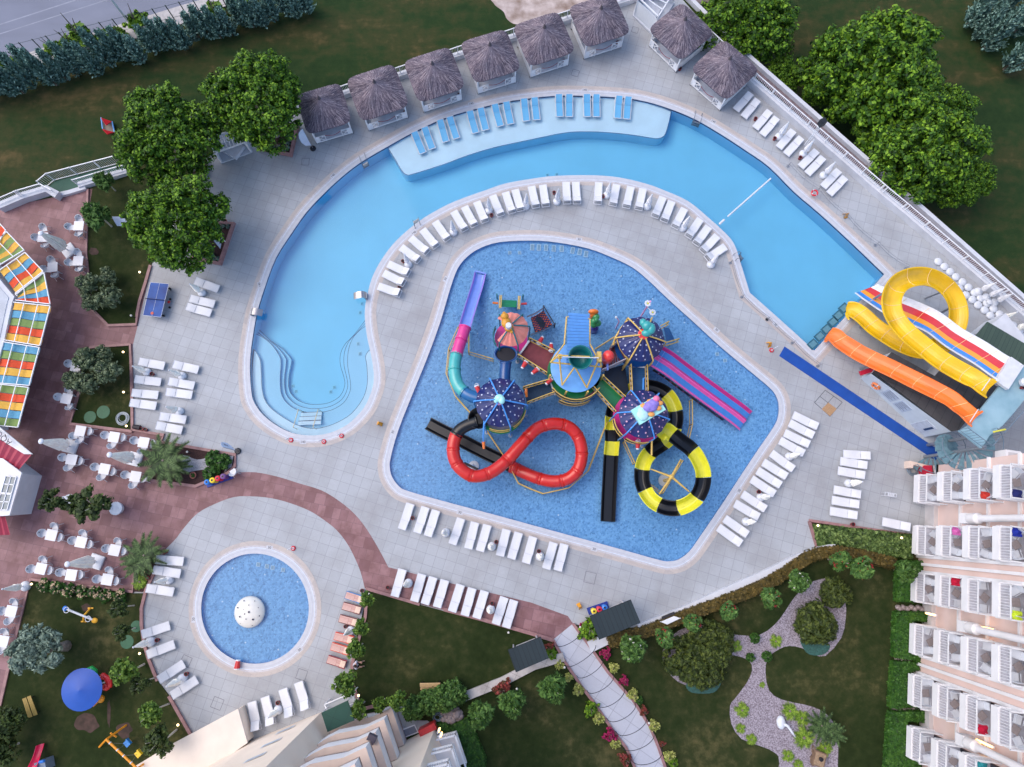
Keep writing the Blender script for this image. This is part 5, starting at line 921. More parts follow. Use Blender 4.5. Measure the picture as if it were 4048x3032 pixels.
# ---- central bucket tower
cz=3.4; c0=P(2277,1452,cz); cw=1.9
MB().lathe([(cw,-.08),(cw*1.0,.0),(cw*.3,.12)],(c0.x,c0.y,cz),36).build('round_roof',C['lb'],WP)
MB().lathe([(cw*1.02,-.1),(cw*1.02,0)],(c0.x+.02,c0.y-.35,1.9),30).build('deck',C['pink'],WP); MB().lathe([(cw*1.08,-.1),(cw*1.08,0)],(c0.x-.05,c0.y-.15,2.3),30).build('green_deck_edge',C['green'],WP)
rail_arc(c0.x,c0.y-.3,cw*1.12,215,325,2.3); rail_arc(c0.x,c0.y-.3,cw*1.2,238,300,1.2)
for a in (200,248,292,340): 
    a=R(a); MB().tube([(c0.x+cw*1.1*math.cos(a),c0.y+cw*1.1*math.sin(a),4.0),(c0.x+cw*1.12*math.cos(a),c0.y+cw*1.12*math.sin(a),Z0)],.07,7).lathe([(.2,0),(.2,.1)],(c0.x+cw*1.12*math.cos(a),c0.y+cw*1.12*math.sin(a),Z0),10,1).build('support_post',[C['gold'],C['white']],WP)
A=[P(*G4(g3,*p),z) for p,z in (((1345,130),4.4),((2150,200),4.4),((1530,490),3.7),((1920,530),3.7),((1480,20),5.2),((2120,50),5.2),((1730,200),4.9),((1980,-205),5.0))]
m=MB()
for i,j in ((0,1),(0,4),(1,5),(2,6),(3,6),(2,4),(3,5),(4,5)): m.tube([A[i],A[j]],.065,7)
m.build('bucket_frame',C['gold'],WP)
lf=[P(*G4(g2,10,380),4.6),P(*G4(g2,0,800),4.6)]; 
m=MB(); q0,q1=P(*G4(g1,2000,770),4.2),P(*G4(g1,1965,1200),4.2); m.tube([q0+Vector((.15,0,0)),q0,q1,A[0]],.06,7); q0,q1=P(*G4(g2,370,400),4.2),P(*G4(g2,365,790),4.2); m.tube([q0-Vector((.15,0,0)),q0,q1,A[1]+Vector((-.1,.3,0))],.06,7); m.build('side_frame',C['gold'],WP)
# slatted splash roof
q=[P(*G4(g2,24,305),4.15),P(*G4(g2,360,335),4.15),P(*G4(g2,350,1090),4.5),P(*G4(g2,-5,1110),4.5)]; m=MB(); n=16
for i in range(n):
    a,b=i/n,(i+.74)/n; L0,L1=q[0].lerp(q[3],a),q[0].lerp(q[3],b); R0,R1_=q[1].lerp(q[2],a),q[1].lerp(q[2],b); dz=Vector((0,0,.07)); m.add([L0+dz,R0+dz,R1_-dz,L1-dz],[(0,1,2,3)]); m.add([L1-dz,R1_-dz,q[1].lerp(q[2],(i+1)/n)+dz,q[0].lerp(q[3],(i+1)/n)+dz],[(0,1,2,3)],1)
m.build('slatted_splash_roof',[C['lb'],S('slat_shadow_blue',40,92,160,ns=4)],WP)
bc=P(2295,1413,5.55); m=MB(); m.lathe([(.55,-.9),(.70,-.5),(.86,.05),(.90,.08),(.86,.1),(.80,.05),(.66,-.5),(.5,-.85),(0,-.86)],bc,28); m.build('tipping_bucket',[C['dteal']],WP,smooth=True)
m=MB(); m.tube([bc+Vector((-1.3,.02,.12)),bc+Vector((1.3,-.06,.12))],.035,6); m.build('bucket_axle',C['white'],WP)
for q_,d_ in ((P(*G4(g2,510,1010),4.9),(.32,.75,.5)),(P(*G4(g3,1490,40),4.9),(.3,.3,.4))): MB().box(tuple(q_),d_).build('bucket_bearing',C['gold'],WP)
# red bottle shaped float
b0=P(*G4(g2,665,985),4.6); m=MB(); m.lathe([(.30,-1.5),(.42,-1.2),(.44,-.3),(.42,0),(.34,.22),(.18,.34),(.02,.38)],b0,20); m.build('red_capsule',S('coral_red_fibreglass',226,64,60,**gl),WP,smooth=True); MB().box((b0.x+.02,b0.y-.62,b0.z-1.0),(.14,.5,.3)).build('capsule_spout',C['lil'],WP)
# ---- bridges
def bridge(quad,z,m,name,ribn=8,rails=True,zz=None,panel='dark',end=None):
    w=[P(x,y,zq) for (x,y),zq in zip(quad,zz or [z]*4)]; mb=MB()   # quad: a0,a1 (start edge) b1,b0 (end edge)
    for i in range(ribn):
        u0,u1=i/ribn,(i+.9)/ribn; a,b,c,d=w[0].lerp(w[3],u0),w[1].lerp(w[2],u0),w[1].lerp(w[2],u1),w[0].lerp(w[3],u1); h=Vector((0,0,.06)); mb.add([a-h,b-h,c-h,d-h,a,b,c,d],[(4,5,6,7),(0,1,5,4),(3,2,6,7),(0,3,7,4),(1,2,6,5)])
    mb.add([p-Vector((0,0,.03)) for p in w],[(0,1,2,3)]); o=mb.build(name,m,WP)
    if rails:
        for a,b in ((w[0],w[3]),(w[1],w[2])):
            k=MB(); up=Vector((0,0,.95)); k.tube([a+up,b+up],.042,6); k.tube([a+Vector((0,0,.1)),b+Vector((0,0,.1))],.04,6); 
            for u in (0,.5,1): p=a.lerp(b,u); k.tube([p,p+up],.035,6)
            k.build('bridge_rail',C['gold'],WP); k=MB(); s=Vector((0,0,.2)); t=Vector((0,0,.82)); k.add([a+s,b+s,b+t,a+t],[(0,1,2,3)]); 
            k.build('bridge_panel',C[panel],WP)
            k=MB(); d=(b-a); 
            for i in range(5): p=a+d*(.08+.19*i)+Vector((0,0,.5)); e=a+d*(.18+.19*i)+Vector((0,0,.56)); n_=Vector((d.y,-d.x,0)).normalized()*.012; k.beam(p+n_,e+n_,.05,.12); k.beam(p-n_,e-n_,.05,.12)
            k.build('panel_pattern',C['dots'],WP)
    return w
bridge([(2092,1347),(2048,1411),(2160,1482),(2190,1396)],2.3,C['maroon'],'maroon_bridge',1)
m=MB(); m.beam(P(2092,1347,2.4),P(2046,1413,2.4),.14,.2); m.build('bridge_edge',M_baseW,WP)
bridge([(2068,1538),(2084,1597),(2190,1557),(2170,1508)],2.2,C['nb'],'dark_blue_bridge',9); MB().beam(P(2176,1512,2.4),P(2194,1562,2.4),.1,.16).build('bridge_edge',M_baseW,WP)
bridge([(2376,1492),(2338,1532),(2428,1632),(2468,1578)],2.3,C['green'],'green_bridge',10)
bridge([(2487,1450),(2550,1452),(2553,1552),(2492,1552)],2.4,C['bb'],'blue_bridge',12); MB().beam(P(2486,1448,2.5),P(2550,1452,2.5),.1,.14).build('bridge_edge',M_baseW,WP)
bridge([(1980,1185),(2044,1188),(2041,1215),(1979,1212)],.6,C['green'],'green_entry_steps',5,rails=False,zz=[.4,.4,1.2,1.2])
for s,(a,b) in enumerate((((1977,1168),(1974,1217)),((2050,1171),(2048,1222)))):
    k=MB(); a,b=P(*a,.6),P(*b,1.6); k.tube([a,b],.045,6); k.tube([a+Vector((.12,0,0)),b+Vector((.12,0,0))],.045,6); k.tube([a,a-Vector((0,0,.9))],.05,6); k.build('entry_rail',C['gold'],WP)
    MB().tube([a+Vector((-.25 if s==0 else .35,.0,-.8)),a+Vector((-.25 if s==0 else .35,0,.3))],.07,6).build('spray_nozzle',C['tealp'],WP); e=a+Vector((-.15 if s==0 else .2,-.65,0)); MB().tube([e,e+Vector((-.45 if s==0 else .45,.02,.05))],.09,7).build('water_cannon',C['orange'] if s==0 else C['sred'],WP)
# net climbing ramp
w=[P(*G4(g1,1370,790),2.2),P(*G4(g1,1640,650),.1),P(*G4(g1,1800,905),.1),P(*G4(g1,1430,1065),2.2)]; m=MB(); m2=MB(); m3=MB()
def bil(u,v): 
    p=(w[0].lerp(w[1],u)).lerp(w[3].lerp(w[2],u),v); p.z-=.35*math.sin(PI*u); return p
i0=MB(); 
for i in range(9):
    for j in range(12): (m2 if (i+j)%2 else m3).beam(bil(.25+.72*i/9,.06+.88*j/12),bil(.25+.72*(i+.8)/9,.06+.88*j/12),.085,.03)
m.add([bil(.22,.05)-Vector((0,0,.2)),bil(.98,.05)-Vector((0,0,.2)),bil(.98,.95)-Vector((0,0,.2)),bil(.22,.95)-Vector((0,0,.2))],[(0,1,2,3)]); m.build('climbing_net_mat',C['dark'],WP); m2.build('net_ropes',S('orange_rope',206,92,50),WP); m3.build('net_ropes',S('navy_rope',40,40,100),WP)
for v,nm in ((-.02,0),(1.02,1)):
    k=MB(); a=[bil(u/6,v)+Vector((0,0,.02)) for u in range(7)]; b=[p+Vector((0,0,.55)) for p in a]; k.add(a+b,[(i,i+1,8+i,7+i) for i in range(6)]); k.build('net_side_panel',S('grey_white_panel',196,198,210,ns=4),WP)
m=MB(); m.tube([bil(1.0,-.05)+Vector((0,0,.6)),bil(1.0,1.05)+Vector((0,0,.5))],.045,6); m.tube([bil(1,-.05)+Vector((0,0,.7)),bil(1,-.05)-Vector((0,0,.3))],.07,6); m.tube([bil(1,1.05)+Vector((0,0,.7)),bil(1,1.05)-Vector((0,0,.3))],.07,6); m.build('net_end_bar',S('dark_metal',40,44,56),WP)
# white rope bridge between centre tower and upper right tower
w=[P(*G4(g2,700,860),2.7),P(*G4(g2,540,1240),2.7),P(*G4(g2,940,1060),2.6),P(*G4(g2,800,790),2.6)]; m=MB(); n=8; pr=MB()
for k_,(a,b) in enumerate(((w[0],w[3]),(w[1],w[2]))):
    mm=MB(); pts=[a.lerp(b,i/n)-Vector((0,0,.35*math.sin(PI*i/n))) for i in range(n+1)]; up=[a.lerp(b,i/n)+Vector((0,0,.9)) for i in range(n+1)]; mm.tube(pts,.03,5); mm.tube(up,.035,5)
    for i in range(n+1): mm.tube([pts[i],up[i]],.016,4)
    for i in range(n): mm.tube([pts[i],up[i+1]],.014,4); mm.tube([up[i],pts[i+1]],.014,4)
    mm.add([v+Vector((0,.03,0)) for v in pts]+[v+Vector((0,.03,0)) for v in up],[(i,i+1,n+2+i,n+1+i) for i in range(n)]); mm.build('rope_side_net',S('white_rope',214,206,214),WP)
m=MB()
for i in range(10): u=i/9; a,b=w[0].lerp(w[3],u),w[1].lerp(w[2],u); d=Vector((0,0,-.35*math.sin(PI*u))); m.beam(a+d,b+d,.14,.03)
m.build('rope_bridge_plank',S('plum_plank',96,44,58),WP)
m=MB(); m.tube([P(*G4(g2,750,690),1.0),P(*G4(g2,450,880),1.0)],.05,6); m.tube([P(*G4(g2,750,690),.2),P(*G4(g2,450,880),.2)],.04,6); 
for i in range(12): a=P(*G4(g2,750,690),1.0).lerp(P(*G4(g2,450,880),1.0),i/11); m.tube([a,a-Vector((0,0,.8))],.015,4)
m.build('side_fence',C['gold'],WP)
MB().prism([P(*q_,1.3).to_2d() for q_ in ((2392,1462),(2470,1440),(2486,1545),(2462,1562),(2385,1492))],1.2,1.3,bottom=True).build('lower_deck',S('deep_navy_deck',14,36,62,rough=.4,ns=2,na=.3),WP)
# ladders / ramp right of the upper right tower
w=[P(*G4(g2,1530,530),1.6),P(*G4(g2,1625,550),.2),P(*G4(g2,1705,730),.2),P(*G4(g2,1580,750),1.6)]; m=MB().add(w,[(0,1,2,3)]); m.build('blue_ramp',C['bb'],WP)
for a,b in (((1490,515),(1620,440)),((1580,775),(1780,715))):
    m=MB(); p,q_=P(*G4(g2,*a),1.9),P(*G4(g2,*b),.9); m.tube([p,q_,q_-Vector((0,0,1.1))],.05,6); m.tube([p-Vector((0,.2,.2)),q_-Vector((0,.2,.2))],.045,6); m.build('ramp_rail',C['gold'],WP)
MB().tube([P(*G4(g2,990,400),4.3),P(*G4(g2,870,540),4.2),P(*G4(g2,770,700),4.2),P(*G4(g2,740,810),3.8)],.08,7).build('curved_frame',C['gold'],WP)
MB().tube([P(*G4(g2,800,730),4.4),P(*G4(g2,860,880),4.0),P(*G4(g2,970,1040),3.5),P(*G4(g2,860,1240),.2)],.09,7).build('curved_frame',C['gold'],WP)
# ---- double pink and blue slide
pts=path([(2590,1408,2.9),(2640,1438,2.7),(2700,1483,1.9),(2770,1535,1.2),(2860,1600,.6),(2915,1640,.25),(2945,1665,-.02)]); s=[]
for sgn in (-1,1):
    q=[]
    for i,p in enumerate(pts): t=(pts[min(i+1,len(pts)-1)]-pts[max(i-1,0)]); t.z=0; t.normalize(); q.append(p+Vector((-t.y,t.x,0))*.46*sgn)
    chute(q,.78,.26,'slide_lane',[C['pink'] if sgn>0 else S('hot_pink_fibreglass',230,96,170,**gl),S('slide_blue',64,130,206,**gl)],WP,lip=.07,flat=.55,cs=[0,0,1,1,1,1,1,1,0,0])
m=MB(); 
for i in range(2,22):
    p=pts[i]; t=(pts[i+1]-pts[i-1]); t.z=0; t.normalize(); e=p-Vector((-t.y,t.x,0))*1.0; e2=pts[i+1]-Vector((-t.y,t.x,0))*1.0; m.add([e+Vector((0,0,.2)),e2+Vector((0,0,.2)),e2+Vector((0,0,-.35)),e+Vector((0,0,-.35))],[(0,1,2,3)])
m.build('slide_side_skirt',C['dark'],WP)
m=MB()
for i in range(9): 
    p=pts[4+i*2]; t=(pts[5+i*2]-pts[3+i*2]); t.z=0; t.normalize(); e=p-Vector((-t.y,t.x,0))*1.02; m.sphere(e+Vector((0,0,-.05)),(.09,.09,.09),8,5)
m.build('skirt_pattern',S('mauve_dots',96,60,110),WP)
MB().tube([P(*G4(g2,1555,920),3.3),P(*G4(g2,1400,1165),3.3)],.025,5).build('start_bar',C['lil'],WP)
# ---- left slide: lilac trough, pink and teal tubes, blue tube
pts=path([(1899,1085,-.05),(1890,1125,.0),(1870,1190,.5),(1850,1255,1.1),(1838,1296,1.7)]); chute(pts,.86,.34,'slide_trough',[C['violet'],C['lil']],WP,lip=.05,flat=.5,cs=[0]+[1]*8+[0]); MB().box((pts[0].x,pts[0].y+.15,.0),(.95,.12,.2),-.25).build('slide_end_lip',C['lil'],WP)
def tubeslide(pts,r,name,m,joints=None,jr=.05):
    mb=MB().tube(pts,r,16); o=mb.build(name,m,WP,smooth=True)
    for j in (0,len(pts)-1): 
        d=(pts[min(j+1,len(pts)-1)]-pts[max(j-1,0)]).normalized(); MB().tube([pts[j]-d*.05,pts[j]+d*.05],r+jr,16).build('tube_flange',m,WP)
    return o
full=path([(1838,1296,2.0),(1826,1335,2.15),(1810,1385,2.3),(1799,1430,2.45),(1798,1475,2.6),(1810,1520,2.7),(1840,1553,2.85),(1880,1572,2.95),(1930,1580,3.0),(1990,1585,3.0)],6)
K=len(full)-1
for a,b,c in ((0,.13,'pink'),(.13,.27,'pink'),(.27,.42,'teal'),(.42,.66,'teal'),(.66,1,'dblue')): tubeslide(full[int(a*K):int(b*K)+1],.46,'tube_slide_segment',S('bright_'+c+'_tube',*{'pink':(214,60,140),'teal':(70,172,172),'dblue':(20,96,156)}[c],**gl))
# blue funnel tube under the pink dome
pts=path([(2000,1408,2.9),(1999,1440,2.7),(1996,1475,2.6),(1995,1520,2.6)]); tubeslide(pts[4:],.42,'funnel_tube',C['dblue'])
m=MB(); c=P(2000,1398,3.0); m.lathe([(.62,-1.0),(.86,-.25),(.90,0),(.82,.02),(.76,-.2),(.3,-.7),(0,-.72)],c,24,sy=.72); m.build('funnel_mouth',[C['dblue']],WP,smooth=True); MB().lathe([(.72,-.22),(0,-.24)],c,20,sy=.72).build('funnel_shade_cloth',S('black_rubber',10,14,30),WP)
# ---- red knot tube
kn=path([(1886,1668,3.5),(1850,1680,3.4),(1815,1702,3.3),(1797,1735,3.2),(1791,1775,3.1),(1797,1815,3.0),(1820,1852,2.95),(1862,1880,2.9),(1905,1880,2.85),(1950,1862,2.8),(2005,1818,2.75),(2060,1757,2.7),(2110,1704,2.6),(2150,1682,2.5),(2200,1675,2.4),(2248,1688,2.2),(2282,1722,2.05),(2298,1768,1.9),(2298,1815,1.7),(2282,1860,1.5),(2245,1892,1.3),(2195,1903,1.15),(2135,1893,1.0),(2075,1870,.8),(2025,1846,.55)],4)
K=len(kn)-1; bk=int(.11*K); tubeslide(kn[:bk+1],.46,'tube_slide_segment',C['black']); i=bk
while i<K: j=min(K,i+6); tubeslide(kn[i:j+1],.47,'tube_slide_segment',C['red'],jr=.03); i=j
m=MB(); m.lathe([(.45,-.1),(.8,.3),(.75,.32),(.4,-.05)],P(1893,1655,3.5),20); m.build('tube_entry_cone',C['black'],WP)
pts=path([(2028,1846,.2),(1990,1826,.12),(1900,1782,.05),(1800,1730,0),(1740,1700,-.03),(1693,1675,-.06)]); chute(pts,.92,.34,'exit_chute',C['black'],WP,lip=.06,flat=.6)
m=MB(); c=P(1873,1843,-.3); m.lathe([(.42,0),(.42,.12),(.2,.14)],c,18); m.tube([c,c+Vector((0,0,2.4))],.08,8); m.build('slide_foot',C['white'],WP); MB().tube([P(1835,1830,2.4),P(1890,1856,2.4)],.09,6).build('slide_bracket',C['black'],WP)
# ---- black and yellow spiral trough
sp_=path([(2598,1722,3.5),(2625,1702,3.45),(2655,1722,3.4),(2690,1750,3.35),(2720,1772,3.2),(2748,1805,3.0),(2772,1860,2.8),(2772,1915,2.6),(2750,1965,2.4),(2712,1995,2.25),(2665,2010,2.1),(2615,2003,2.0),(2570,1975,1.85),(2540,1925,1.7),(2533,1870,1.6),(2545,1820,1.5),(2572,1785,1.4),(2600,1765,1.3),(2640,1735,1.2),(2662,1690,1.1),(2667,1640,1.0),(2652,1590,.95),(2622,1555,.9),(2575,1535,.85),(2525,1535,.8),(2470,1560,.75),(2433,1600,.7),(2418,1650,.6),(2417,1700,.5),(2418,1745,.4),(2413,1800,.25),(2408,1900,.1),(2404,1980,0),(2401,2062,-.06)],4)
K=len(sp_)-1; cuts=[0,8,18,26,32,39,45,51,57,63,70,76,81,87,94,100,108,112,116,120,K]
cl=['yel','black','yel','black','yel','black','yel','black','yel','black','yel','black','yel','black','yel','black','yel','black','yel','black']
for i in range(len(cuts)-1):
    a,b=cuts[i],min(K,cuts[i+1])
    if b>a: chute(sp_[a:b+1],1.0,.44 if i<17 else .36,'slide_segment',C[cl[i%20]],WP,lip=.07,flat=.3 if i<17 else .6)
m=MB(); c=P(2625,1900,-.3); m.lathe([(.46,0),(.46,.14),(.25,.16)],c,18); m.build('slide_foot',C['white'],WP)
m=MB(); c2=P(2655,1885,2.0); 
m.tube([c,c+Vector((0,0,2.2))],.13,8); m.tube([c+Vector((0,0,2.1)),c2],.1,6)
for x,y in ((2572,1854),(2605,1955),(2725,1944),(2692,1815)): m.tube([c2,P(x,y,2.0)],[.1,.05],6)
m.sphere(c2,.2,10,6); m.build('star_support',C['gold'],WP)
MB().tube([P(2577,1738,3.6),P(2576,1800,3.4)],.07,7).build('support_strut',C['gold'],WP)
# low gold net fence around the slides
def lowf(px,z=.9,t=None):
    m=MB(); pts=[P(x,y,z) for x,y in px]; m.tube(pts,.04,6)
    for a,b in zip(pts,pts[1:]):
        n=max(2,int((b-a).length/.16)); 
        for i in range(n+1): p=a.lerp(b,i/n); m.tube([p,p-Vector((0,0,z+.25))],.045 if i in(0,n) else .010,4)
        m.tube([a-Vector((0,0,z)),b-Vector((0,0,z))],.03,5)
    m.build('net_fence',C['gold'],WP)
lowf([(1811,1292),(1773,1378),(1763,1475),(1800,1565),(1860,1632)]); lowf([(1852,1298),(1852,1390),(1948,1418)]); lowf([(1925,1702),(1990,1800),(2050,1910),(2105,1935),(2148,1951),(2250,1928),(2327,1860),(2400,1670)]); lowf([(2737,1577),(2738,1675),(2720,1755)]); lowf([(2470,1745),(2510,1830)]); lowf([(2700,1820),(2620,1950),(2560,1905)])
# little soda cup buckets
def cup(c,z,rz):
    x,y,_=P(*c,z); m=MB(); d=Vector((math.cos(rz),math.sin(rz),0)); a=Vector((x,y,z)); m.tube([a-d*.28,a-d*.22,a+d*.20,a+d*.27],[.10,.13,.19,.20],10,0); m.tube([a-d*.33,a-d*.24],[.11,.13],10,1); m.tube([a+d*.24,a+d*.32],[.21,.2],10,1); m.tube([a+d*.3+Vector((.14*math.cos(t),.14*math.sin(t),.15)) for t in [2*PI*i/10 for i in range(10)]],.02,5,1,closed=True); m.build('tipping_cup',[C['sred'],C['white']],WP)
for c,z,a in ((G4(g1,1592,1140),3.0,-2.1),(G4(g1,1757,1250),3.0,-1.6),(G4(g1,1330,1530),3.0,1.0),(G4(g1,1500,1630),3.0,.7),(G4(g3,1320,430),3.0,.8),(G4(g3,200,560),4.0,1.9),(G4(g4,725,1440),3.0,1.5)): cup(c,z,a)
cc_=P(*G4(g3,285,1380),3.4); m=MB(); m.tube([cc_+Vector((.1,1.6,1.0)),cc_+Vector((0,.4,.5)),cc_],.06,7); m.build('spray_arm',C['bluep'],WP); MB().tube([cc_+Vector((0,-.0,-.1)),cc_+Vector((.02,-.5,-.3))],[.13,.09],8).build('orange_nozzle',C['orange'],WP)
a=P(*G4(g3,960,600),3.2); MB().tube([a+Vector((0,.25,0)),a,a+Vector((.05,-.35,-.1))],[.1,.12,.08],8).build('orange_nozzle',C['orange'],WP)
MB().tube([P(*G4(g4,810,560),4.4),P(*G4(g4,812,385),4.6),P(*G4(g4,835,378),4.5)],.05,6).build('spray_arm',C['bluep'],WP)
# toy figures on the roofs (plain generic shapes)
def blob(name,parts,m): 
    mb=MB(); 
    for p,r,k in parts: mb.sphere(p,r,14,9,k)
    mb.build(name,m,WP,smooth=True)
t=Vector((r1[0]-.35,r1[1]+.1,5.65)); blob('ochre_roof_figure',[(t+Vector((-.1,.55,.25)),(.3,.27,.3),0),(t+Vector((0,.12,.1)),(.36,.42,.34),0),(t+Vector((.2,-.25,0)),(.33,.3,.3),0),(t+Vector((.42,-.42,-.05)),(.16,.22,.14),0),(t+Vector((-.15,.75,.2)),(.14,.18,.12),0)],C['ochre']); MB().lathe([(.22,-.35),(.21,.1),(.19,.14),(0,.15)],t+Vector((.18,-.22,.55)),16).build('white_hat',C['white'],WP)
t=Vector((r2[0]+.1,r2[1]+.35,5.6)); blob('teal_roof_figure',[(t+Vector((-.15,.55,.3)),(.26,.3,.25),0),(t+Vector((.1,.3,.35)),(.38,.36,.34),0),(t+Vector((.4,.1,.3)),(.33,.42,.3),0),(t+Vector((.1,-.2,.15)),(.38,.28,.3),0)],C['teal']); MB().lathe([(.36,0),(.40,.16),(.34,.2),(.1,.2)],t+Vector((-.1,-.25,-.1)),18).build('coral_collar',S('coral_red_fibreglass',226,64,60),WP)
t=Vector((r3[0],r3[1],5.7)); blob('mint_roof_figure',[(t+Vector((-.05,.1,.2)),(.34,.3,.26),0),(t+Vector((.12,-.05,.3)),(.24,.3,.22),0),(t+Vector((-.3,0,.05)),(.16,.24,.14),0)],C['mint']); MB().lathe([(.34,0),(.38,.1),(.3,.14)],t+Vector((-.05,0,-.12)),7).build('petal_collar',C['gpink'],WP)
t=Vector((r4[0]+.15,r4[1]+.12,5.5)); rz=R(30); m=MB().box(t+Vector((0,0,.15)),(2.15,1.2,.28),rz); m.build('toy_bed_base',C['mint'],WP); m=MB(); 
cs_,sn_=math.cos(rz),math.sin(rz); L=lambda x,y,z: t+Vector((x*cs_-y*sn_,x*sn_+y*cs_,z))
m=MB(); m.sphere(L(-.55,-.1,.33),(.42,.42,.16),14,7); m.sphere(L(-.45,.15,.33),(.3,.3,.14),14,7); m.build('pillow',S('pale_aqua_cushion',182,224,232,ns=5),WP,smooth=True)
m=MB(); 
for x,y,r_ in ((.25,.12,.5),(.05,.15,.38),(.5,.2,.42)): m.sphere(L(x,y,.42),(r_,r_*.8,.26),16,8)
m.build('lavender_blanket',C['lav'],WP,smooth=True); m=MB(); 
for x,y in ((-.15,.42),(.0,-.38),(.65,-.25),(.95,.0),(.4,.45)): m.sphere(L(x,y,.36),(.24,.18,.14),12,6)
m.build('orange_bolster',S('apricot_plastic',232,160,84),WP,smooth=True); m=MB().sphere(L(.85,.38,.5),(.24,.24,.22),12,7); m.build('pink_ball',S('rose_plastic',236,120,160),WP,smooth=True)
# free standing water toys
t=thing('water_turtle','orange, green and purple water toy standing right of the slatted blue roof','water toy',P(*G4(g2,440,500),-.3)); o=Vector(t.location)
m=MB(); c=P(*G4(g2,425,290),2.0); m.sphere(c,(.42,.22,.3),14,8); m.tube([c,P(*G4(g2,400,380),1.4)],.22,10); m.build('orange_top',C['orange'],t,smooth=True)
m=MB(); 
for x,y,r_,z in ((465,370,.3,1.7),(440,440,.33,1.4),(495,470,.28,1.3),(430,490,.28,1.2),(470,420,.2,1.9)): m.sphere(P(*G4(g2,x,y),z),r_,12,8)
m.build('green_body',S('grass_green_plastic',52,140,84,**gl),t,smooth=True); m=MB(); a=P(*G4(g2,435,565),.2); m.lathe([(.34,-.5),(.32,.5),(.2,.7)],(a.x,a.y,.1),12,sy=.8); m.build('purple_base',S('purple_plastic',66,50,140,**gl),t)
t=thing('flower_shower','tall pale pink pole with white daisy heads behind the upper right dome','water toy',P(2570,1262,-.3)); b=Vector(t.location); tp=P(2571,1191,4.6)
b2=Vector((tp.x,tp.y,-.3)); t.location=b2; MB().tube([b2,Vector((tp.x,tp.y,4.6))],.07,8).build('pole',C['gpink'],t)
for (x,y),z,s in (((2561,1199),4.4,-1),((2580,1235),3.2,1)):
    c=P(x,y,z); m=MB()
    for k in range(8): a=2*PI*k/8; m.sphere(c+Vector((.17*math.cos(a),.17*math.sin(a),0)),(.09,.09,.03),8,4)
    m.sphere(c+Vector((0,0,.03)),(.08,.08,.05),8,4,1); m.tube([c,Vector((tp.x,tp.y,z))],.03,5); m.build('daisy_head',[C['white'],C['yel']],t)
t=thing('pink_spray_pole','small bent pink spray pole left of the upper right dome','water toy',P(2457,1290,-.3)); a=P(2457,1290,0); e=P(2436,1254,2.2); t.location=(e.x+.3,e.y-.2,-.3); o=Vector(t.location)
MB().tube([o,o+Vector((0,0,2.0)),o+Vector((-.15,.1,2.3)),Vector((e.x,e.y,2.25))],.045,7).build('pole',C['gpink'],t); MB().sphere((e.x,e.y,2.2),.1,8,5).build('spray_head',C['white'],t)
# ---------------- big slide tower on the right ----------------
n3=lambda x,y: N('31',x,y); n4=lambda x,y: N('32',x,y)
ora=S('orange_slide_fibreglass',244,122,50,rough=.32,ns=.8,na=.12,coat=.3,detail=7); yl=S('yellow_slide_fibreglass',228,182,14,rough=.34,ns=.8,na=.16,coat=.3,detail=7); wsl=S('white_slide_fibreglass',214,216,222,**gl)
joint=S('pale_joint',236,206,150,ns=6); M_st=S('galvanised_steel',150,154,162,rough=.4,ns=6,metal=.6)
def tp_(l): return [(*n3(x,y),z) for x,y,z in l]
OR_=path(tp_([(648,1158,-.0),(700,1165,.55),(760,1215,1.0),(880,1292,1.5),(980,1345,2.0),(1150,1425,2.9),(1300,1500,3.7),(1450,1575,4.5),(1600,1655,5.5),(1700,1735,6.3),(1780,1795,7.03),(1815,1822,7.1)]),6)
t=thing('orange_slide','orange open water slide, lowest of the big slides at the right','water slide',(OR_[20].x,OR_[20].y,0))
chute(OR_,1.25,.42,'trough',ora,t,lip=.08,flat=.25,th=.06)
for i in range(10,62,7): seam(OR_,i,1.25,.42,t,joint,.25,.02)
MB().tube([OR_[60]+Vector((.35,.45,.5)),OR_[60]+Vector((-.35,-.45,.5))],.03,6).build('start_bar',wsl,t)
for i in (14,26): p=OR_[i]; MB().tube([p-Vector((0,0,.1)),Vector((p.x,p.y,0))],.08,8).build('support_post',M_st,t)
YL=path(tp_([(800,972,0),(850,965,.5),(920,1010,.9),(1000,1085,1.2),(1100,1155,1.5),(1220,1225,1.8),(1350,1270,2.0),(1480,1262,2.2),(1590,1190,2.6),(1660,1060,3.0),(1660,920,3.3),(1590,795,3.6),(1470,715,3.9),(1340,700,4.2),(1215,745,4.5),(1150,840,4.7),(1145,950,4.9),(1190,1050,5.1),(1275,1150,5.3),(1400,1255,5.5),(1520,1350,5.8),(1650,1430,6.1),(1780,1500,6.5),(1870,1555,7.03),(1925,1590,7.1)]),6)
t=thing('yellow_spiral_slide','yellow open water slide with one big round loop','water slide',(YL[30].x,YL[30].y,0))
chute(YL,1.3,.45,'trough',yl,t,lip=.09,flat=.2,th=.06)
for i in range(10,140,7): seam(YL,i,1.3,.45,t,joint,.2,.02)
MB().tube([YL[138]+Vector((.4,.45,.5)),YL[138]+Vector((-.3,-.4,.5))],.03,6).build('start_bar',wsl,t)
for i in (16,40,60,84): p=YL[i]; MB().tube([p-Vector((0,0,.12)),Vector((p.x,p.y,0))],.09,8).build('support_post',M_st,t)
p=YL[66]; MB().tube([Vector(Q('31',1430,860,.1)),p-Vector((0,0,.1))],.07,8).build('support_strut',M_st,t)
RB=path(tp_([(950,790,-.0),(1010,828,.6),(1145,910,1.6),(1325,985,2.7),(1480,1062,3.6),(1640,1178,4.7),(1835,1295,5.9),(1980,1390,6.8),(2080,1455,7.3)]),6)
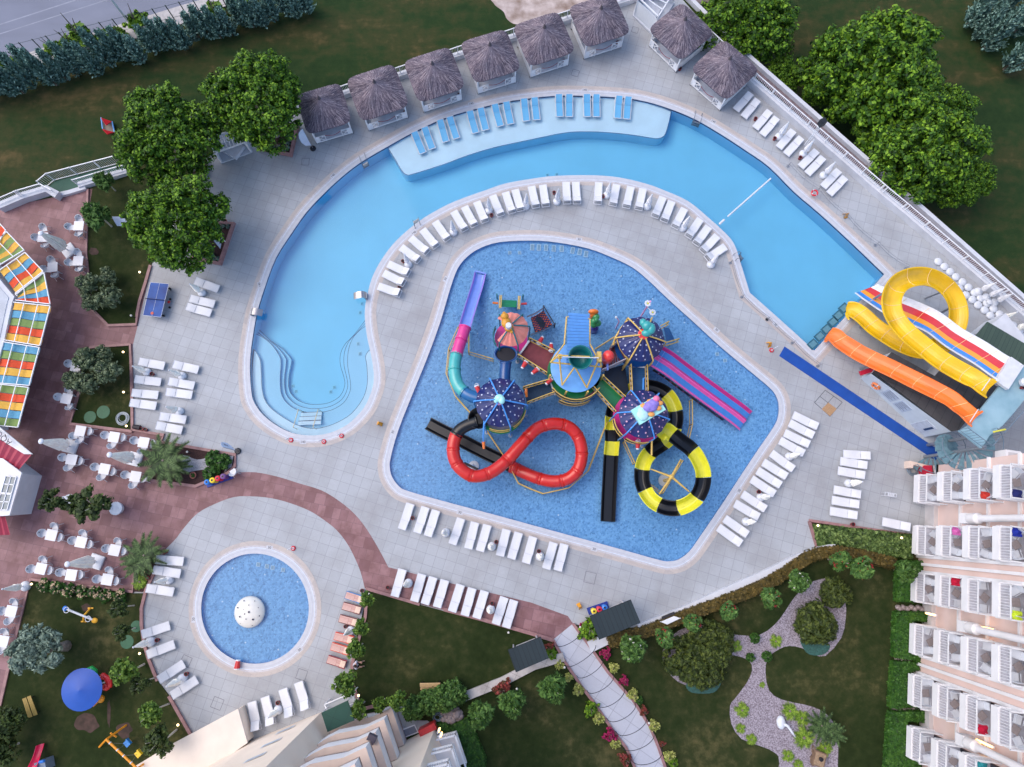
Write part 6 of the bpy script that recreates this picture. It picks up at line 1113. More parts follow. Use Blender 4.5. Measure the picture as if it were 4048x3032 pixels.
t=thing('striped_wave_slide','wide white slide with red, orange and blue racing lanes under the yellow loop','water slide',(RB[20].x,RB[20].y,0))
lane=[wsl,S('slide_red_lane',206,52,58,**gl),S('slide_amber_lane',232,152,46,**gl),S('slide_blue_lane',56,132,214,**gl)]
cm=[0,3,3,2,2,1,1,1,0,0]; chute(RB,1.95,.34,'trough',lane,t,lip=.09,flat=.62,th=.07,cs=cm)
for i in range(8,46,6): seam(RB,i,1.9,.34,t,joint,.62,.018)
for i in (10,20): p=RB[i]; MB().tube([p-Vector((0,0,.12)),Vector((p.x,p.y,0))],.09,8).build('support_post',M_st,t)
p=RB[-1]; MB().box((p.x,p.y,p.z+.12),(1.0,2.1,.3),R(-38)).build('start_box',wsl,t)
# platform
pf=[P(*q,7.0) for q in (n4(1770,365),n3(2020,1550),n3(2150,1405),(4060,1440),(4230,1400),(4230,1560),(4048,1582),(3972,1675),(3912,1722),(3880,1772),n4(1700,405))]
t=thing('slide_tower','pale blue start platform with railings above the big slides','tower',(pf[0].x,pf[0].y,0))
MB().prism([p.to_2d() for p in pf],6.8,7.0,bottom=True).build('platform_deck',mat('pale_blue_coating',srgb((128,166,182)),col2=srgb((152,186,200)),ns=1.2,detail=9,rough=.5),t)
for q in ((3900,1715),(4040,1560),(4100,1450)): p=P(*q,7); MB().tube([(p.x,p.y,0),(p.x,p.y,6.8)],.12,8).build('support_post',M_st,t)
def rl(pts,z0,parent,m,gap=.22,h=1.1,nm='guard_rail',rails=1):
    k=MB(); pts=[Vector((p.x,p.y,p.z if z0 is None else z0)) for p in pts]; U=Vector((0,0,h)); k.tube([p+U for p in pts],.03,6); k.tube([p+Vector((0,0,.12)) for p in pts],.02,5)
    for a,b in zip(pts,pts[1:]):
        n=max(1,int((b-a).length/gap))
        for i in range(n+1): p=a.lerp(b,i/n); k.tube([p+Vector((0,0,.12)),p+U],.014,4)
    return k.build(nm,m,parent)
rail_m=S('blue_grey_rail',104,122,138,rough=.4,ns=6)
rl([P(*n4(1690,400),7),P(*n4(1880,540),7)],7,t,rail_m); rl([P(*n4(1880,540),7),P(*n4(1945,465),7)],7,t,rail_m); rl([P(*n4(1970,440),7),P(*n4(2050,350),7),P(*n4(2211,170),7),P(*n4(2400,-20),7)],7,t,rail_m,.16)
p=P(*n4(2200,25),7.3); MB().lathe([(.02,0),(.28,.02),(.3,.3),(.22,.5),(.05,.56)],p,14).build('white_drum',wsl,t)
pp=P(*n4(2195,65),7.1); place(pot,(pp.x,pp.y,7.0),0,'small dark red ash pot on the pale blue slide platform','red ash pots')
MB().tube([P(*n4(1970,415),8.0),P(*n4(2065,395),8.0)],.06,6).build('yellow_pipe',S('lemon_pipe',220,214,80),t)
# spiral stairs
sc_=P(*n4(1745,560),5.0); t=thing('spiral_stair','blue grey spiral stair winding down from the slide platform','stair',(sc_.x,sc_.y,0)); stm=mat('blue_grey_tread',srgb((92,128,142)),col2=srgb((120,154,168)),ns=4,rough=.5)
MB().tube([(sc_.x,sc_.y,0),(sc_.x,sc_.y,7.2)],.12,10).build('centre_pole',M_st,t)
for i in range(26):
    a=R(60-i*22); z=6.6-i*.25; r=1.4; m=MB(); a2=a-R(21); m.prism([(sc_.x+.1*math.cos(a),sc_.y+.1*math.sin(a)),(sc_.x+r*math.cos(a),sc_.y+r*math.sin(a)),(sc_.x+r*math.cos((a+a2)/2)*1.01,sc_.y+r*math.sin((a+a2)/2)*1.01),(sc_.x+r*math.cos(a2),sc_.y+r*math.sin(a2))],z-.05,z,bottom=True); m.build('tread',stm,t)
k=MB(); k.tube([(sc_.x+1.42*math.cos(R(60-i*22)),sc_.y+1.42*math.sin(R(60-i*22)),7.6-i*.25) for i in range(27)],.03,6)
for i in range(0,27): a=R(60-i*22); k.tube([(sc_.x+1.42*math.cos(a),sc_.y+1.42*math.sin(a),6.6-i*.25),(sc_.x+1.42*math.cos(a),sc_.y+1.42*math.sin(a),7.6-i*.25)],.014,4)
k.build('handrail',rail_m,t)

# service building below the slides
M_dkroof=tiles('dark_roof_sheet',srgb((58,58,62)),srgb((66,66,70)),srgb((40,40,46)),.6,3.0,R(32),0,mort=.03,stain=srgb((76,76,80)),sf=.5,nsc=.8)
t=thing('service_building','white service building with sloped dark roof under the orange slide','building',P(3402,1495,0))
A0,A1=P(3402,1495,0),P(3654,1725,0); T0,T1=P(3447,1474,1.8),P(3772,1706,3.9); T1v=Vector((A1.x,A1.y,0))
w0=[A0,P(3742,1790,0)]; B0=A0.copy(); B1=Vector((P(3742,1790,0).x,P(3742,1790,0).y,0))
hA,hB=1.7,3.6
def ua(p,h): return Vector((p.x,p.y,h))
A1g=P(3655,1728,0)
m=MB(); m.add([ua(A0,0),ua(A1g,0),ua(A1g,3.4),ua(A0,hA)],[(0,1,2,3)]); bk0=P(3520,1393,1.8); bk1=P(3880,1590,3.6); m.add([ua(A0,0),ua(A0,hA),ua(bk0,1.9),ua(bk0,0)],[(0,1,2,3)]); rt=P(3790,1700,3.6)
m.add([ua(A1g,0),ua(rt,0),ua(rt,3.6),ua(A1g,3.4)],[(0,1,2,3)]); m.build('wall',S('pale_blue_white_wall',196,206,216,ns=1.5,na=.05,detail=8),t)
m=MB(); q=[ua(A0,hA+.03)+Vector((.15,.15,0)),ua(A1g,3.45),ua(rt,3.65),ua(bk1,3.65),ua(bk0,1.95)]; m.add(q+[v-Vector((0,0,.12)) for v in q],[(0,1,2,3,4)]+[(i,5+i,5+(i+1)%5,(i+1)%5) for i in range(5)]); m.build('roof',M_dkroof,t)
d=(A1g-A0); d.z=0; Lw=d.length; d.normalize(); nn=Vector((d.y,-d.x,0)); 
def onw(u,z,o=.03): return A0+d*u*Lw+nn*o+Vector((0,0,z))
def plate(u0,u1,z0,z1,m,name,par,o=.03): return MB().add([onw(u0,z0,o),onw(u1,z0,o),onw(u1,z1,o),onw(u0,z1,o),onw(u0,z0,o-.05),onw(u1,z0,o-.05),onw(u1,z1,o-.05),onw(u0,z1,o-.05)],[(0,1,2,3),(0,4,5,1),(1,5,6,2),(2,6,7,3),(3,7,4,0)]).build(name,m,par)
M_sign=S('grey_notice_board',176,188,206,ns=5,na=.06); M_txt=S('dark_print',84,88,108,ns=8)
plate(.26,.42,.5,1.9,M_sign,'notice_board',t); plate(.45,.60,.55,1.95,M_sign,'notice_board',t,.032)
m=MB()
for k_,(u0,u1) in enumerate(((.28,.41),(.465,.585))):
    for j in range(6):
        z=1.75-j*.2; m.add([onw(u0,z,.04),onw(u1-(.03 if j%2 else 0),z,.04),onw(u1-(.03 if j%2 else 0),z+.05,.04),onw(u0,z+.05,.04)],[(0,1,2,3)])
m.build('notice_lines',M_txt,t)
dr=plate(.78,.93,.0,2.3,S('grey_door',186,194,208,ns=3),'door',t,.045); plate(.88,.91,.9,2.1,S('dark_glass',56,74,104,rough=.15,ns=3),'door_window',t,.06)
lb=thing('life_ring','orange life ring hanging on the white service building wall','life ring',onw(.16,.9,.1)); c=Vector(lb.location); m=MB(); m.tube([c+d*.30*math.cos(a)+Vector((0,0,.30*math.sin(a))) for a in [2*PI*i/20 for i in range(20)]],.085,8,closed=True); m.build('ring',S('life_ring_orange',236,128,70,ns=5),lb,smooth=True)
m=MB(); 
for a in (0,PI/2,PI,3*PI/2): m.tube([c+d*.30*math.cos(a+k*.08)+Vector((0,0,.30*math.sin(a+k*.08))) for k in (-1,0,1)],.092,8)
m.build('ring_band',M_baseW,lb)
t=thing('service_shed','second dark roofed shed between the yellow and striped slides','building',P(3690,1500,0)); q=[P(3700,1492,2.6),P(3762,1412,2.6),P(3950,1545,3.2),P(3898,1612,3.2)]; q=[P(3672,1512,2.6),P(3766,1410,2.6),P(3950,1535,3.4),P(3880,1640,3.4)]
MB().prism([p.to_2d() for p in q],0,2.5).build('wall',M_white2,t); m=MB(); m.add([v+Vector((0,0,.04)) for v in q]+[v-Vector((0,0,.1)) for v in q],[(3,2,1,0)]+[(i,4+i,4+(i+1)%4,(i+1)%4) for i in range(4)]); m.build('roof',M_dkroof,t)
t=thing('service_shed','shed with dark green sheet roof right of the striped slide','building',P(3847,1335,0)); q=[P(3849,1336,2.7),P(3903,1272,2.7),P(4120,1400,2.9),P(4060,1490,2.9)]
MB().prism([(P(3808,1340,0)).to_2d(),(P(3888,1275,0)).to_2d(),q[2].to_2d(),q[3].to_2d()],0,2.6).build('wall',M_white2,t)
m=MB(); m.add([v+Vector((0,0,.04)) for v in q]+[v-Vector((0,0,.1)) for v in q],[(3,2,1,0)]+[(i,4+i,4+(i+1)%4,(i+1)%4) for i in range(4)]); m.build('roof',tiles('green_roof_sheet',srgb((58,76,66)),srgb((66,84,72)),srgb((44,60,54)),.3,3.0,R(30),0,mort=.02,sf=.3),t)
tag(MB().prism([P(*p).to_2d() for p in ((3092,1386),(3101,1370),(3719,1785),(3698,1821),(3080,1407))],.0,.03).build('blue_mat',S('royal_blue_matting',14,72,156,rough=.8,ns=1.4,na=.12,detail=9,bump=.2),base=P(3400,1600)),'long royal blue mat running diagonally to the spiral stair','mat')
tag(MB().box(Q('31',965,1437,1.4),(1.1,.35,.12),R(18)).box(Q('31',965,1437,1.2),(1.0,.3,.1),R(18)).build('red_rescue_board',S('rescue_red',176,28,58,rough=.4),base=Q('31',965,1437,0)),'red rescue board sticking out at the white service building corner','board')
# pads at the slide exit
for i,(x,y) in enumerate(((541,1222),(596,1160),(650,1103),(700,1047),(742,995),(787,937))):
    p=Q('31',x,y,0); m=MB().box((p.x,p.y,.03),(.78,.62,.08),R(40)); m.box((p.x,p.y,.075),(.56,.42,.02),R(40),1); tag(m.build('splash_pad',[S('dark_teal_grate',40,92,112,ns=8),S('teal_pad_centre',84,132,150,ns=9)],base=(p.x,p.y,0)),'dark teal pad at the slide exit pool edge, %s of six from below'%ORD[i],'pad','teal pads at the slide exit')
# white round covers lined up by the fence
cv=[(1535,568),(1583,608),(1628,648),(1674,689),(1725,730),(1702,780),(1772,771),(1752,833),(1821,814),(1803,869),(1869,857),(1848,911),(1918,897),(1900,951),(1970,941),(1945,993),(2018,984),(1990,1038),(2070,1025),(2042,1078),(2125,1072),(2095,1120),(2175,1115),(2145,1160),(2205,1165)]
ub=MB().lathe([(.31,0),(.325,.10),(.30,.17),(.10,.20),(.0,.21)],n=22).build('umbrella_base',M_baseW,smooth=True); tag(ub,'x','umbrella base')
for i,(x,y) in enumerate(cv):
    p=Q('31',x,y,.1); rw='front' if x<2*y*0+1700 or i in (5,7,9,11,13,15,17,19,21,23) else 'back'; place(ub,(p.x,p.y,0),i,'round white umbrella base by the upper right wall, %s of 25 from the upper left'%ORD[i],'round white umbrella bases by the wall')
for i,(b_,e) in enumerate((((1850,805),(1960,747)),((1915,850),(2010,790)),((1975,890),(2068,832)),((2010,1030),(2140,975)),((2130,1110),(2230,1065)))):
    p,q=Q('31',*b_,.4),Q('31',*e,2.2); put_u(U1 if i<3 else U2,'31',b_,'closed white umbrella among the round bases, %s of five from upper left'%ORD[i],1.0)
p=Q('31',1940,888,.3); place(ub,(p.x,p.y,.26),0,'smaller round white base stacked on the others','round white umbrella bases by the wall',.7)
# ---------------- hotel on the right ----------------
O=P(3614,1932,.8); E=P(3585,2930,.8); dv=(E-O); dv.z=0; dv.normalize(); inn=Vector((-dv.y,dv.x,0)); inn=inn if inn.x>0 else -inn
HT=thing('hotel_building','pink hotel block with stacked white balconies at the right edge','building',(O.x,O.y,0))
def HP(s,dp,z): return Vector((O.x,O.y,0))+dv*s+inn*dp+Vector((0,0,z))
def hbox(mb,s0,s1,d0,d1,z0,z1,m=0):
    v=[HP(s,dp,z) for z in (z0,z1) for s,dp in ((s0,d0),(s1,d0),(s1,d1),(s0,d1))]; mb.add(v,[(0,1,2,3),(7,6,5,4),(4,5,1,0),(5,6,2,1),(6,7,3,2),(7,4,0,3)],m); return mb
M_pink=S('pink_render',222,196,188,ns=.7,na=.05,detail=9,rough=.85); M_cream=S('cream_render',244,226,208,ns=.6,na=.05,detail=9,rough=.85); M_warmw=S('warm_white_render',226,224,227,ns=1.2,na=.05,detail=8,rough=.7); M_conc=S('grey_render',196,192,194,ns=1.5,na=.10,detail=9,rough=.85)
M_glass=S('dark_window_glass',50,56,66,rough=.12,ns=1.5,na=.3)
cols=[]; 
for q in ((3614,1932),(3609,2133),(3607,2318),(3602,2522),(3598,2722),(3587,2928)): v=P(*q,.8)-O; v.z=0; cols.append(v.dot(dv))
hbox(MB(),cols[0]-2.0,cols[-1]+9,1.6,14,-.1,17).build('wall',M_pink,HT)
for i in (1,3): 
    a,b=cols[i]+1.05,cols[i+1]-1.05; hbox(MB(),a,b,.9,1.6,0,17).build('wall_bay',M_pink,HT)
    for s0 in (a,(a+b)/2-.1,b-.2): hbox(MB(),s0,s0+.2,.72,.9,0,17).build('pilaster',M_warmw,HT)
for i in (0,2,4):
    s=(cols[i]+cols[i+1])/2; c=HP(s+.25,.95,0); MB().lathe([(.34,6.0),(.38,6.2),(.38,6.9),(.26,7.1),(.24,7.3),(.22,11.5),(.24,11.9),(.38,12.2),(.40,12.6),(.40,17)],c,16).build('round_column',M_warmw,HT,smooth=False); hbox(MB(),s-.1,s+.6,.7,1.6,5.2,6.0).build('column_plinth',M_warmw,HT)
    hbox(MB(),cols[i]+1.0,cols[i+1]-1.0,1.3,1.6,0,1.2).build('planter_wall',M_conc,HT)
for k in range(6): hbox(MB(),cols[0]-2.05,cols[-1]+9,1.45,1.6,.9+3*k,1.1+3*k).build('string_course',M_warmw,HT)
for k in range(5): hbox(MB(),cols[0]-2.6,cols[0]-1.75,2.0+.2,3.2,.6+3*k,1.7+3*k).build('corner_bay',M_warmw,HT); hbox(MB(),cols[0]-2.45,cols[0]-2.0,2.35,3.05,1.7+3*k,1.72+3*k).build('bay_top_panel',M_conc,HT)
chb=MB(); chb.box((0,0,.44),(.5,.46,.03)); chb.box((-.26,0,.72),(.04,.46,.5)); 
for x in (-.22,.22):
    for y in (-.2,.2): chb.box((x,y,.22),(.03,.03,.44))
for y in (-.24,.24): chb.box((0,y,.62),(.48,.03,.03))
bch=tag(chb.build('balcony_chair',M_baseW),'x','chair'); bc2=MB().box((0,0,.5),(.5,.5,.03)).box((0,0,.25),(.06,.06,.5)); btb=tag(bc2.build('balcony_table',S('taupe_tabletop',146,136,136)),'x','table')
fl=['lowest','second','third','fourth','fifth','sixth']; cn=['first','second','third','fourth','fifth','sixth']
rd=random.Random(4)
for ci,s in enumerate(cols):
    for k in range(5):
        zf=.8+3*k; hw=1.03; b=MB(); hbox(b,s-hw,s+hw,0,1.6,zf+.35,zf+.55); bal=b.build('balcony',S('pale_floor_tile',190,190,200,ns=3),HT)
        b=MB(); hbox(b,s-hw,s+hw,-.05,.10,zf,zf+.62); hbox(b,s-hw-.06,s-hw+.06,.10,1.6,zf+.1,zf+.60); hbox(b,s+hw-.06,s+hw+.06,.10,1.6,zf+.1,zf+.60); b.build('fascia',M_warmw,bal)
        b=MB(); zt=zf+1.6; hbox(b,s-hw,s+hw,-.0,.07,zt-.06,zt); 
        for e in (-1,1): hbox(b,s+e*hw-.04,s+e*hw+.04,.0,1.6,zt-.06,zt)
        for i in range(12): u=s-hw+.1+i*(2*hw-.2)/11; hbox(b,u-.012,u+.012,.02,.05,zf+.6,zt)
        for e in (-1,1):
            for i in range(9): u=.15+i*.17; hbox(b,s+e*hw-.013,s+e*hw+.013,u,u+.026,zf+.6,zt)
        b.build('railing',M_white,bal)
        b=MB(); hbox(b,s-.8,s+.8,1.555,1.6,zf+.56,zf+2.6); hbox(b,s-.72,s-.04,1.53,1.56,zf+.62,zf+2.5,1); hbox(b,s+.04,s+.72,1.53,1.56,zf+.62,zf+2.5,1); b.build('balcony_door',[S('brown_door_frame',70,52,52,ns=5),M_glass],bal)
        if k<4:
            for j,e in enumerate((-1,1)):
                q=HP(s+e*.62+rd.uniform(-.12,.12),.75+rd.uniform(-.2,.25),zf+.56); a=math.atan2(-inn.y,-inn.x)+(PI/2 if e<0 else -PI/2)*rd.uniform(-.2,1.1)
                place(bch,q,a,'white chair, %s one on the %s balcony of the %s column'%('upper' if e<0 else 'lower',fl[k],cn[ci]),'white balcony chairs')
            q=HP(s,.6+rd.uniform(0,.3),zf+.56); place(btb,q,rd.uniform(0,1),'small square table on the %s balcony of the %s column'%(fl[k],cn[ci]),'balcony tables')
for (ci,k,e,col,l) in ((0,2,1,(200,60,50),'red and blue towel on the third balcony of the first column'),(0,3,1,(36,44,110),'navy towel on the fourth balcony of the first column'),(1,1,-1,(214,110,184),'pink towel on the second balcony of the second column'),(2,1,-1,(196,20,60),'crimson towel on the second balcony of the third column'),(4,2,1,(190,16,60),'crimson towel on the third balcony of the fifth column'),(1,3,-1,(30,50,160),'blue cloth on the fourth balcony of the second column'),(5,2,-1,(40,140,150),'teal towel on the third balcony of the sixth column'),(5,1,1,(110,190,220),'light blue towel on the second balcony of the sixth column'),(2,3,1,(206,230,60),'lime towel on the fourth balcony of the third column')):
    zf=.8+3*k; q=HP(cols[ci]+e*.75,.6,zf+1.35); m=MB(); n=5; vs=[q+dv*(i/n-.5)*.55+inn*(j/4-.5)*.6+Vector((0,0,.05*math.sin(i*2+j*1.3)-.12*abs(j/4-.5))) for i in range(n+1) for j in range(5)]; m.add(vs,[(i*5+j,i*5+j+1,i*5+6+j,i*5+5+j) for i in range(n) for j in range(4)]); tag(m.build('towel',S('towel_%d_%d_%d'%col,*col,ns=6,na=.1,rough=.9),base=q),l,'towel')
def wlamp(name,p,d2,l,ln=.9,vert=True):
    t=thing(name,l,'lamp',p); MB().box((p.x,p.y,p.z),(.1,.16,ln)).build('lamp_housing',M_warmw,t); q=Vector(p)+d2*.09; MB().box((q.x,q.y,q.z),(.09,.10,ln*.92)).build('lamp_tube',mat('warm_lamp_glow',(1,.7,.3),emit=(1,.5,.14),es=3.5),t)
wlamp('wall_lamp',HP(cols[2]+1.75,1.0,1.7),-inn,'lit warm wall lamp between third and fourth balcony columns, low',1.2); wlamp('wall_lamp',HP(cols[2]+1.9,1.35,7.2),-inn,'lit warm wall lamp between third and fourth balcony columns, high',1.6); wlamp('wall_lamp',HP(cols[4]+1.7,1.35,7.2),-inn,'lit warm wall lamp between the fifth and sixth balcony columns',1.6)
# ---------------- beige building at the bottom ----------------
D=lambda x,y: (1180+x/3.253,2700+y/3.253)
BG=thing('beige_building','cream building with stacked curved terraces at the bottom edge','building',P(1270,2815,0))
K=[(500,3190),(1000,2925),(1270,2815),(1424,3010),(1606,2926),(1722,2870),(1790,3010),(1950,3350),(600,3500)]
MB().prism([P(*p).to_2d() for p in K],-.1,17).build('wall',M_cream,BG)
def band(px,z,w,h,mo,mt,name,par):
    pts=[P(*D(*p),4.3).to_2d() for p in px]; pts=cr(pts[:4],2,False)[:-2]+[pts[3],pts[4]] ; L=[];Rr=[]
    for i in range(len(pts)):
        a=pts[max(i-1,0)]; c=pts[min(i+1,len(pts)-1)]; e1=(pts[i]-a) if i else (c-pts[i]); e2=(c-pts[i]) if i<len(pts)-1 else e1; e1=e1.normalized(); e2=e2.normalized(); k_=Vector((e1.y,-e1.x))+Vector((e2.y,-e2.x)); k_=k_/max(.35,k_.length_squared/2); L.append(pts[i]); Rr.append(pts[i]+k_*w)
    k=len(pts); mb=MB(); mb.add([(p.x,p.y,zz) for zz in (z-h,z) for p in L]+[(p.x,p.y,zz) for zz in (z-h,z) for p in Rr],[f for i in range(k-1) for f in ((i,i+1,k+i+1,k+i),)],0)
    mb.add([(p.x,p.y,z) for p in L]+[(p.x,p.y,z) for p in Rr],[(i,i+1,k+i+1,k+i) for i in range(k-1)],1); mb.add([(p.x,p.y,zz) for zz in (z-h,z) for p in Rr],[(i,i+1,k+i+1,k+i) for i in range(k-1)],1)
    return mb.build(name,[mo,mt],par),L
oz=[(240,790),(480,655),(850,583),(1100,465),(1270,975)]
M_cop=S('beige_coping',222,200,186,ns=1.5,na=.07,detail=8); M_tf=S('brown_terrace_floor',172,136,122,ns=1.5,na=.12,detail=8)
for k in range(5):
    z=1.3+3*k; b,L=band(oz,z,.62,1.25,M_warmw,M_cop,'terrace_parapet',BG); inn_=[P(1315,2873),P(1424,3012),P(1606,2928)]
    pl=[tuple(p) for p in L]+[tuple(P(*q).to_2d()) for q in ((1600,2960),(1424,3030),(1320,2890))]; MB().prism(pl,z-1.3,z-1.05,bottom=True).build('terrace_floor',M_tf,b)
for k in range(4): 
    a,b=P(1200,2843),P(1085,2890); a=P(1190,2847); b=P(1120,2877); d_=(b-a).normalized(); n=Vector((d_.y,-d_.x,0)); n=n if n.y>0 else -n; z=1.2+3*k; m=MB(); h=Vector((0,0,1))
    m.add([a+n*.03+h*z,b+n*.03+h*z,b+n*.03+h*(z+.75),a+n*.03+h*(z+.75)],[(0,1,2,3)]); m.add([a.lerp(b,.1)+n*.045+h*(z+.1),a.lerp(b,.9)+n*.045+h*(z+.1),a.lerp(b,.9)+n*.045+h*(z+.65),a.lerp(b,.1)+n*.045+h*(z+.65)],[(0,1,2,3)],1); m.build('window',[M_white,S('pale_shutter',190,196,206,ns=3)],BG)
an=thing('annex','long beige annex block with white coping left of the cream building','building',P(968,2787)); q=[(520,3040),(700,2930),(968,2787),(1003,2912),(760,3080),(620,3200)]
MB().prism([P(*p).to_2d() for p in q],-.1,1.25).build('wall',M_cream,an); MB().prism([tuple(p) for p in offset([P(*p).to_2d() for p in q],.06)],1.25,1.42).build('roof_slab',S('beige_roof',222,212,202,ns=.8,na=.07,detail=9),an)
# right hand railed balconies of the beige building
for k in range(5):
    z=1.0+3*k; a,b,c,e=P(1735,2893),P(1808,2875),P(1848,2995),P(1785,3025); q=[a,b,c,e]; m=MB().prism([p.to_2d() for p in q],z-.2,z,bottom=True); bal=m.build('balcony',M_warmw,BG)
    m=MB(); rl_=[a,b,c]; U=Vector((0,0,z))
    for p,q2 in ((a,b),(b,c)):
        m.beam(p+U+Vector((0,0,1)),q2+U+Vector((0,0,1)),.12,.08); m.beam(p+U+Vector((0,0,.1)),q2+U+Vector((0,0,.1)),.08,.25)
        n=int((q2-p).length/.15)
        for i in range(n+1): v=p.lerp(q2,i/n)+U; m.beam(v,v+Vector((0,0,1)),.03)
    m.build('railing',M_white,bal)
wlamp('wall_lamp',P(1733,2888,1.9),Vector((.7,.5,0)),'lit warm wall lamp at the corner above the box hedge',.9); wlamp('wall_lamp',P(1740,2905,5.6),Vector((.8,.3,0)),'lit warm wall lamp on the cream wall one floor up',.9)
q=[P(*D(*p),2.8) for p in ((292,385),(632,225),(718,480),(372,632))]; t=thing('green_canopy','dark green flat canopy against the cream building','canopy',(q[0].x,q[0].y,0)); MB().prism([p.to_2d() for p in q],2.72,2.8,bottom=True).build('canopy_sheet',tiles('green_canopy_sheet',srgb((18,66,56)),srgb((22,74,62)),srgb((14,52,46)),.9,4,R(20),0,mort=.02,sf=.5,stain=srgb((26,80,66))),t)
for p in q: v=p+(sum(q,Vector())/4-p)*.05; MB().tube([(v.x,v.y,0),(v.x,v.y,2.72)],.04,6).build('post',M_white,t)
q=[Q('13',x,y,1.6) for x,y in ((565,1165),(790,1068),(800,1150),(600,1230))]; t=thing('white_shelter','small white shelter with folded parasol behind the green canopy','shelter',(q[0].x,q[0].y,0)); m=MB(); 
for i in range(4): m.beam(q[i],q[(i+1)%4],.08,.1); m.beam(q[i],(q[i].x,q[i].y,0),.07)
m.build('frame',M_white,t); MB().add([q[0]-Vector((0,0,.1)),q[1]-Vector((0,0,.1)),q[2]-Vector((0,0,.5)),q[3]-Vector((0,0,.5))],[(0,1,2,3)]).build('shelter_cloth',S('white_curtain',222,226,232),t)
tag(MB().prism([Q('13',x,y).to_2d() for x,y in ((1160,1365),(1280,1320),(1310,1385),(1185,1430))],0,.06).build('plate',M_white),'x'); o=bpy.data.objects['plate']; o.name='floor_grate'; o['label']='white slatted floor grate beside the right terrace arm'; o['category']='grate'
m=MB(); a,b,c,e=[Q('13',x,y,.09) for x,y in ((1175,1372),(1275,1333),(1298,1380),(1190,1422))]
for i in range(10): u=(i+.5)/10; m.beam(a.lerp(e,u),b.lerp(c,u),.04,.03)
m2=m.build('slat_row',S('grey_slats',128,134,150)); m2.parent=o
tag(MB().prism([Q('13',x,y).to_2d() for x,y in ((1100,1215),(1195,1165),(1200,1290),(1440,1290),(1440,1320),(1310,1370),(1185,1440))],0,.03).build('paving_patch',M_deck),kind='structure')
p=Q('13',1385,1350,.6); tag(MB().box((p.x,p.y,.6),(1.25,.45,1.0),R(25)).box((p.x,p.y,1.13),(1.0,.35,.06),R(25)).build('fire_cabinet',S('fire_red',190,52,56,rough=.4),base=(p.x,p.y,0)),'long red fire hose cabinet against the cream wall','cabinet')
# ---------------- left structures ----------------
AW=thing('striped_awning','awning of orange, yellow, green and blue cloth strips at the left edge','awning',Q('01',200,1000,0)); AZ=3.0
cc2=dict(o=(212,78,42),y=(222,172,72),g=(124,148,84),b=(92,152,182)); ccm={k:S('awning_'+{'o':'orange','y':'yellow','g':'green','b':'blue'}[k],*v,rough=.85,ns=7,na=.10,bump=.2,detail=8) for k,v in cc2.items()}
PN=[('01',(55,325),(-60,200),(-220,560),(-120,620),'ygo'),('01',(200,482),(60,335),(-150,560),(-60,640),'ygyg'),('01',(350,650),(207,500),(0,645),(128,825),'ybOy'.lower()),('01',(405,908),(356,658),(132,835),(132,876),'obyg'),('01',(405,922),(325,1236),(38,1190),(115,893),'ybgoy'),('01',(320,1250),(240,1550),(-60,1525),(28,1205),'bgoyb'),('02',(235,65),(150,380),(-160,350),(-65,32),'goybg')]
for t_,o1,o2,i2,i1,cs in PN:
    if t_=='01' and o1[1]>o2[1] and o1[0]<360: o1,o2=o2,o1; i1,i2=(i2,i1)
    a,b,c,e=[Q(t_,*q,AZ) for q in (o1,o2,i2,i1)]; n=len(cs)
    for j,ch_ in enumerate(cs):
        u0,u1=j/n+.004,(j+1)/n-.012; A_,B_,C_,D_=a.lerp(b,u0),a.lerp(b,u1),e.lerp(c,u1),e.lerp(c,u0); m=MB(); vs=[]; k=18
        for i in range(k+1):
            w=i/k; dz=.09*math.sin(w*PI*3+j*.7)*1.0; l,r_=A_.lerp(D_,w),B_.lerp(C_,w); vs+=[l+Vector((0,0,dz)),l.lerp(r_,.5)+Vector((0,0,dz-.03)),r_+Vector((0,0,dz))]
        m.add(vs,[(i*3+q,i*3+3+q,i*3+4+q,i*3+1+q) for i in range(k) for q in (0,1)]); m.build('cloth_strip',ccm[ch_],AW,smooth=True)
    m=MB(); m.beam(a+Vector((0,0,.12)),b+Vector((0,0,.12)),.06,.1); m.beam(a+Vector((0,0,.12)),e+Vector((0,0,.12)),.06,.1); m.beam(b+Vector((0,0,.12)),c+Vector((0,0,.12)),.06,.1)
    for w in (.33,.7): m.beam(a.lerp(e,w)+Vector((0,0,.16)),b.lerp(c,w)+Vector((0,0,.16)),.05,.06)
    m.build('frame_bar',M_white,AW); MB().tube([(c.x,c.y,0),(c.x,c.y,AZ)],.05,6).build('post',M_white,AW)
t=thing('snack_bar','flat white roofed building behind the striped awning','building',Q('01',0,1000,0)); pl=[Q('01',*q,3.1).to_2d() for q in ((-300,400),(-5,705),(112,845),(95,893),(30,1200),(-70,1540))]+[Q('02',*q,3.1).to_2d() for q in ((-170,360),(-900,300))]
MB().prism(pl,0,3.1).build('wall',M_white2,t); m=MB(); q=offset(pl,.02); m.prism([tuple(p) for p in offset(pl,-.35)],3.1,3.14); m.build('roof',S('grey_flat_roof',176,182,192,ns=1.5,na=.1,detail=9),t)
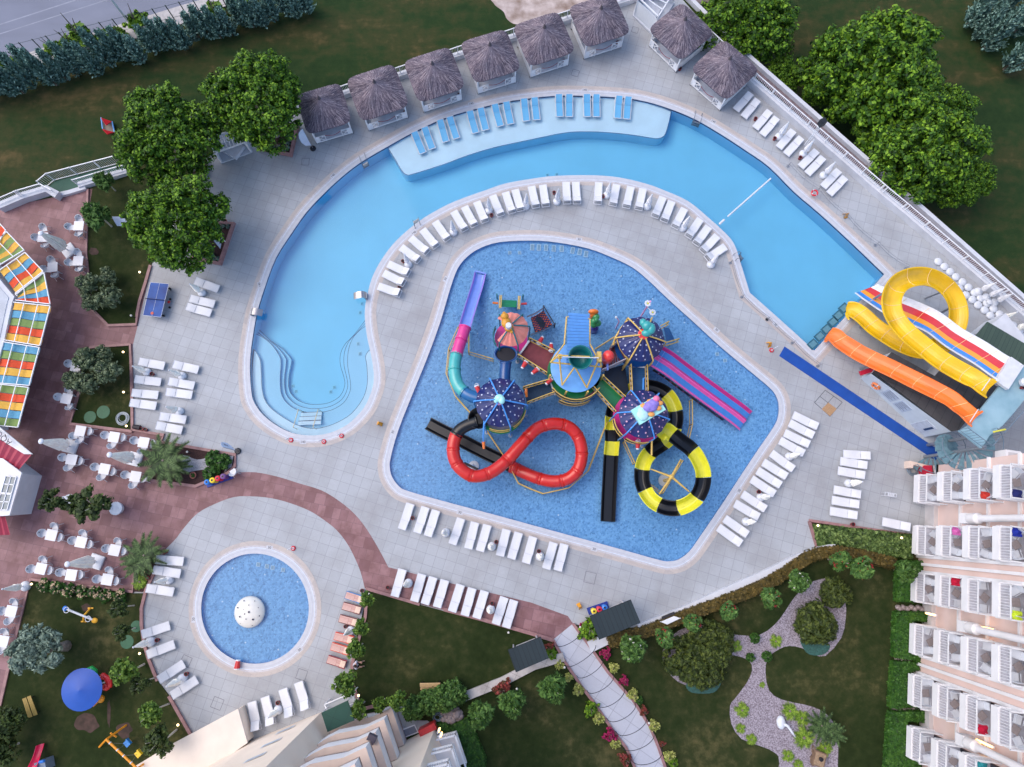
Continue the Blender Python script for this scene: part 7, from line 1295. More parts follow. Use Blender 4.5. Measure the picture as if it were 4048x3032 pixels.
# red roofed kiosk
t=thing('red_roofed_kiosk','white kiosk with red corrugated awning roofs and paned window at the left edge','building',Q('02',60,850,0))
red_=S('red_corrugated_sheet',160,50,72,rough=.5,ns=2,na=.12)
def corr(name,q,n,par,m=red_):
    a,b,c,e=q; mb=MB(); k=n*4
    for i in range(k): 
        u0,u1=i/k,(i+1)/k; h0,h1=.05*math.sin(i*PI/2),.05*math.sin((i+1)*PI/2); z=Vector((0,0,1)); mb.add([a.lerp(b,u0)+z*h0,a.lerp(b,u1)+z*h1,e.lerp(c,u1)+z*h1,e.lerp(c,u0)+z*h0],[(0,1,2,3)])
    return mb.build(name,m,par)
corr('corrugated_roof',[Q('02',-160,350,3.0),Q('02',248,598,3.0),Q('02',148,714,2.3),Q('02',-200,560,2.3)],8,t)
corr('corrugated_roof',[Q('02',-200,1080,2.2),Q('02',40,1082,2.2),Q('02',80,1228,2.0),Q('02',-200,1240,2.0)][::1],6,t)
MB().prism([Q('02',*q,2.4).to_2d() for q in ((-300,600),(25,640),(165,745),(75,1060),(-300,1090))],0,2.4).build('wall',M_white2,t)
MB().prism([tuple(p) for p in offset([Q('02',*q,2.4).to_2d() for q in ((-300,600),(25,640),(165,745),(75,1060),(-300,1090))],.14)],2.4,2.55).build('roof_slab',M_warmw,t)
m=MB(); q=[Q('02',*p,2.6) for p in ((48,762),(130,770),(58,1032),(-30,1030))]; m.add(q,[(3,2,1,0)]); sk_=m.build('skylight',S('window_glass_blue',96,112,122,rough=.1,ns=2,na=.4),t); m=MB()
for u in (0,.24,.5,.53,.76,1): m.beam(q[0].lerp(q[3],u)+Vector((0,0,.03)),q[1].lerp(q[2],u)+Vector((0,0,.03)),.06,.05)
for u in (0,.5,1): m.beam(q[0].lerp(q[1],u)+Vector((0,0,.03)),q[3].lerp(q[2],u)+Vector((0,0,.03)),.05,.05)
m.build('glazing_bar',M_white,sk_)
# white sign wall with lettering
t=thing('sign_wall','slanted white sign wall with dark AQUA lettering above the red roof','sign',Q('02',100,480,0)); q=[Q('02',-160,255,3.6),Q('02',0,380,3.6),Q('02',255,590,3.1),Q('02',190,590,3.1),Q('02',-160,375,3.4)]
m=MB(); m.add(q+[v-Vector((0,0,.12)) for v in q],[(4,3,2,1,0)]+[(i,5+i,5+(i+1)%5,(i+1)%5) for i in range(5)]); m.build('sign_board',M_warmw,t)
def text(s,p,ang,size,m,parent,name='lettering',flip=1,tilt=None):
    cu=bpy.data.curves.new(name,'FONT'); cu.body=s; cu.size=size; cu.extrude=.004; cu.align_x='CENTER'; cu.align_y='CENTER'; tmp=bpy.data.objects.new('tmp',cu); COL.objects.link(tmp); bpy.context.view_layer.update(); me=bpy.data.meshes.new_from_object(tmp.evaluated_get(bpy.context.evaluated_depsgraph_get())); bpy.data.objects.remove(tmp); o=bpy.data.objects.new(name,me); COL.objects.link(o); me.materials.clear(); me.materials.append(m); o.parent=parent; o.location=Vector(p)-wloc(parent); o.rotation_euler=tilt or (0,0,ang); return o
text('AQUA',Q('02',15,450,3.62),R(-38)+PI,.62,S('dark_lettering',52,48,62),t)
p=Q('20',1260,95,.1)
# ---------------- small things ----------------
t=thing('ping_pong_table','blue ping pong table with wet streaks beside the long lawn','table',Q('01',1230,870,0)); q=[Q('01',*p,.76) for p in ((1190,732),(1335,745),(1272,1008),(1130,992))]
MB().prism([p.to_2d() for p in q],.72,.76,bottom=True).build('tabletop',mat('blue_table_paint',srgb((14,54,124)),col2=srgb((34,86,164)),ns=1.1,detail=6,rough=.6),t)
m=MB(); U=Vector((0,0,.006)); 
for i in range(4): m.beam(q[i]+U,q[(i+1)%4]+U,.022,.012)
m.beam((q[0]+q[1])/2+U,(q[2]+q[3])/2+U,.015,.012); m.build('table_line',S('line_white',206,212,226),t)
a,b=(q[0]+q[3])/2,(q[1]+q[2])/2; d=(b-a)*.06; m=MB(); m.beam(a-d+Vector((0,0,.08)),b+d*.2+Vector((0,0,.08)),.02,.15); m.build('net',S('navy_net',24,34,84),t)
for p in q: v=p+((a+b)/2-p)*.2; MB().box((v.x,v.y,.36),(.06,.06,.72)).build('leg',M_dark,t)
for x,y in ((1345,865),(1340,930),(1340,780),(1290,995)): v=Q('01',x,y,.1); MB().sphere((v.x,v.y,.09),.1,8,5).build('wheel',M_dark,t)
tag(MB().lathe([(.10,0),(.12,.02),(.10,.04)],Q('01',1335,888,.3),10).build('red_bat',S('bat_red',210,40,44),base=Q('01',1335,888,.3)),'red bat bag hanging beside the ping pong table net','bat'); tag(MB().lathe([(.12,0),(.12,.012)],Q('01',1203,976,.775),14).build('orange_disc',S('faded_orange',206,90,70),base=Q('01',1203,976,.775)),'faded orange disc on the lower end of the ping pong table','disc')
# mushroom fountain
t=thing('dome_fountain','white dome fountain with round holes in the round pool','fountain',P(975,2425,-.3)); c=P(975,2423,.6); b=Vector((c.x,c.y,-.32)); t.location=b
MB().lathe([(1.12,.25),(1.15,.30),(1.08,.42),(.85,.60),(.5,.72),(.15,.76),(0,.76)],b,40).build('dome',S('white_dome',222,220,214,rough=.35,ns=3,na=.04),t,smooth=True); MB().tube([b,b+Vector((0,0,.3))],.4,12).build('stem',M_baseW,t)
hs=[(-20,8,.08),(20,8,.08),(-72,-50,.06),(-54,-40,.0)]; m=MB()
for x,y,s in ((1930,343,.055),(1878,398,.06),(1968,377,.04),(2015,345,.035),(2043,398,.035),(1968,433,.075),(1928,413,.03),(1896,470,.065),(1850,463,.045),(1946,488,.045),(2001,492,.075),(1900,523,.035),(1995,540,.04),(2052,463,.045),(1934,448,.05)):
    v=Q('03',x,y,.5); r_=math.hypot(v.x-b.x,v.y-b.y); z=b.z+.27+.5*(1-(min(r_,1.14)/1.15)**2.6)**.5; v=Q('03',x,y,z); rr=max(.001,math.hypot(v.x-b.x,v.y-b.y)); n=Vector(((v.x-b.x)/rr*min(1,rr/1.1)**1.5,(v.y-b.y)/rr*min(1,rr/1.1)**1.5,1)).normalized(); X=n.cross(Vector((0,1,0))).normalized(); Y=n.cross(X); m.add([Vector((v.x,v.y,z+.035))+X*s*math.cos(a)+Y*s*math.sin(a) for a in [2*PI*i/12 for i in range(12)]],[tuple(range(12))])
m.build('hole_pattern',S('hole_navy',34,36,66,ns=4),t)
# ladders, cascades, rails
def ladder(px1,px2,dx,label,t_):
    a,b=Q(t_,*px1,0),Q(t_,*px2,0); th=thing('pool_ladder',label,'ladder',(a+b)/2); d=Vector(dx).normalized(); 
    for p in (a,b): MB().tube([p-d*.35,p-d*.33+Vector((0,0,.45)),p-d*.05+Vector((0,0,.62)),p+d*.25+Vector((0,0,.3)),p+d*.3-Vector((0,0,.8))],.03,7).build('rail',M_st,th,smooth=True)
    for z in (-.15,-.4,-.65): MB().beam(a+d*.3+Vector((0,0,z)),b+d*.3+Vector((0,0,z)),.12,.03).build('tread',M_st,th)
ladder((855,1275),(895,1250),(.35,-.9,0),'steel ladder on the upper outer edge left of the shallow ledge','10'); ladder((1487,925),(1540,945),(-.2,-.95,0),'steel ladder on the outer edge right of the shallow ledge','20'); ladder((1275,275),(1315,250),(-.3,.95,0),'steel ladder on the inner edge beside the arc loungers','11'); ladder((1828,512),(1845,555),(.95,.2,0),'steel ladder on the inner edge near the last arc umbrella','21')
for t_,x,y,rz,l in (('11',868,845,R(186),'steel water cascade spout on the inner side of the shallow pool end'),('11',20,975,R(-8),'steel water cascade spout on the outer left side of the pool')):
    p=Q(t_,x+(30 if rz>1 else -20),y,.0); th=thing('water_cascade',l,'fountain',p,0); c,s=math.cos(rz),math.sin(rz); L=lambda a,b_,z: p+Vector((a*c-b_*s,a*s+b_*c,z)); pr=[(0,0),(0,.45),(.1,.62),(.3,.68),(.65,.6),(.95,.42)]; m=MB(); m.add([L(a,-.28,z) for a,z in pr]+[L(a,.28,z) for a,z in pr],[(i,i+1,7+i,6+i) for i in range(5)]); m.build('spout_sheet',S('brushed_steel',170,168,172,metal=.8,rough=.3,ns=12),th,smooth=True); MB().box(L(.02,0,.2),(.2,.5,.4),rz).build('spout_foot',M_st,th)
th=thing('entry_handrail_pair','pair of steel handrails on the steps of the shallow pool end','handrail',P(1230,1660,0))
for x in (360,515):
    a,b=Q('12',x+12,245,.3),Q('12',x-28,385,.5); m=MB(); m.tube([a-Vector((0,0,.9)),a+Vector((0,0,.45)),b+Vector((0,0,.45)),b-Vector((0,0,.6))],.035,7); m.build('handrail',S('brass_steel',196,186,160,metal=.5,rough=.3),th)
# floating rope
for pts,l,st in (([(2090,1415),(1800,1655)],'long line of white floats across the river pool',26),):
    a,b=Q('20',*pts[0],-.05),P(2878,855,-.05); th=thing('float_line',l,'float line',a); m=MB(); n=34
    for i in range(n):
        p=a.lerp(b,i/(n-1)); m.sphere((p.x,p.y,-.03),(.085,.085,.08),8,5)
    m.build('float_row',M_baseW,th); MB().tube([a,b],.015,4).build('rope',M_st,th)
a,b=Q('21',1722,240,-.05),Q('21',1692,268,-.05); m=MB(); [m.sphere(a.lerp(b,i/4),(.11,.11,.09),8,5) for i in range(5)]; tag(m.build('float_line',M_baseW,base=a),'short line of white floats near the inner pool edge','float line')
# pool floor drains and grilles
M_gr=S('pale_grille',176,206,224,ns=30,na=.2); M_gd=S('grille_dark',96,140,170,ns=60,na=.3)
def grille(t_,x,y,w,h,rz,z,l,g):
    p=Q(t_,x,y,z); m=MB().box((p.x,p.y,z),(w,h,.03),rz); m.box((p.x,p.y,z+.018),(w*.66,h*.78,.01),rz,1); 
    for i in range(5): c,s=math.cos(rz),math.sin(rz); k=(i-2)*h*.15; m.box((p.x-s*k,p.y+c*k,z+.026),(w*.66,h*.04,.006),rz)
    tag(m.build('pool_grille',[M_gr,M_gd],base=(p.x,p.y,z)),l,'grille',g)
for i,(x,y) in enumerate(((208,455),(260,457),(317,459),(378,464),(441,467),(527,480),(583,492),(633,508))): grille('21',x,y,.34,.56,R(-2 if i<5 else -10),-.28,'white framed grille on the upper splash pool floor, %s of eight from the left'%ORD[i],'white framed grilles')
for i,(t_,x,y) in enumerate((('21',30,498),('21',108,498),('21',1670,1300),('21',1733,1350))): grille(t_,x,y,.28,.28,.1,-.29,['small grille left of the row of eight, left one','small grille left of the row of eight, right one','small grille near the right splash pool edge, upper','small grille near the right splash pool edge, lower'][i],'small pool grilles')
for i,(x,y) in enumerate(((42,1463),(110,1478),(155,1488),(238,1505))): grille('12',x,y,.3,.3,-.1,-.29,'small grille on the round pool floor, %s of four from the left'%ORD[i],'round pool grilles')
for i,(t_,x,y,z) in enumerate((('11',862,902,-1.42),('11',848,972,-1.42),('11',832,1218,-.66),('11',846,1296,-.66),('12',315,53,-1.42),('12',340,95,-1.42),('12',643,62,-1.42),('12',615,98,-1.42),('20',328,1385,-1.4),('20',402,1380,-1.4))): grille(t_,x,y,.26,.26,.15,z,'small teal grille in the river pool, %s of ten from the lower left'%ORD[i],'river pool grilles')
# inlets: small pale round fittings on the splash pool floor
m=MB().lathe([(.06,0),(.06,.02),(.03,.03)],n=10); fit=tag(m.build('floor_inlet',S('pale_inlet',196,220,238)),'x','pool inlet')
fp=[(2021,1037),(1938,1180),(1915,1235),(1905,1290),(1888,1318),(2176,1017),(2143,1128),(2300,1110),(2455,1091),(2268,1222),(2425,1203),(2395,1317),(2580,1182),(2706,1275),(2680,1390),(2835,1370),(2910,1470),(2810,1483),(1865,1055),(1985,1098),(1760,1395),(1724,1515),(1688,1633),(1651,1755),(1614,1880),(1908,1957),(2076,1935),(2207,2036),(2506,2118),(2674,2093),(2945,1580),(2755,1722),(1922,1376),(1888,1492),(2107,1810),(2306,1670),(2535,1992),(1047,2271),(1176,2300),(1138,2434),(1100,2568),(919,2246),(879,2378),(839,2512),(970,2540)]
for i,(x,y) in enumerate(fp): p=P(x,y,-.3); place(fit,(p.x,p.y,-.315),0,'small pale inlet on the floor of the %s'%('splash pool' if i<37 else 'round pool'),'floor inlets of the %s'%('splash pool' if i<37 else 'round pool'))
# signs: hexagon based red lifebuoy stands
def redstand(t_,x,y,l):
    p=Q(t_,x,y,0); th=thing('red_sign_stand',l,'sign stand',p); MB().lathe([(.2,0),(.2,.06),(.17,.09)],p,6).build('base',S('sign_red',196,34,52,rough=.5),th)
    m=MB(); m.tube([p+Vector((.07*math.cos(a),.07*math.sin(a),.1)) for a in [2*PI*i/12 for i in range(12)]],.022,5,closed=True); m.build('white_ring_mark',M_baseW,th); MB().tube([p,p+Vector((0,0,.9))],.018,6).build('pole',M_baseW,th); v=p+Vector((0,0,1.0)); MB().box(v,(.3,.03,.28),.5).build('sign_plate',M_baseW,th)
for t_,x,y,l in (('12',302,480,'red sign stand below the shallow pool end, left'),('12',562,492,'red sign stand below the shallow pool end, middle'),('12',702,446,'red sign stand below the shallow pool end, right'),('12',320,1335,'red sign stand above the round pool'),('31',215,1270,'red sign stand beside the yellow wet floor sign')): redstand(t_,x,y,l)
p=Q('30',557,1525,.6); th=thing('life_ring','red life ring on the rope barrier below the fence loungers','life ring',(p.x,p.y,0)); m=MB(); m.tube([p+Vector((.24*math.cos(a),.24*math.sin(a),.02*math.sin(3*a))) for a in [2*PI*i/20 for i in range(20)]],.07,8,closed=True); m.build('ring',S('life_ring_red',206,44,60),th,smooth=True); MB().tube([(p.x,p.y,0),(p.x,p.y,.6)],.03,6).build('post',M_st,th)
m=MB(); 
for k in range(4): a=k*PI/2+.4; m.beam(p+Vector((.22*math.cos(a),.22*math.sin(a),.065)),p+Vector((.28*math.cos(a),.28*math.sin(a),.065)),.1,.02)
m.build('ring_band',M_baseW,th)
for t_,x,y,rz,l in (('12',1003,352,1.3,'yellow wet floor sign between the shallow pool end and splash pool'),('31',190,1225,.3,'amber wet floor sign near the left end of the blue mat'),('23',580,385,.5,'amber wet floor sign left of the coloured bins by the kiosk'),('31',795,208,.2,'amber wet floor sign on the rope barrier'),('01',718,222,.5,'amber wet floor sign at the upper terrace lawn edge')):
    p=Q(t_,x,y,0); th=thing('wet_floor_sign',l,'sign',p); c,s=math.cos(rz),math.sin(rz)
    for e in (-1,1): 
        X=Vector((c,s,0)); Y=Vector((-s,c,0)); MB().add([p-X*.15+Y*e*.22,p+X*.15+Y*e*.22,p+X*.11+Vector((0,0,.6)),p-X*.11+Vector((0,0,.6)),p-X*.15+Y*e*.2,p+X*.15+Y*e*.2,p+X*.11+Vector((0,0,.57)),p-X*.11+Vector((0,0,.57))],[(0,1,2,3),(7,6,5,4),(0,4,5,1),(1,5,6,2),(2,6,7,3),(3,7,4,0)]).build('board',S('sign_amber',232,160,44,rough=.5,ns=5),th)
# rope barrier
for pts,l in (([('30',345,1315),('30',575,1510),('31',795,222),('31',1035,440),('31',1275,625)],'rope barrier with steel posts along the outer river pool edge'),([('21',1772,580),('21',1862,850),('21',2062,1028),('31',180,1025),('31',378,1212),('31',580,1395)],'rope barrier with steel posts along the inner river pool edge')):
    w=[Q(a,b_,c,0) for a,b_,c in pts]; th=thing('rope_barrier',l,'barrier',w[0])
    for p in w: MB().tube([p,p+Vector((0,0,.75))],.025,6).lathe([(.13,0),(.13,.03)],p,10).build('post',M_st,th)
    for h in (.7,.4):
        m=MB(); 
        for a,b in zip(w,w[1:]): m.tube([a.lerp(b,i/10)+Vector((0,0,h-.25*math.sin(PI*i/10))) for i in range(11)],.014,4)
        m.build('rope',S('grey_rope',120,126,136),th)
# three colour bins
for t_,c,rz,cl,l in (('02',(1738,795),R(20),((40,120,206),(236,206,40),(206,30,60),(110,70,130)),'row of blue, yellow, red and purple recycling bins by the round bushes'),('23',(727,400),R(18),((232,206,60),(206,40,70),(50,120,206)),'row of yellow, red and blue recycling bins beside the larger kiosk')):
    p=Q(t_,*c,0); th=thing('recycling_bins',l,'bin',p); n=len(cl); c_,s_=math.cos(rz),math.sin(rz); w=.42
    MB().box((p.x,p.y,.06),(n*w+.35,.5,.12),rz).build('stand',S('bin_blue_stand',26,52,140),th)
    for i,cc3 in enumerate(cl): k=(i-(n-1)/2)*w; q=(p.x+c_*k,p.y+s_*k,.1); b=MB().lathe([(.17,0),(.2,.65),(.22,.8),(.2,.86),(.1,.9)],q,16); b=b.build('bin',S('bin_%d_%d_%d'%cc3,*cc3,rough=.35),th); MB().lathe([(.08,.905),(.0,.906)],q,12).build('bin_mouth',M_dark,b)
# coiled hoses
def coil(t_,x,y,r,z,l,m_,n=7):
    p=Q(t_,x,y,z); m=MB(); rd=random.Random(n); 
    for k in range(n): rr=r*(1-.07*k); ox,oy=rd.uniform(-.05,.05),rd.uniform(-.05,.05); m.tube([(p.x+ox+rr*math.cos(a)*(1+.04*math.sin(3*a+k)),p.y+oy+rr*math.sin(a),z+.03+.02*(k%3)) for a in [2*PI*i/28 for i in range(28)]],.016+.006*(r<.4),5,closed=True)
    tag(m.build('hose_coil',m_,base=p),l,'hose')
coil('02',972,306,.52,.07,'coil of white hose on the putting lawn',S('white_hose',196,204,208)); M_hose=S('blue_grey_hose',112,130,146)
coil('32',1338,716,.50,.1,'coil of blue grey hose beside the red fire box at the hotel',M_hose,8); coil('13',1462,1262,.36,.1,'coil of blue grey hose beside the boulder pile',M_hose,8)
p=Q('32',1430,722,.5); tag(MB().box((p.x,p.y,.5),(.62,.75,.9)).build('fire_box',S('fire_box_red',186,26,58,rough=.4),base=(p.x,p.y,0)),'crimson fire hose box at the upper hotel corner','cabinet')
p=Q('32',1510,720,.5); tag(MB().box((p.x,p.y,.45),(.8,.75,.8)).build('utility_box',M_conc,base=(p.x,p.y,0)),'pale utility box beside the crimson fire box','cabinet')
p=Q('32',1547,720,1.0); tag(MB().lathe([(.1,0),(.12,.1),(.1,.3),(.04,.36)],p,12).build('fire_extinguisher',S('fire_red',190,52,56),base=p),'small red fire extinguisher on the pale utility box','extinguisher')
t=thing('alcove_wall','low beige wall alcove behind the hose and crimson box','wall',Q('32',1330,640,0)); MB().prism([Q('32',x,y,1).to_2d() for x,y in ((1322,640),(1560,700),(1560,722),(1350,672),(1346,700),(1322,695))],0,.8).build('wall',M_cop,t)
# feather flags with script
def flag(t_,base,tip,belly,l,txt):
    b=Q(t_,*base,0); th=thing('feather_flag',l,'flag',b); MB().lathe([(.26,0),(.26,.1),(.2,.13)],b,8).build('base',S('black_base',22,28,40,rough=.5),th); tp_=Q(t_,*tip,3.0); d=Vector((tp_.x-b.x,tp_.y-b.y,0)); X=d.normalized() if d.length>.05 else Vector((1,0,0)); bl_=Q(t_,*belly,1.2); X=Vector((bl_.x-b.x,bl_.y-b.y,0)).normalized()
    MB().tube([b,b+Vector((0,0,2.9))],.02,6).build('pole',M_st,th)
    ou=[(0,.55),(.45,.75),(.62,1.3),(.62,2.0),(.5,2.6),(.2,3.0),(0,3.05)]; n=len(ou); Y=Vector((0,0,1)); N_=X.cross(Y)*.008; m=MB(); m.add([b+X*x+Y*z+N_ for x,z in ou]+[b+X*x+Y*z-N_ for x,z in ou],[tuple(range(n)),tuple(range(n,2*n))[::-1]]+[(i,n+i,n+(i+1)%n,(i+1)%n) for i in range(n)]); m.build('banner',S('flag_white',206,216,236,ns=2,na=.05),th)
    cu_n=X.cross(Y)
    for s_ in (-1,1):
        mt=Matrix((( *(-Y) ,0),( *X,0),( *((-Y).cross(X)),0),(0,0,0,1))).transposed(); 
        o=text(txt,b+X*.33+Y*1.9+((-Y).cross(X))*.012,0,.30,S('flag_script_grey',110,118,140),th); o.matrix_local=Matrix.Translation(b+X*.33+Y*1.9+((-Y).cross(X))*.014-wloc(th))@mt; break
flag('10',(476,1176),(310,1068),(290,1165),'white feather flag with grey script beside the first cabana','VILLA'); flag('02',(1882,567),(1678,503),(1780,480),'white feather flag with grey script at the gravel patch bed','VILLA')
# dark barrel, speaker
p=Q('02',1072,375,.4); tag(MB().tube([(p.x-.28,p.y+.05,.22),(p.x+.28,p.y-.05,.22)],[.17,.2],12).build('dark_barrel',S('black_barrel',34,26,36,ns=9,na=.3),base=(p.x,p.y,0)),'dark barrel lying at the putting lawn corner','barrel')
t=thing('loudspeaker','black loudspeaker on a white lattice pole at the right wall','loudspeaker',Q('30',520,1060,.8)); b=Vector(t.location); tp_=Q('30',622,970,4.0); b=Vector((tp_.x-.1,tp_.y-.1,.8)); t.location=b; m=MB()
for dx in (-.1,.1): m.tube([b+Vector((dx,0,0)),b+Vector((dx,0,3.0))],.025,6)
for i in range(10): m.tube([b+Vector((-.1,0,.3*i)),b+Vector((.1,0,.3*i))],.016,5)
m.build('lattice_pole',M_white,t); MB().box(b+Vector((0,.05,3.3)),(.42,.42,.65),.4).build('speaker_box',S('black_plastic',26,30,38,ns=8),t)
p=P(1484-10,2912,7.35); tag(MB().box(p+Vector((0,0,.22)),(.55,.38,.38),-.4).box(p+Vector((-.05,-.3,.12)),(.3,.2,.2),-.4).build('terrace_speaker',S('dark_speaker_grey',74,70,84,ns=8),base=p),'grey floodlight box on the third curved terrace parapet','floodlight')
# garden lamps (lit ones)
M_glow=mat('globe_glow',(1,.85,.6),emit=(1,.72,.36),es=2.2); M_globe=S('white_globe',226,222,214,rough=.3)
LP=[('01',1105,652,1,'in the long lawn above the ping pong table'),('01',1037,995,0,'at the lower tip of the long lawn'),('01',975,1283,1,'at the upper end of the putting lawn'),('02',978,100,1,'at the right of the putting lawn'),('02',1000,368,1,'below the white hose coil'),('02',1480,573,0,'at the gravel patch bed'),('02',1145,1517,1,'in the palm bed'),('02',250,1617,1,'at the play lawn corner'),('03',1105,760,1,'beside the umbrella at the green mats'),('03',1408,1325,1,'below the straight curb by the annex'),('13',835,1092,1,'below the seated person'),('13',918,290,0,'at the top left corner of the centre lawn'),('13',2020,595,0,'below the red paving row at the right'),('23',587,552,0,'between the arched walk and the kiosk shrub'),('23',1685,350,0,'in the bronze hedge, upper'),('23',1203,550,0,'in the bronze hedge, lower'),('23',463,870,0,'at the end of the low diagonal wall'),('23',1130,1310,0,'right of the arched walk'),('23',87,1040,0,'above the fluffy tree pair'),('32',582,1155,1,'at the left tip of the ivy bed'),('32',1243,1252,1,'at the right end of the ivy bed'),('33',313,148,0,'beside the bronze hedge bend')]
for lt in (0,1):
    t=thing('garden_lamp','x','lamp'); MB().tube([(0,0,0),(0,0,.5)],.03,6).build('post',M_dm,t); MB().sphere((0,0,.6),.085,12,8).build('globe',M_glow if lt else M_globe,t,smooth=True)
    for t_,x,y,li,l in LP:
        if li==lt: p=Q(t_,x,y,.6); place(t,(p.x,p.y,.03),0,('lit ' if lt else 'unlit ')+'white globe garden lamp '+l,'garden lamps')
# street lamp
b=Q('00',1015,172,0); t=thing('street_lamp','white street lamp pole beside the road','street lamp',b); MB().tube([b,b+Vector((0,0,9))],[.12,.07],8).build('pole',M_baseW,t); MB().tube([b+Vector((0,0,8.9)),b+Vector((-.6,1.2,9.4))],.05,6).build('arm',M_baseW,t)
# benches
for pts,l in (([(175,1120),(242,1092),(297,1243),(222,1272)],'yellow slatted wooden bench left of the blue roundabout'),):
    q=[Q('03',*p,.45) for p in pts]; t=thing('park_bench',l,'bench',(q[0].x,q[0].y,0)); 
    for k,(u0,u1) in enumerate(((0,.46),(.56,1))):
        m=MB()
        for i in range(3): a=u0+(u1-u0)*(i/3); e=a+(u1-u0)*.29; m.add([q[0].lerp(q[1],a),q[0].lerp(q[1],e),q[3].lerp(q[2],e),q[3].lerp(q[2],a)]+[v-Vector((0,0,.05)) for v in (q[0].lerp(q[1],a),q[0].lerp(q[1],e),q[3].lerp(q[2],e),q[3].lerp(q[2],a))],[(0,1,2,3),(0,4,5,1),(1,5,6,2),(2,6,7,3),(3,7,4,0)])
        m.build('seat' if k==0 else 'backrest',S('yellow_wood',168,142,76,ns=8,na=.15),t)
    for v in q: w=v+(sum(q,Vector())/4-v)*.2; MB().box((w.x,w.y,.2),(.06,.06,.4)).build('leg',M_dark,t)
q=[Q('13',*p,.45) for p in ((1322,1050),(1484,1047),(1485,980),(1325,983))]; t=thing('park_bench','pale wooden bench above the thuja bushes','bench',(q[0].x,q[0].y,0))
for k,(u0,u1,z) in enumerate(((0,.4,0),(.46,1,.25))):
    m=MB()
    for i in range(3): a=u0+(u1-u0)*i/3; e=a+(u1-u0)*.28; U=Vector((0,0,z+.08*i*(k==1))); v=[q[0].lerp(q[3],a)+U,q[1].lerp(q[2],a)+U,q[1].lerp(q[2],e)+U,q[0].lerp(q[3],e)+U]; m.add(v+[x-Vector((0,0,.05)) for x in v],[(0,1,2,3),(0,4,5,1),(1,5,6,2),(2,6,7,3),(3,7,4,0)])
    m.build(['seat','backrest'][k],S('pale_bench_wood',190,158,112,ns=8,na=.15),t)
for u in (.08,.92): v=q[0].lerp(q[1],u).lerp(q[3].lerp(q[2],u),.4); MB().box((v.x,v.y,.2),(.08,.6,.4)).build('leg',M_dark,t)
# playground: roundabout, swing, seesaw, little slide
t=thing('play_roundabout','round blue topped play house with green, red and orange spirals','play house',Q('03',650,1050,0)); c=Q('03',650,1045,1.7)
MB().lathe([(1.42,0),(1.44,.05),(.9,.2),(0,.42)],c,30).build('blue_roof',S('bright_blue_roof',22,78,170,rough=.5,ns=2,na=.06),t); MB().tube([(c.x,c.y,0),(c.x,c.y,1.7)],.15,10).build('pole',S('play_yellow',228,168,40),t)
for pts,col,nm in ((((700,895),(725,880),(750,900),(740,915)),(34,170,80),'green_climber'),(((815,940),(845,955),(862,985),(865,1015),(840,1025)),(228,50,54),'red_spiral_panel'),(((735,1155),(765,1130),(795,1120)),(242,160,40),'orange_slide_arm')):
    m=MB(); v=[Q('03',*p,.9) for p in pts]; m.tube(v,.22,8); m.sphere(v[-1],.28,10,6); m.sphere(v[0],.24,10,6); m.build(nm,S('play_'+nm,*col,**gl),t,smooth=True)
MB().tube([Q('03',785,1002,1.2),Q('03',828,988,1.2)],.05,6).build('link_bar',M_baseW,t)
t=thing('swing_set','orange frame swing with a blue and a yellow seat','swing',Q('03',850,1440,0)); fo=S('swing_orange',238,156,40,rough=.4,ns=4); a,b=Q('03',840,1440,2.0),Q('03',1085,1670,2.0)
MB().tube([a,b],.08,8).build('top_beam',fo,t)
for p,qs in ((a,((1002,1325),(785,1500))),(b,((1245,1555),(980,1800)))):
    for j,q_ in enumerate(qs): MB().tube([p,Q('03',*q_,0)],.07,8).build('leg',fo,t)
MB().tube([Q('03',875,1390,1.2),Q('03',920,1420,.8)],.06,7).build('brace',fo,t)
for (x,y),c1,c2,us in (((1008,1468),(40,130,206),(236,180,40),(.12,.36)),((1095,1552),(236,196,40),(50,130,206),(.56,.80))):
    s=Q('03',x,y,.55); m=MB(); m.box(s,(.45,.42,.06),.8); m.box(s+Vector((.16,.16,.15)),(.08,.45,.3),.8); m.box(s+Vector((0,0,-.05)),(.5,.2,.05),.8,1); 
    st=m.build('swing_seat',[S('seat_%d'%c1[0],*c1,rough=.4),S('seat_edge_%d'%c2[0],*c2,rough=.4)],t)
    for u in us: MB().tube([a.lerp(b,u),s+Vector((0,0,.2))],.012,4).build('chain',M_st,st)
for u in (.12,.36,.56,.8): MB().tube([a.lerp(b,u-.01),a.lerp(b,u+.015)],.1,8).build('clamp',M_baseW,t)
t=thing('seesaw','white seesaw with blue and yellow ends on a yellow foot','seesaw',Q('03',630,450,0)); a,b=Q('03',515,405,.6),Q('03',748,500,.5)
MB().tube([a,b],.08,8).build('beam',M_baseW,t); MB().sphere(a,(.2,.2,.12),10,6).build('seat',S('seat_blue',40,120,214),t); MB().sphere(b,(.24,.2,.12),10,6).build('seat',S('play_yellow',228,168,40),t)
for u in (.1,.83): c=a.lerp(b,u)+Vector((0,0,.2)); MB().tube([c+Vector((.2*math.cos(x),.2*math.sin(x),0)) for x in [2*PI*i/16 for i in range(16)]],.025,6,closed=True).build('hand_ring',M_baseW,t)
m=MB(); c=a.lerp(b,.62); m.tube([c+Vector((.2,.5,-.45)),c,c+Vector((-.2,-.45,-.45))],.07,7); m.box(c+Vector((.2,.5,-.48)),(.4,.1,.08)); m.box(c+Vector((-.2,-.45,-.48)),(.4,.1,.08)); m.build('foot',S('play_yellow',228,168,40),t)
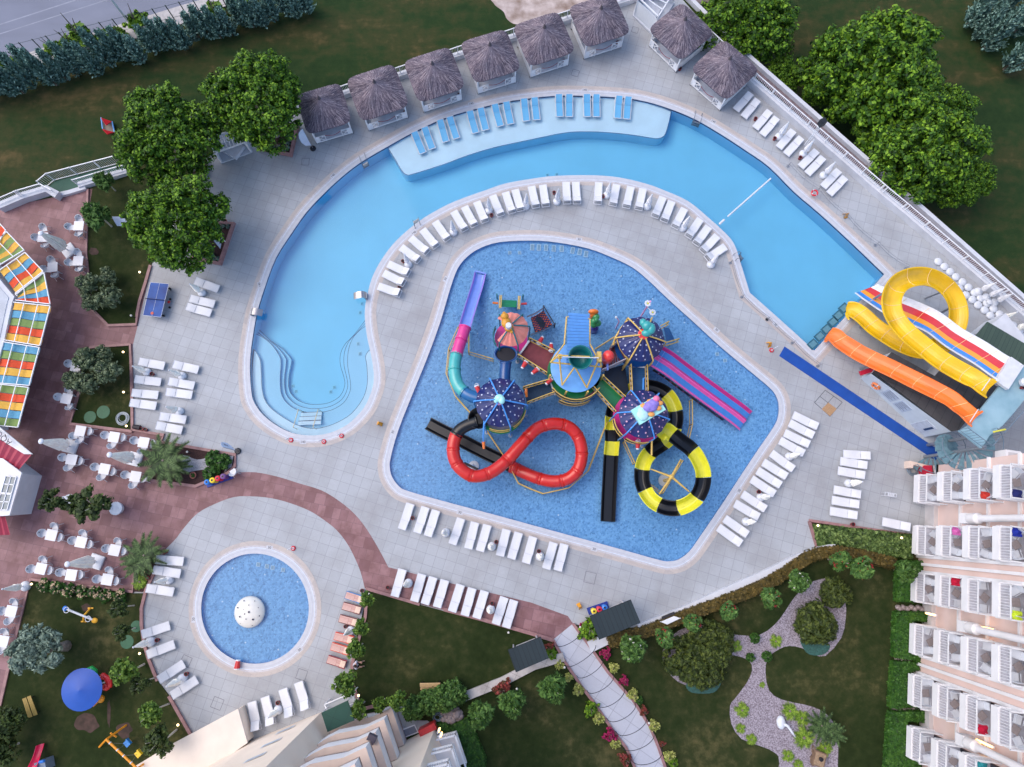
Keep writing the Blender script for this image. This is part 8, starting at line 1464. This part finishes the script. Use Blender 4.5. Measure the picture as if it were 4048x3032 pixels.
t=thing('toddler_slide','pink toddler slide with blue and grey steps at the bottom left','slide',Q('03',300,1560,0)); chute(cr([Q('03',*p) for p in ((330,1475,.05),(315,1530,.35),(290,1600,.8),(265,1660,1.1),(250,1720,1.2))],4,False),.5,.2,'trough',S('raspberry_plastic',226,30,84,**gl),t,lip=.05); p=Q('03',350,1640,.6); MB().box((p.x,p.y,.55),(.75,.7,1.0),.3).build('step_tower',S('grey_blue_plastic',110,128,150),t); MB().tube([Q('03',310,1620,1.0),Q('03',350,1610,1.1)],.1,8).build('blue_handle',S('seat_blue',40,120,214),t)
t=thing('football_goal','small goal with red ends and blue bars on the upper left field','goal',Q('00',850,1000,0)); q=[Q('00',*p,.3) for p in ((800,930),(885,960),(905,1045),(812,1020))]
for a,b in ((q[0],q[3]),(q[1],q[2])): MB().tube([a,b],.06,7).build('side_bar',S('goal_blue',110,170,226),t)
for a,b,c in ((q[0],q[1],(840,990)),(q[3],q[2],(850,1062))): c=Q('00',*c,.9); MB().add([a,b,c],[(0,1,2)]).tube([a,c,b],.04,5).build('end_panel',S('goal_red',190,24,40),t)
MB().add([v-Vector((0,0,.15)) for v in q],[(0,1,2,3)]).build('net',S('goal_net',120,110,100,ns=30,na=.3),t)
# kiosks with flat dark roofs
for pts,z,l in (([(665,465),(985,337),(1060,515),(738,648)],2.5,'larger kiosk with dark ribbed roof beside the coloured bins'),([(20,732),(272,630),(335,795),(80,905)],2.5,'smaller kiosk with dark ribbed roof left of the arched walk')):
    q=[Q('23',*p,z) for p in pts]; t=thing('garden_kiosk',l,'kiosk',(q[0].x,q[0].y,0)); dd=(q[1]-q[0]); ang=math.atan2(dd.y,dd.x)
    MB().prism([p.to_2d() for p in q],z-.12,z,bottom=True).build('roof',M_white2,t); 
    nm='kiosk_roof_%d'%int(abs(pts[0][0])); MB().prism([tuple(p) for p in offset([p.to_2d() for p in q],.03)],z,z+.03).build('roof_sheet',tiles(nm,srgb((34,46,52)),srgb((40,52,58)),srgb((26,34,40)),.32,5,-ang,0,mort=.025,sf=.5,rough=.85,stain=srgb((44,56,60))),t)
    c=sum(q,Vector())/4
    for p in q: v=p+(c-p)*.25; MB().box((v.x,v.y,z/2),(.1,.1,z)).build('post',M_conc,t)
    MB().prism([(c+(p-c)*.62).to_2d() for p in q],0,1.0).build('counter',M_conc,t)
q=[Q('23',*p,.9) for p in ((1223,510),(1330,465),(1380,482),(1275,532))]; t=thing('info_board','white lectern board on the bronze hedge','sign',(q[0].x,q[0].y,0)); MB().add(q+[v-Vector((0,0,.05)) for v in q],[(0,1,2,3)[::-1]]+[(i,4+i,4+(i+1)%4,(i+1)%4) for i in range(4)]).build('board',M_white,t)
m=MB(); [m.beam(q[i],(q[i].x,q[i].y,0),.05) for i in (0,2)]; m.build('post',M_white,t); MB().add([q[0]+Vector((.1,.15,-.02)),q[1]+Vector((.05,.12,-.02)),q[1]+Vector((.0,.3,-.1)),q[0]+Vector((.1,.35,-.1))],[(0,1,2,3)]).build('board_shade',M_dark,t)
for pts,l in (([(880,212),(975,212),(1030,285),(925,285)],'white lectern sign in the long lawn under the big tree'),([(1690,405),(1720,350),(1755,385),(1740,465)],'white lectern sign in the square soil bed'),):
    q=[Q('01',*p,1.0) for p in pts]; t=thing('info_board',l,'sign',(q[0].x,q[0].y,0)); MB().add(q+[v-Vector((0,0,.05)) for v in q],[(0,1,2,3)]+[(i,4+i,4+(i+1)%4,(i+1)%4) for i in range(4)]).build('board',S('board_blue_white',200,208,226,ns=9,na=.1),t); m=MB(); [m.beam(q[i],(q[i].x,q[i].y,0),.05) for i in (1,2)]; m.build('post',M_white,t)
# stool by the hotel, small chair by the bins, planter bowl, bird sculptures, cart, goods
q=[Q('32',*p,.6) for p in ((1115,890),(1205,905),(1203,930),(1112,918))]; t=thing('step_stool','white metal step stool on the deck before the hotel','stool',(q[0].x,q[0].y,0)); m=MB(); 
for i in range(4): m.beam(q[i],q[(i+1)%4],.04); m.beam(q[i],(q[i].x,q[i].y,0),.03)
m.build('frame',M_frame,t); m=MB(); [m.beam(q[0].lerp(q[1],u),q[3].lerp(q[2],u),.09,.02) for u in (.3,.45,.6,.75)]; m.build('slat_row',M_frame,t)
p=Q('02',1848,735,.4); o=place(ch,(p.x,p.y,0),2.2,'white chair beside the purple bin at the gravel patch bed','white chairs round the cafe tables')
p=Q('02',1530,758,.2); t=thing('planter_bowl','red and white planter bowl with a small cactus in the gravel patch bed','planter',(p.x,p.y,.09)); MB().lathe([(.16,0),(.26,.22),(.24,.24),(.18,.18)],(p.x,p.y,.09),16).build('bowl',S('terracotta_rim',176,110,100),t); m=MB(); crown(m,(p.x,p.y,.34),(.12,.12,.08),20,10,.06,.06,9); m.build('cactus_plant',LM['hedge'],t)
for t_,b_,l,kx in (('33',(330,1320),'white swan shaped sculpture on the lower gravel bed',1),('23',(2178,1305),'white oval bird sculpture at the left of the swan shape',-1)):
    if kx<0: continue
    p=Q(t_,*b_,.3); t=thing('bird_sculpture',l,'sculpture',(p.x,p.y,0)); a=Q(t_,290,1305,.4); m=MB(); m.sphere(a,(.32,.48,.25),14,8); m.tube([a+Vector((.2,-.1,.1)),Q(t_,345,1335,.6),Q(t_,380,1385,.7),Q(t_,405,1425,.6)],[.12,.1,.08,.03],8); m.build('body',M_baseW,t,smooth=True)
t=thing('wooden_cart','small weathered wooden cart with wheel at the lower right of the gravel bed','cart',Q('33',585,1595,0)); p=Q('33',588,1592,.5); MB().box((p.x,p.y,.5),(.85,1.0,.35),-.35).box((p.x,p.y,.69),(.7,.85,.03),-.35,1).build('cart_box',[S('weathered_wood',122,98,78,ns=7,na=.25,bump=.5),S('wood_planks',150,126,100,ns=12,na=.25)],t)
for x,y in ((545,1530),(535,1610)): c=Q('33',x,y,.35); MB().tube([c+Vector((.04,.3*math.cos(a),.3*math.sin(a))) for a in [2*PI*i/16 for i in range(16)]],.05,6,closed=True).build('wheel',S('weathered_wood',122,98,78),t)
MB().lathe([(.13,.0),(.15,.16),(.1,.18)],(p.x+.05,p.y+.05,.7),12).build('dark_pot',M_dark,t)
# deck manholes
for t_,x,y,s,rz,l in (('10',415,1278,.62,.1,'near the red edged bed by the first cabana'),('20',548,577,.6,-.2,'below the fifth cabana'),('20',1022,237,.55,-.2,'right of the sixth cabana'),('03',1470,820,.7,-.25,'left of the round pool'),('03',1718,1155,.75,-.2,'below the round pool'),('13',385,928,.7,-.15,'right below the round pool'),('22',665,1567,.8,-.1,'below the splash pool')):
    p=Q(t_,x,y,0); m=MB(); rz+=R(-8)
    for i in range(4): a=rz+i*PI/2; c=Vector((p.x+math.cos(a)*s/2,p.y+math.sin(a)*s/2,.006)); m.box(c,(.035,s,.006),a)
    tag(m.build('manhole_frame',S('joint_grey',118,116,124),base=p),'square cover outline in the pale deck '+l,'manhole')
t=thing('deck_hatch','square deck hatch with bare wooden planks left of the blue mat','hatch',Q('32',665,190,0)); q=[Q('32',*p,.01) for p in ((640,85),(775,180),(678,292),(556,182))]; m=MB(); [m.beam(q[i],q[(i+1)%4],.03,.01) for i in range(4)]; m.beam(q[0].lerp(q[3],.5),q[1].lerp(q[2],.5),.025,.01); m.beam(q[0].lerp(q[1],.5),q[3].lerp(q[2],.5),.025,.01); m.build('hatch_frame',M_dm,t)
q=[Q('32',*p,.012) for p in ((665,183),(730,232),(678,290),(612,235))]; m=MB(); [m.beam(q[0].lerp(q[1],u),q[3].lerp(q[2],u),.13,.02) for u in (.08,.25,.42,.6,.77,.93)]; m.build('plank_row',mat('raw_planks',srgb((150,112,80)),col2=srgb((190,158,122)),ns=12,rough=.8,xs=(1,6,1)),t)
# cool box at the round pool edge
p=Q('03',1875,850,.25); t=thing('cool_box','red and white tipping bucket at the lower edge of the round pool','bucket',(p.x,p.y,0)); MB().tube([(p.x+.05,p.y+.3,.25),(p.x,p.y-.25,.25)],[.15,.22],10).build('bucket_body',C['sred'],t); MB().tube([(p.x+.06,p.y+.36,.25),(p.x+.05,p.y+.28,.25)],.17,10).tube([(p.x,p.y-.24,.25),(p.x,p.y-.3,.25)],.235,10).build('white_rim',C['white'],t)
# depth marks on the coping
for t_,x,y,a in (('11',52,752,1.9),('12',395,495,0),('11',1272,340,.55),('11',1522,706,1.1),('12',1105,417,1.3),('12',1635,1052,-.25),('22',697,1342,-.2),('22',1845,880,1.0),('20',622,712,0),('10',1725,820,.25),('10',632,1388,.8),('20',1640,960,-.5),('21',578,393,-.1),('21',1665,1108,-.7),('12',130,1330,-.1),('03',1530,490,1.6),('13',368,733,.7),('21',2132,1065,-.7)):
    p=Q(t_,x,y,.016); o=text('1.40' if 0 else '140' if t_ in('10','20') or (t_,x) in (('11',52),('12',395),('11',1272)) else '30',p,a,.26,M_dm,wl:=tag(MB().box((p.x,p.y,.012),(.5,.3,.006),a).build('depth_mark_tile',MCOP[0],base=p),'pale depth tile with dark digits on the pool coping','depth mark','depth marks on the pool copings')); 
# seated person on the curb
sk_=S('skin',206,160,138,rough=.5,ns=5); hair=S('dark_brown_hair',40,18,22,rough=.5,ns=20,na=.3); shirt=S('white_shirt',196,194,208,ns=6,na=.08,rough=.9); sh=S('dark_shorts',44,22,30)
c=Q('13',808,850,.55); B=Vector((c.x,c.y,0)); t=thing('person','person with long dark hair in a white shirt sitting on the curb','person',B)
# facing +x: hips on the curb, knees forward, hands on the knees
def skin(name,vs,es,rs,m,root=0,sub=2):
    me=bpy.data.meshes.new(name); me.from_pydata([tuple(Vector(v)) for v in vs],es,[]); o=bpy.data.objects.new(name,me); COL.objects.link(o); o.parent=t; o.location=(0,0,0); md=o.modifiers.new('skin','SKIN'); me.skin_vertices[0].data[root].use_root=True
    for i,r_ in enumerate(rs): me.skin_vertices[0].data[i].radius=(r_,r_)
    s=o.modifiers.new('sub','SUBSURF'); s.levels=s.render_levels=sub; me.materials.append(m); o.modifiers['skin'].use_smooth_shade=True; return o
hp=(0,0,.34); 
vs=[hp,(0.03,0,.55),(.08,0,.78),(.11,0,.87),(.15,0,.97),(.16,0,1.07)]; rs=[.15,.13,.14,.055,.085,.09]; es=[(0,1),(1,2),(2,3),(3,4),(4,5)]
for s_ in (-1,1):
    i=len(vs); vs+=[(.02,.11*s_,.33),(.22,.14*s_,.44),(.42,.17*s_,.50),(.46,.17*s_,.30),(.48,.17*s_,.09),(.60,.18*s_,.05)]; rs+=[.09,.075,.058,.05,.036,.034]; es+=[(0,i),(i,i+1),(i+1,i+2),(i+2,i+3),(i+3,i+4),(i+4,i+5)]
    i=len(vs); vs+=[(.07,.19*s_,.80),(.16,.25*s_,.62),(.34,.16*s_,.60),(.41,.12*s_,.585)]; rs+=[.055,.042,.032,.028]; es+=[(2,i),(i,i+1),(i+1,i+2),(i+2,i+3)]
    for k in range(4): j=len(vs); vs+=[(.47,(.12+.016*(k-1.5))*s_,.575),(.50,(.12+.018*(k-1.5))*s_,.555)]; rs+=[.009,.008]; es+=[(i+3,j),(j,j+1)]
    j=len(vs); vs+=[(.44,.09*s_,.58),(.465,.08*s_,.57)]; rs+=[.010,.009]; es+=[(i+3,j),(j,j+1)]
skin('body',vs,es,rs,sk_)
m=MB(); m.lathe([(.155,-.02),(.165,.1),(.15,.3),(.17,.45),(.12,.55),(.06,.58)],B+Vector((.04,0,.28)),16,sy=1.18); 
for s_ in (-1,1): m.tube([B+Vector((.07,.14*s_,.82)),B+Vector((.10,.24*s_,.70)),B+Vector((.14,.27*s_,.63))],[.08,.07,.065],10)
m.build('shirt',shirt,t,smooth=True)
m=MB()
for s_ in (-1,1): m.tube([B+Vector((-.05,.09*s_,.34)),B+Vector((.2,.14*s_,.44)),B+Vector((.3,.155*s_,.475))],[.12,.09,.075],10)
m.build('shorts',sh,t,smooth=True)
m=MB(); h=B+Vector((.15,0,1.07)); m.sphere(h+Vector((-.025,0,.03)),(.115,.105,.12),14,9); m.tube([h+Vector((-.05,0,0)),h+Vector((-.12,-.02,-.15)),h+Vector((-.14,-.03,-.38))],[.10,.10,.05],10); m.build('hair',hair,t,smooth=True)
m=MB(); m.sphere(h+Vector((.105,0,-.02)),(.02,.015,.02),8,5); 
m.build('nose',sk_,t); 
for s_ in (-1,1): MB().sphere(h+Vector((.085,.035*s_,.01)),(.012,.014,.009),8,5).build('eye',M_dark,t)
MB().box(h+Vector((.095,0,-.05)),(.01,.04,.01)).build('mouth',S('lip',160,90,84),t)

for t_,x,y,rx,ry,sd_ in (('03',690,1305,105,80,1),('03',985,1365,60,70,2),('03',865,1230,14,110,3),('03',685,400,40,34,4),('01',742,487,40,32,5)):
    r_=random.Random(sd_); pl=cr([Q(t_,x+rx*math.cos(a)*r_.uniform(.75,1.15),y+ry*math.sin(a)*r_.uniform(.75,1.15)).to_2d() for a in [2*PI*i/14 for i in range(14)]],3); struct('bare_soil_patch',MB().prism(pl,.055,.055,sides=False),mat('bare_soil',srgb((56,46,38)),col2=srgb((84,64,58)),ns=2.5,detail=9,rough=.95,bump=.4))
# number the look-alikes from left to right
while len(ORD)<45: ORD.append('%dth'%(len(ORD)+1))
import collections
dl=collections.defaultdict(list)
for o in bpy.data.objects:
    if o.parent is None and o.get('group') and o.get('label'): dl[o['label']].append(o)
bpy.context.view_layer.update()
for l,os_ in dl.items():
    if len(os_)>1:
        os_.sort(key=lambda o:o.location.x)
        for i,o in enumerate(os_): o['label']='%s, %s of %d from the left'%(l,ORD[i],len(os_))
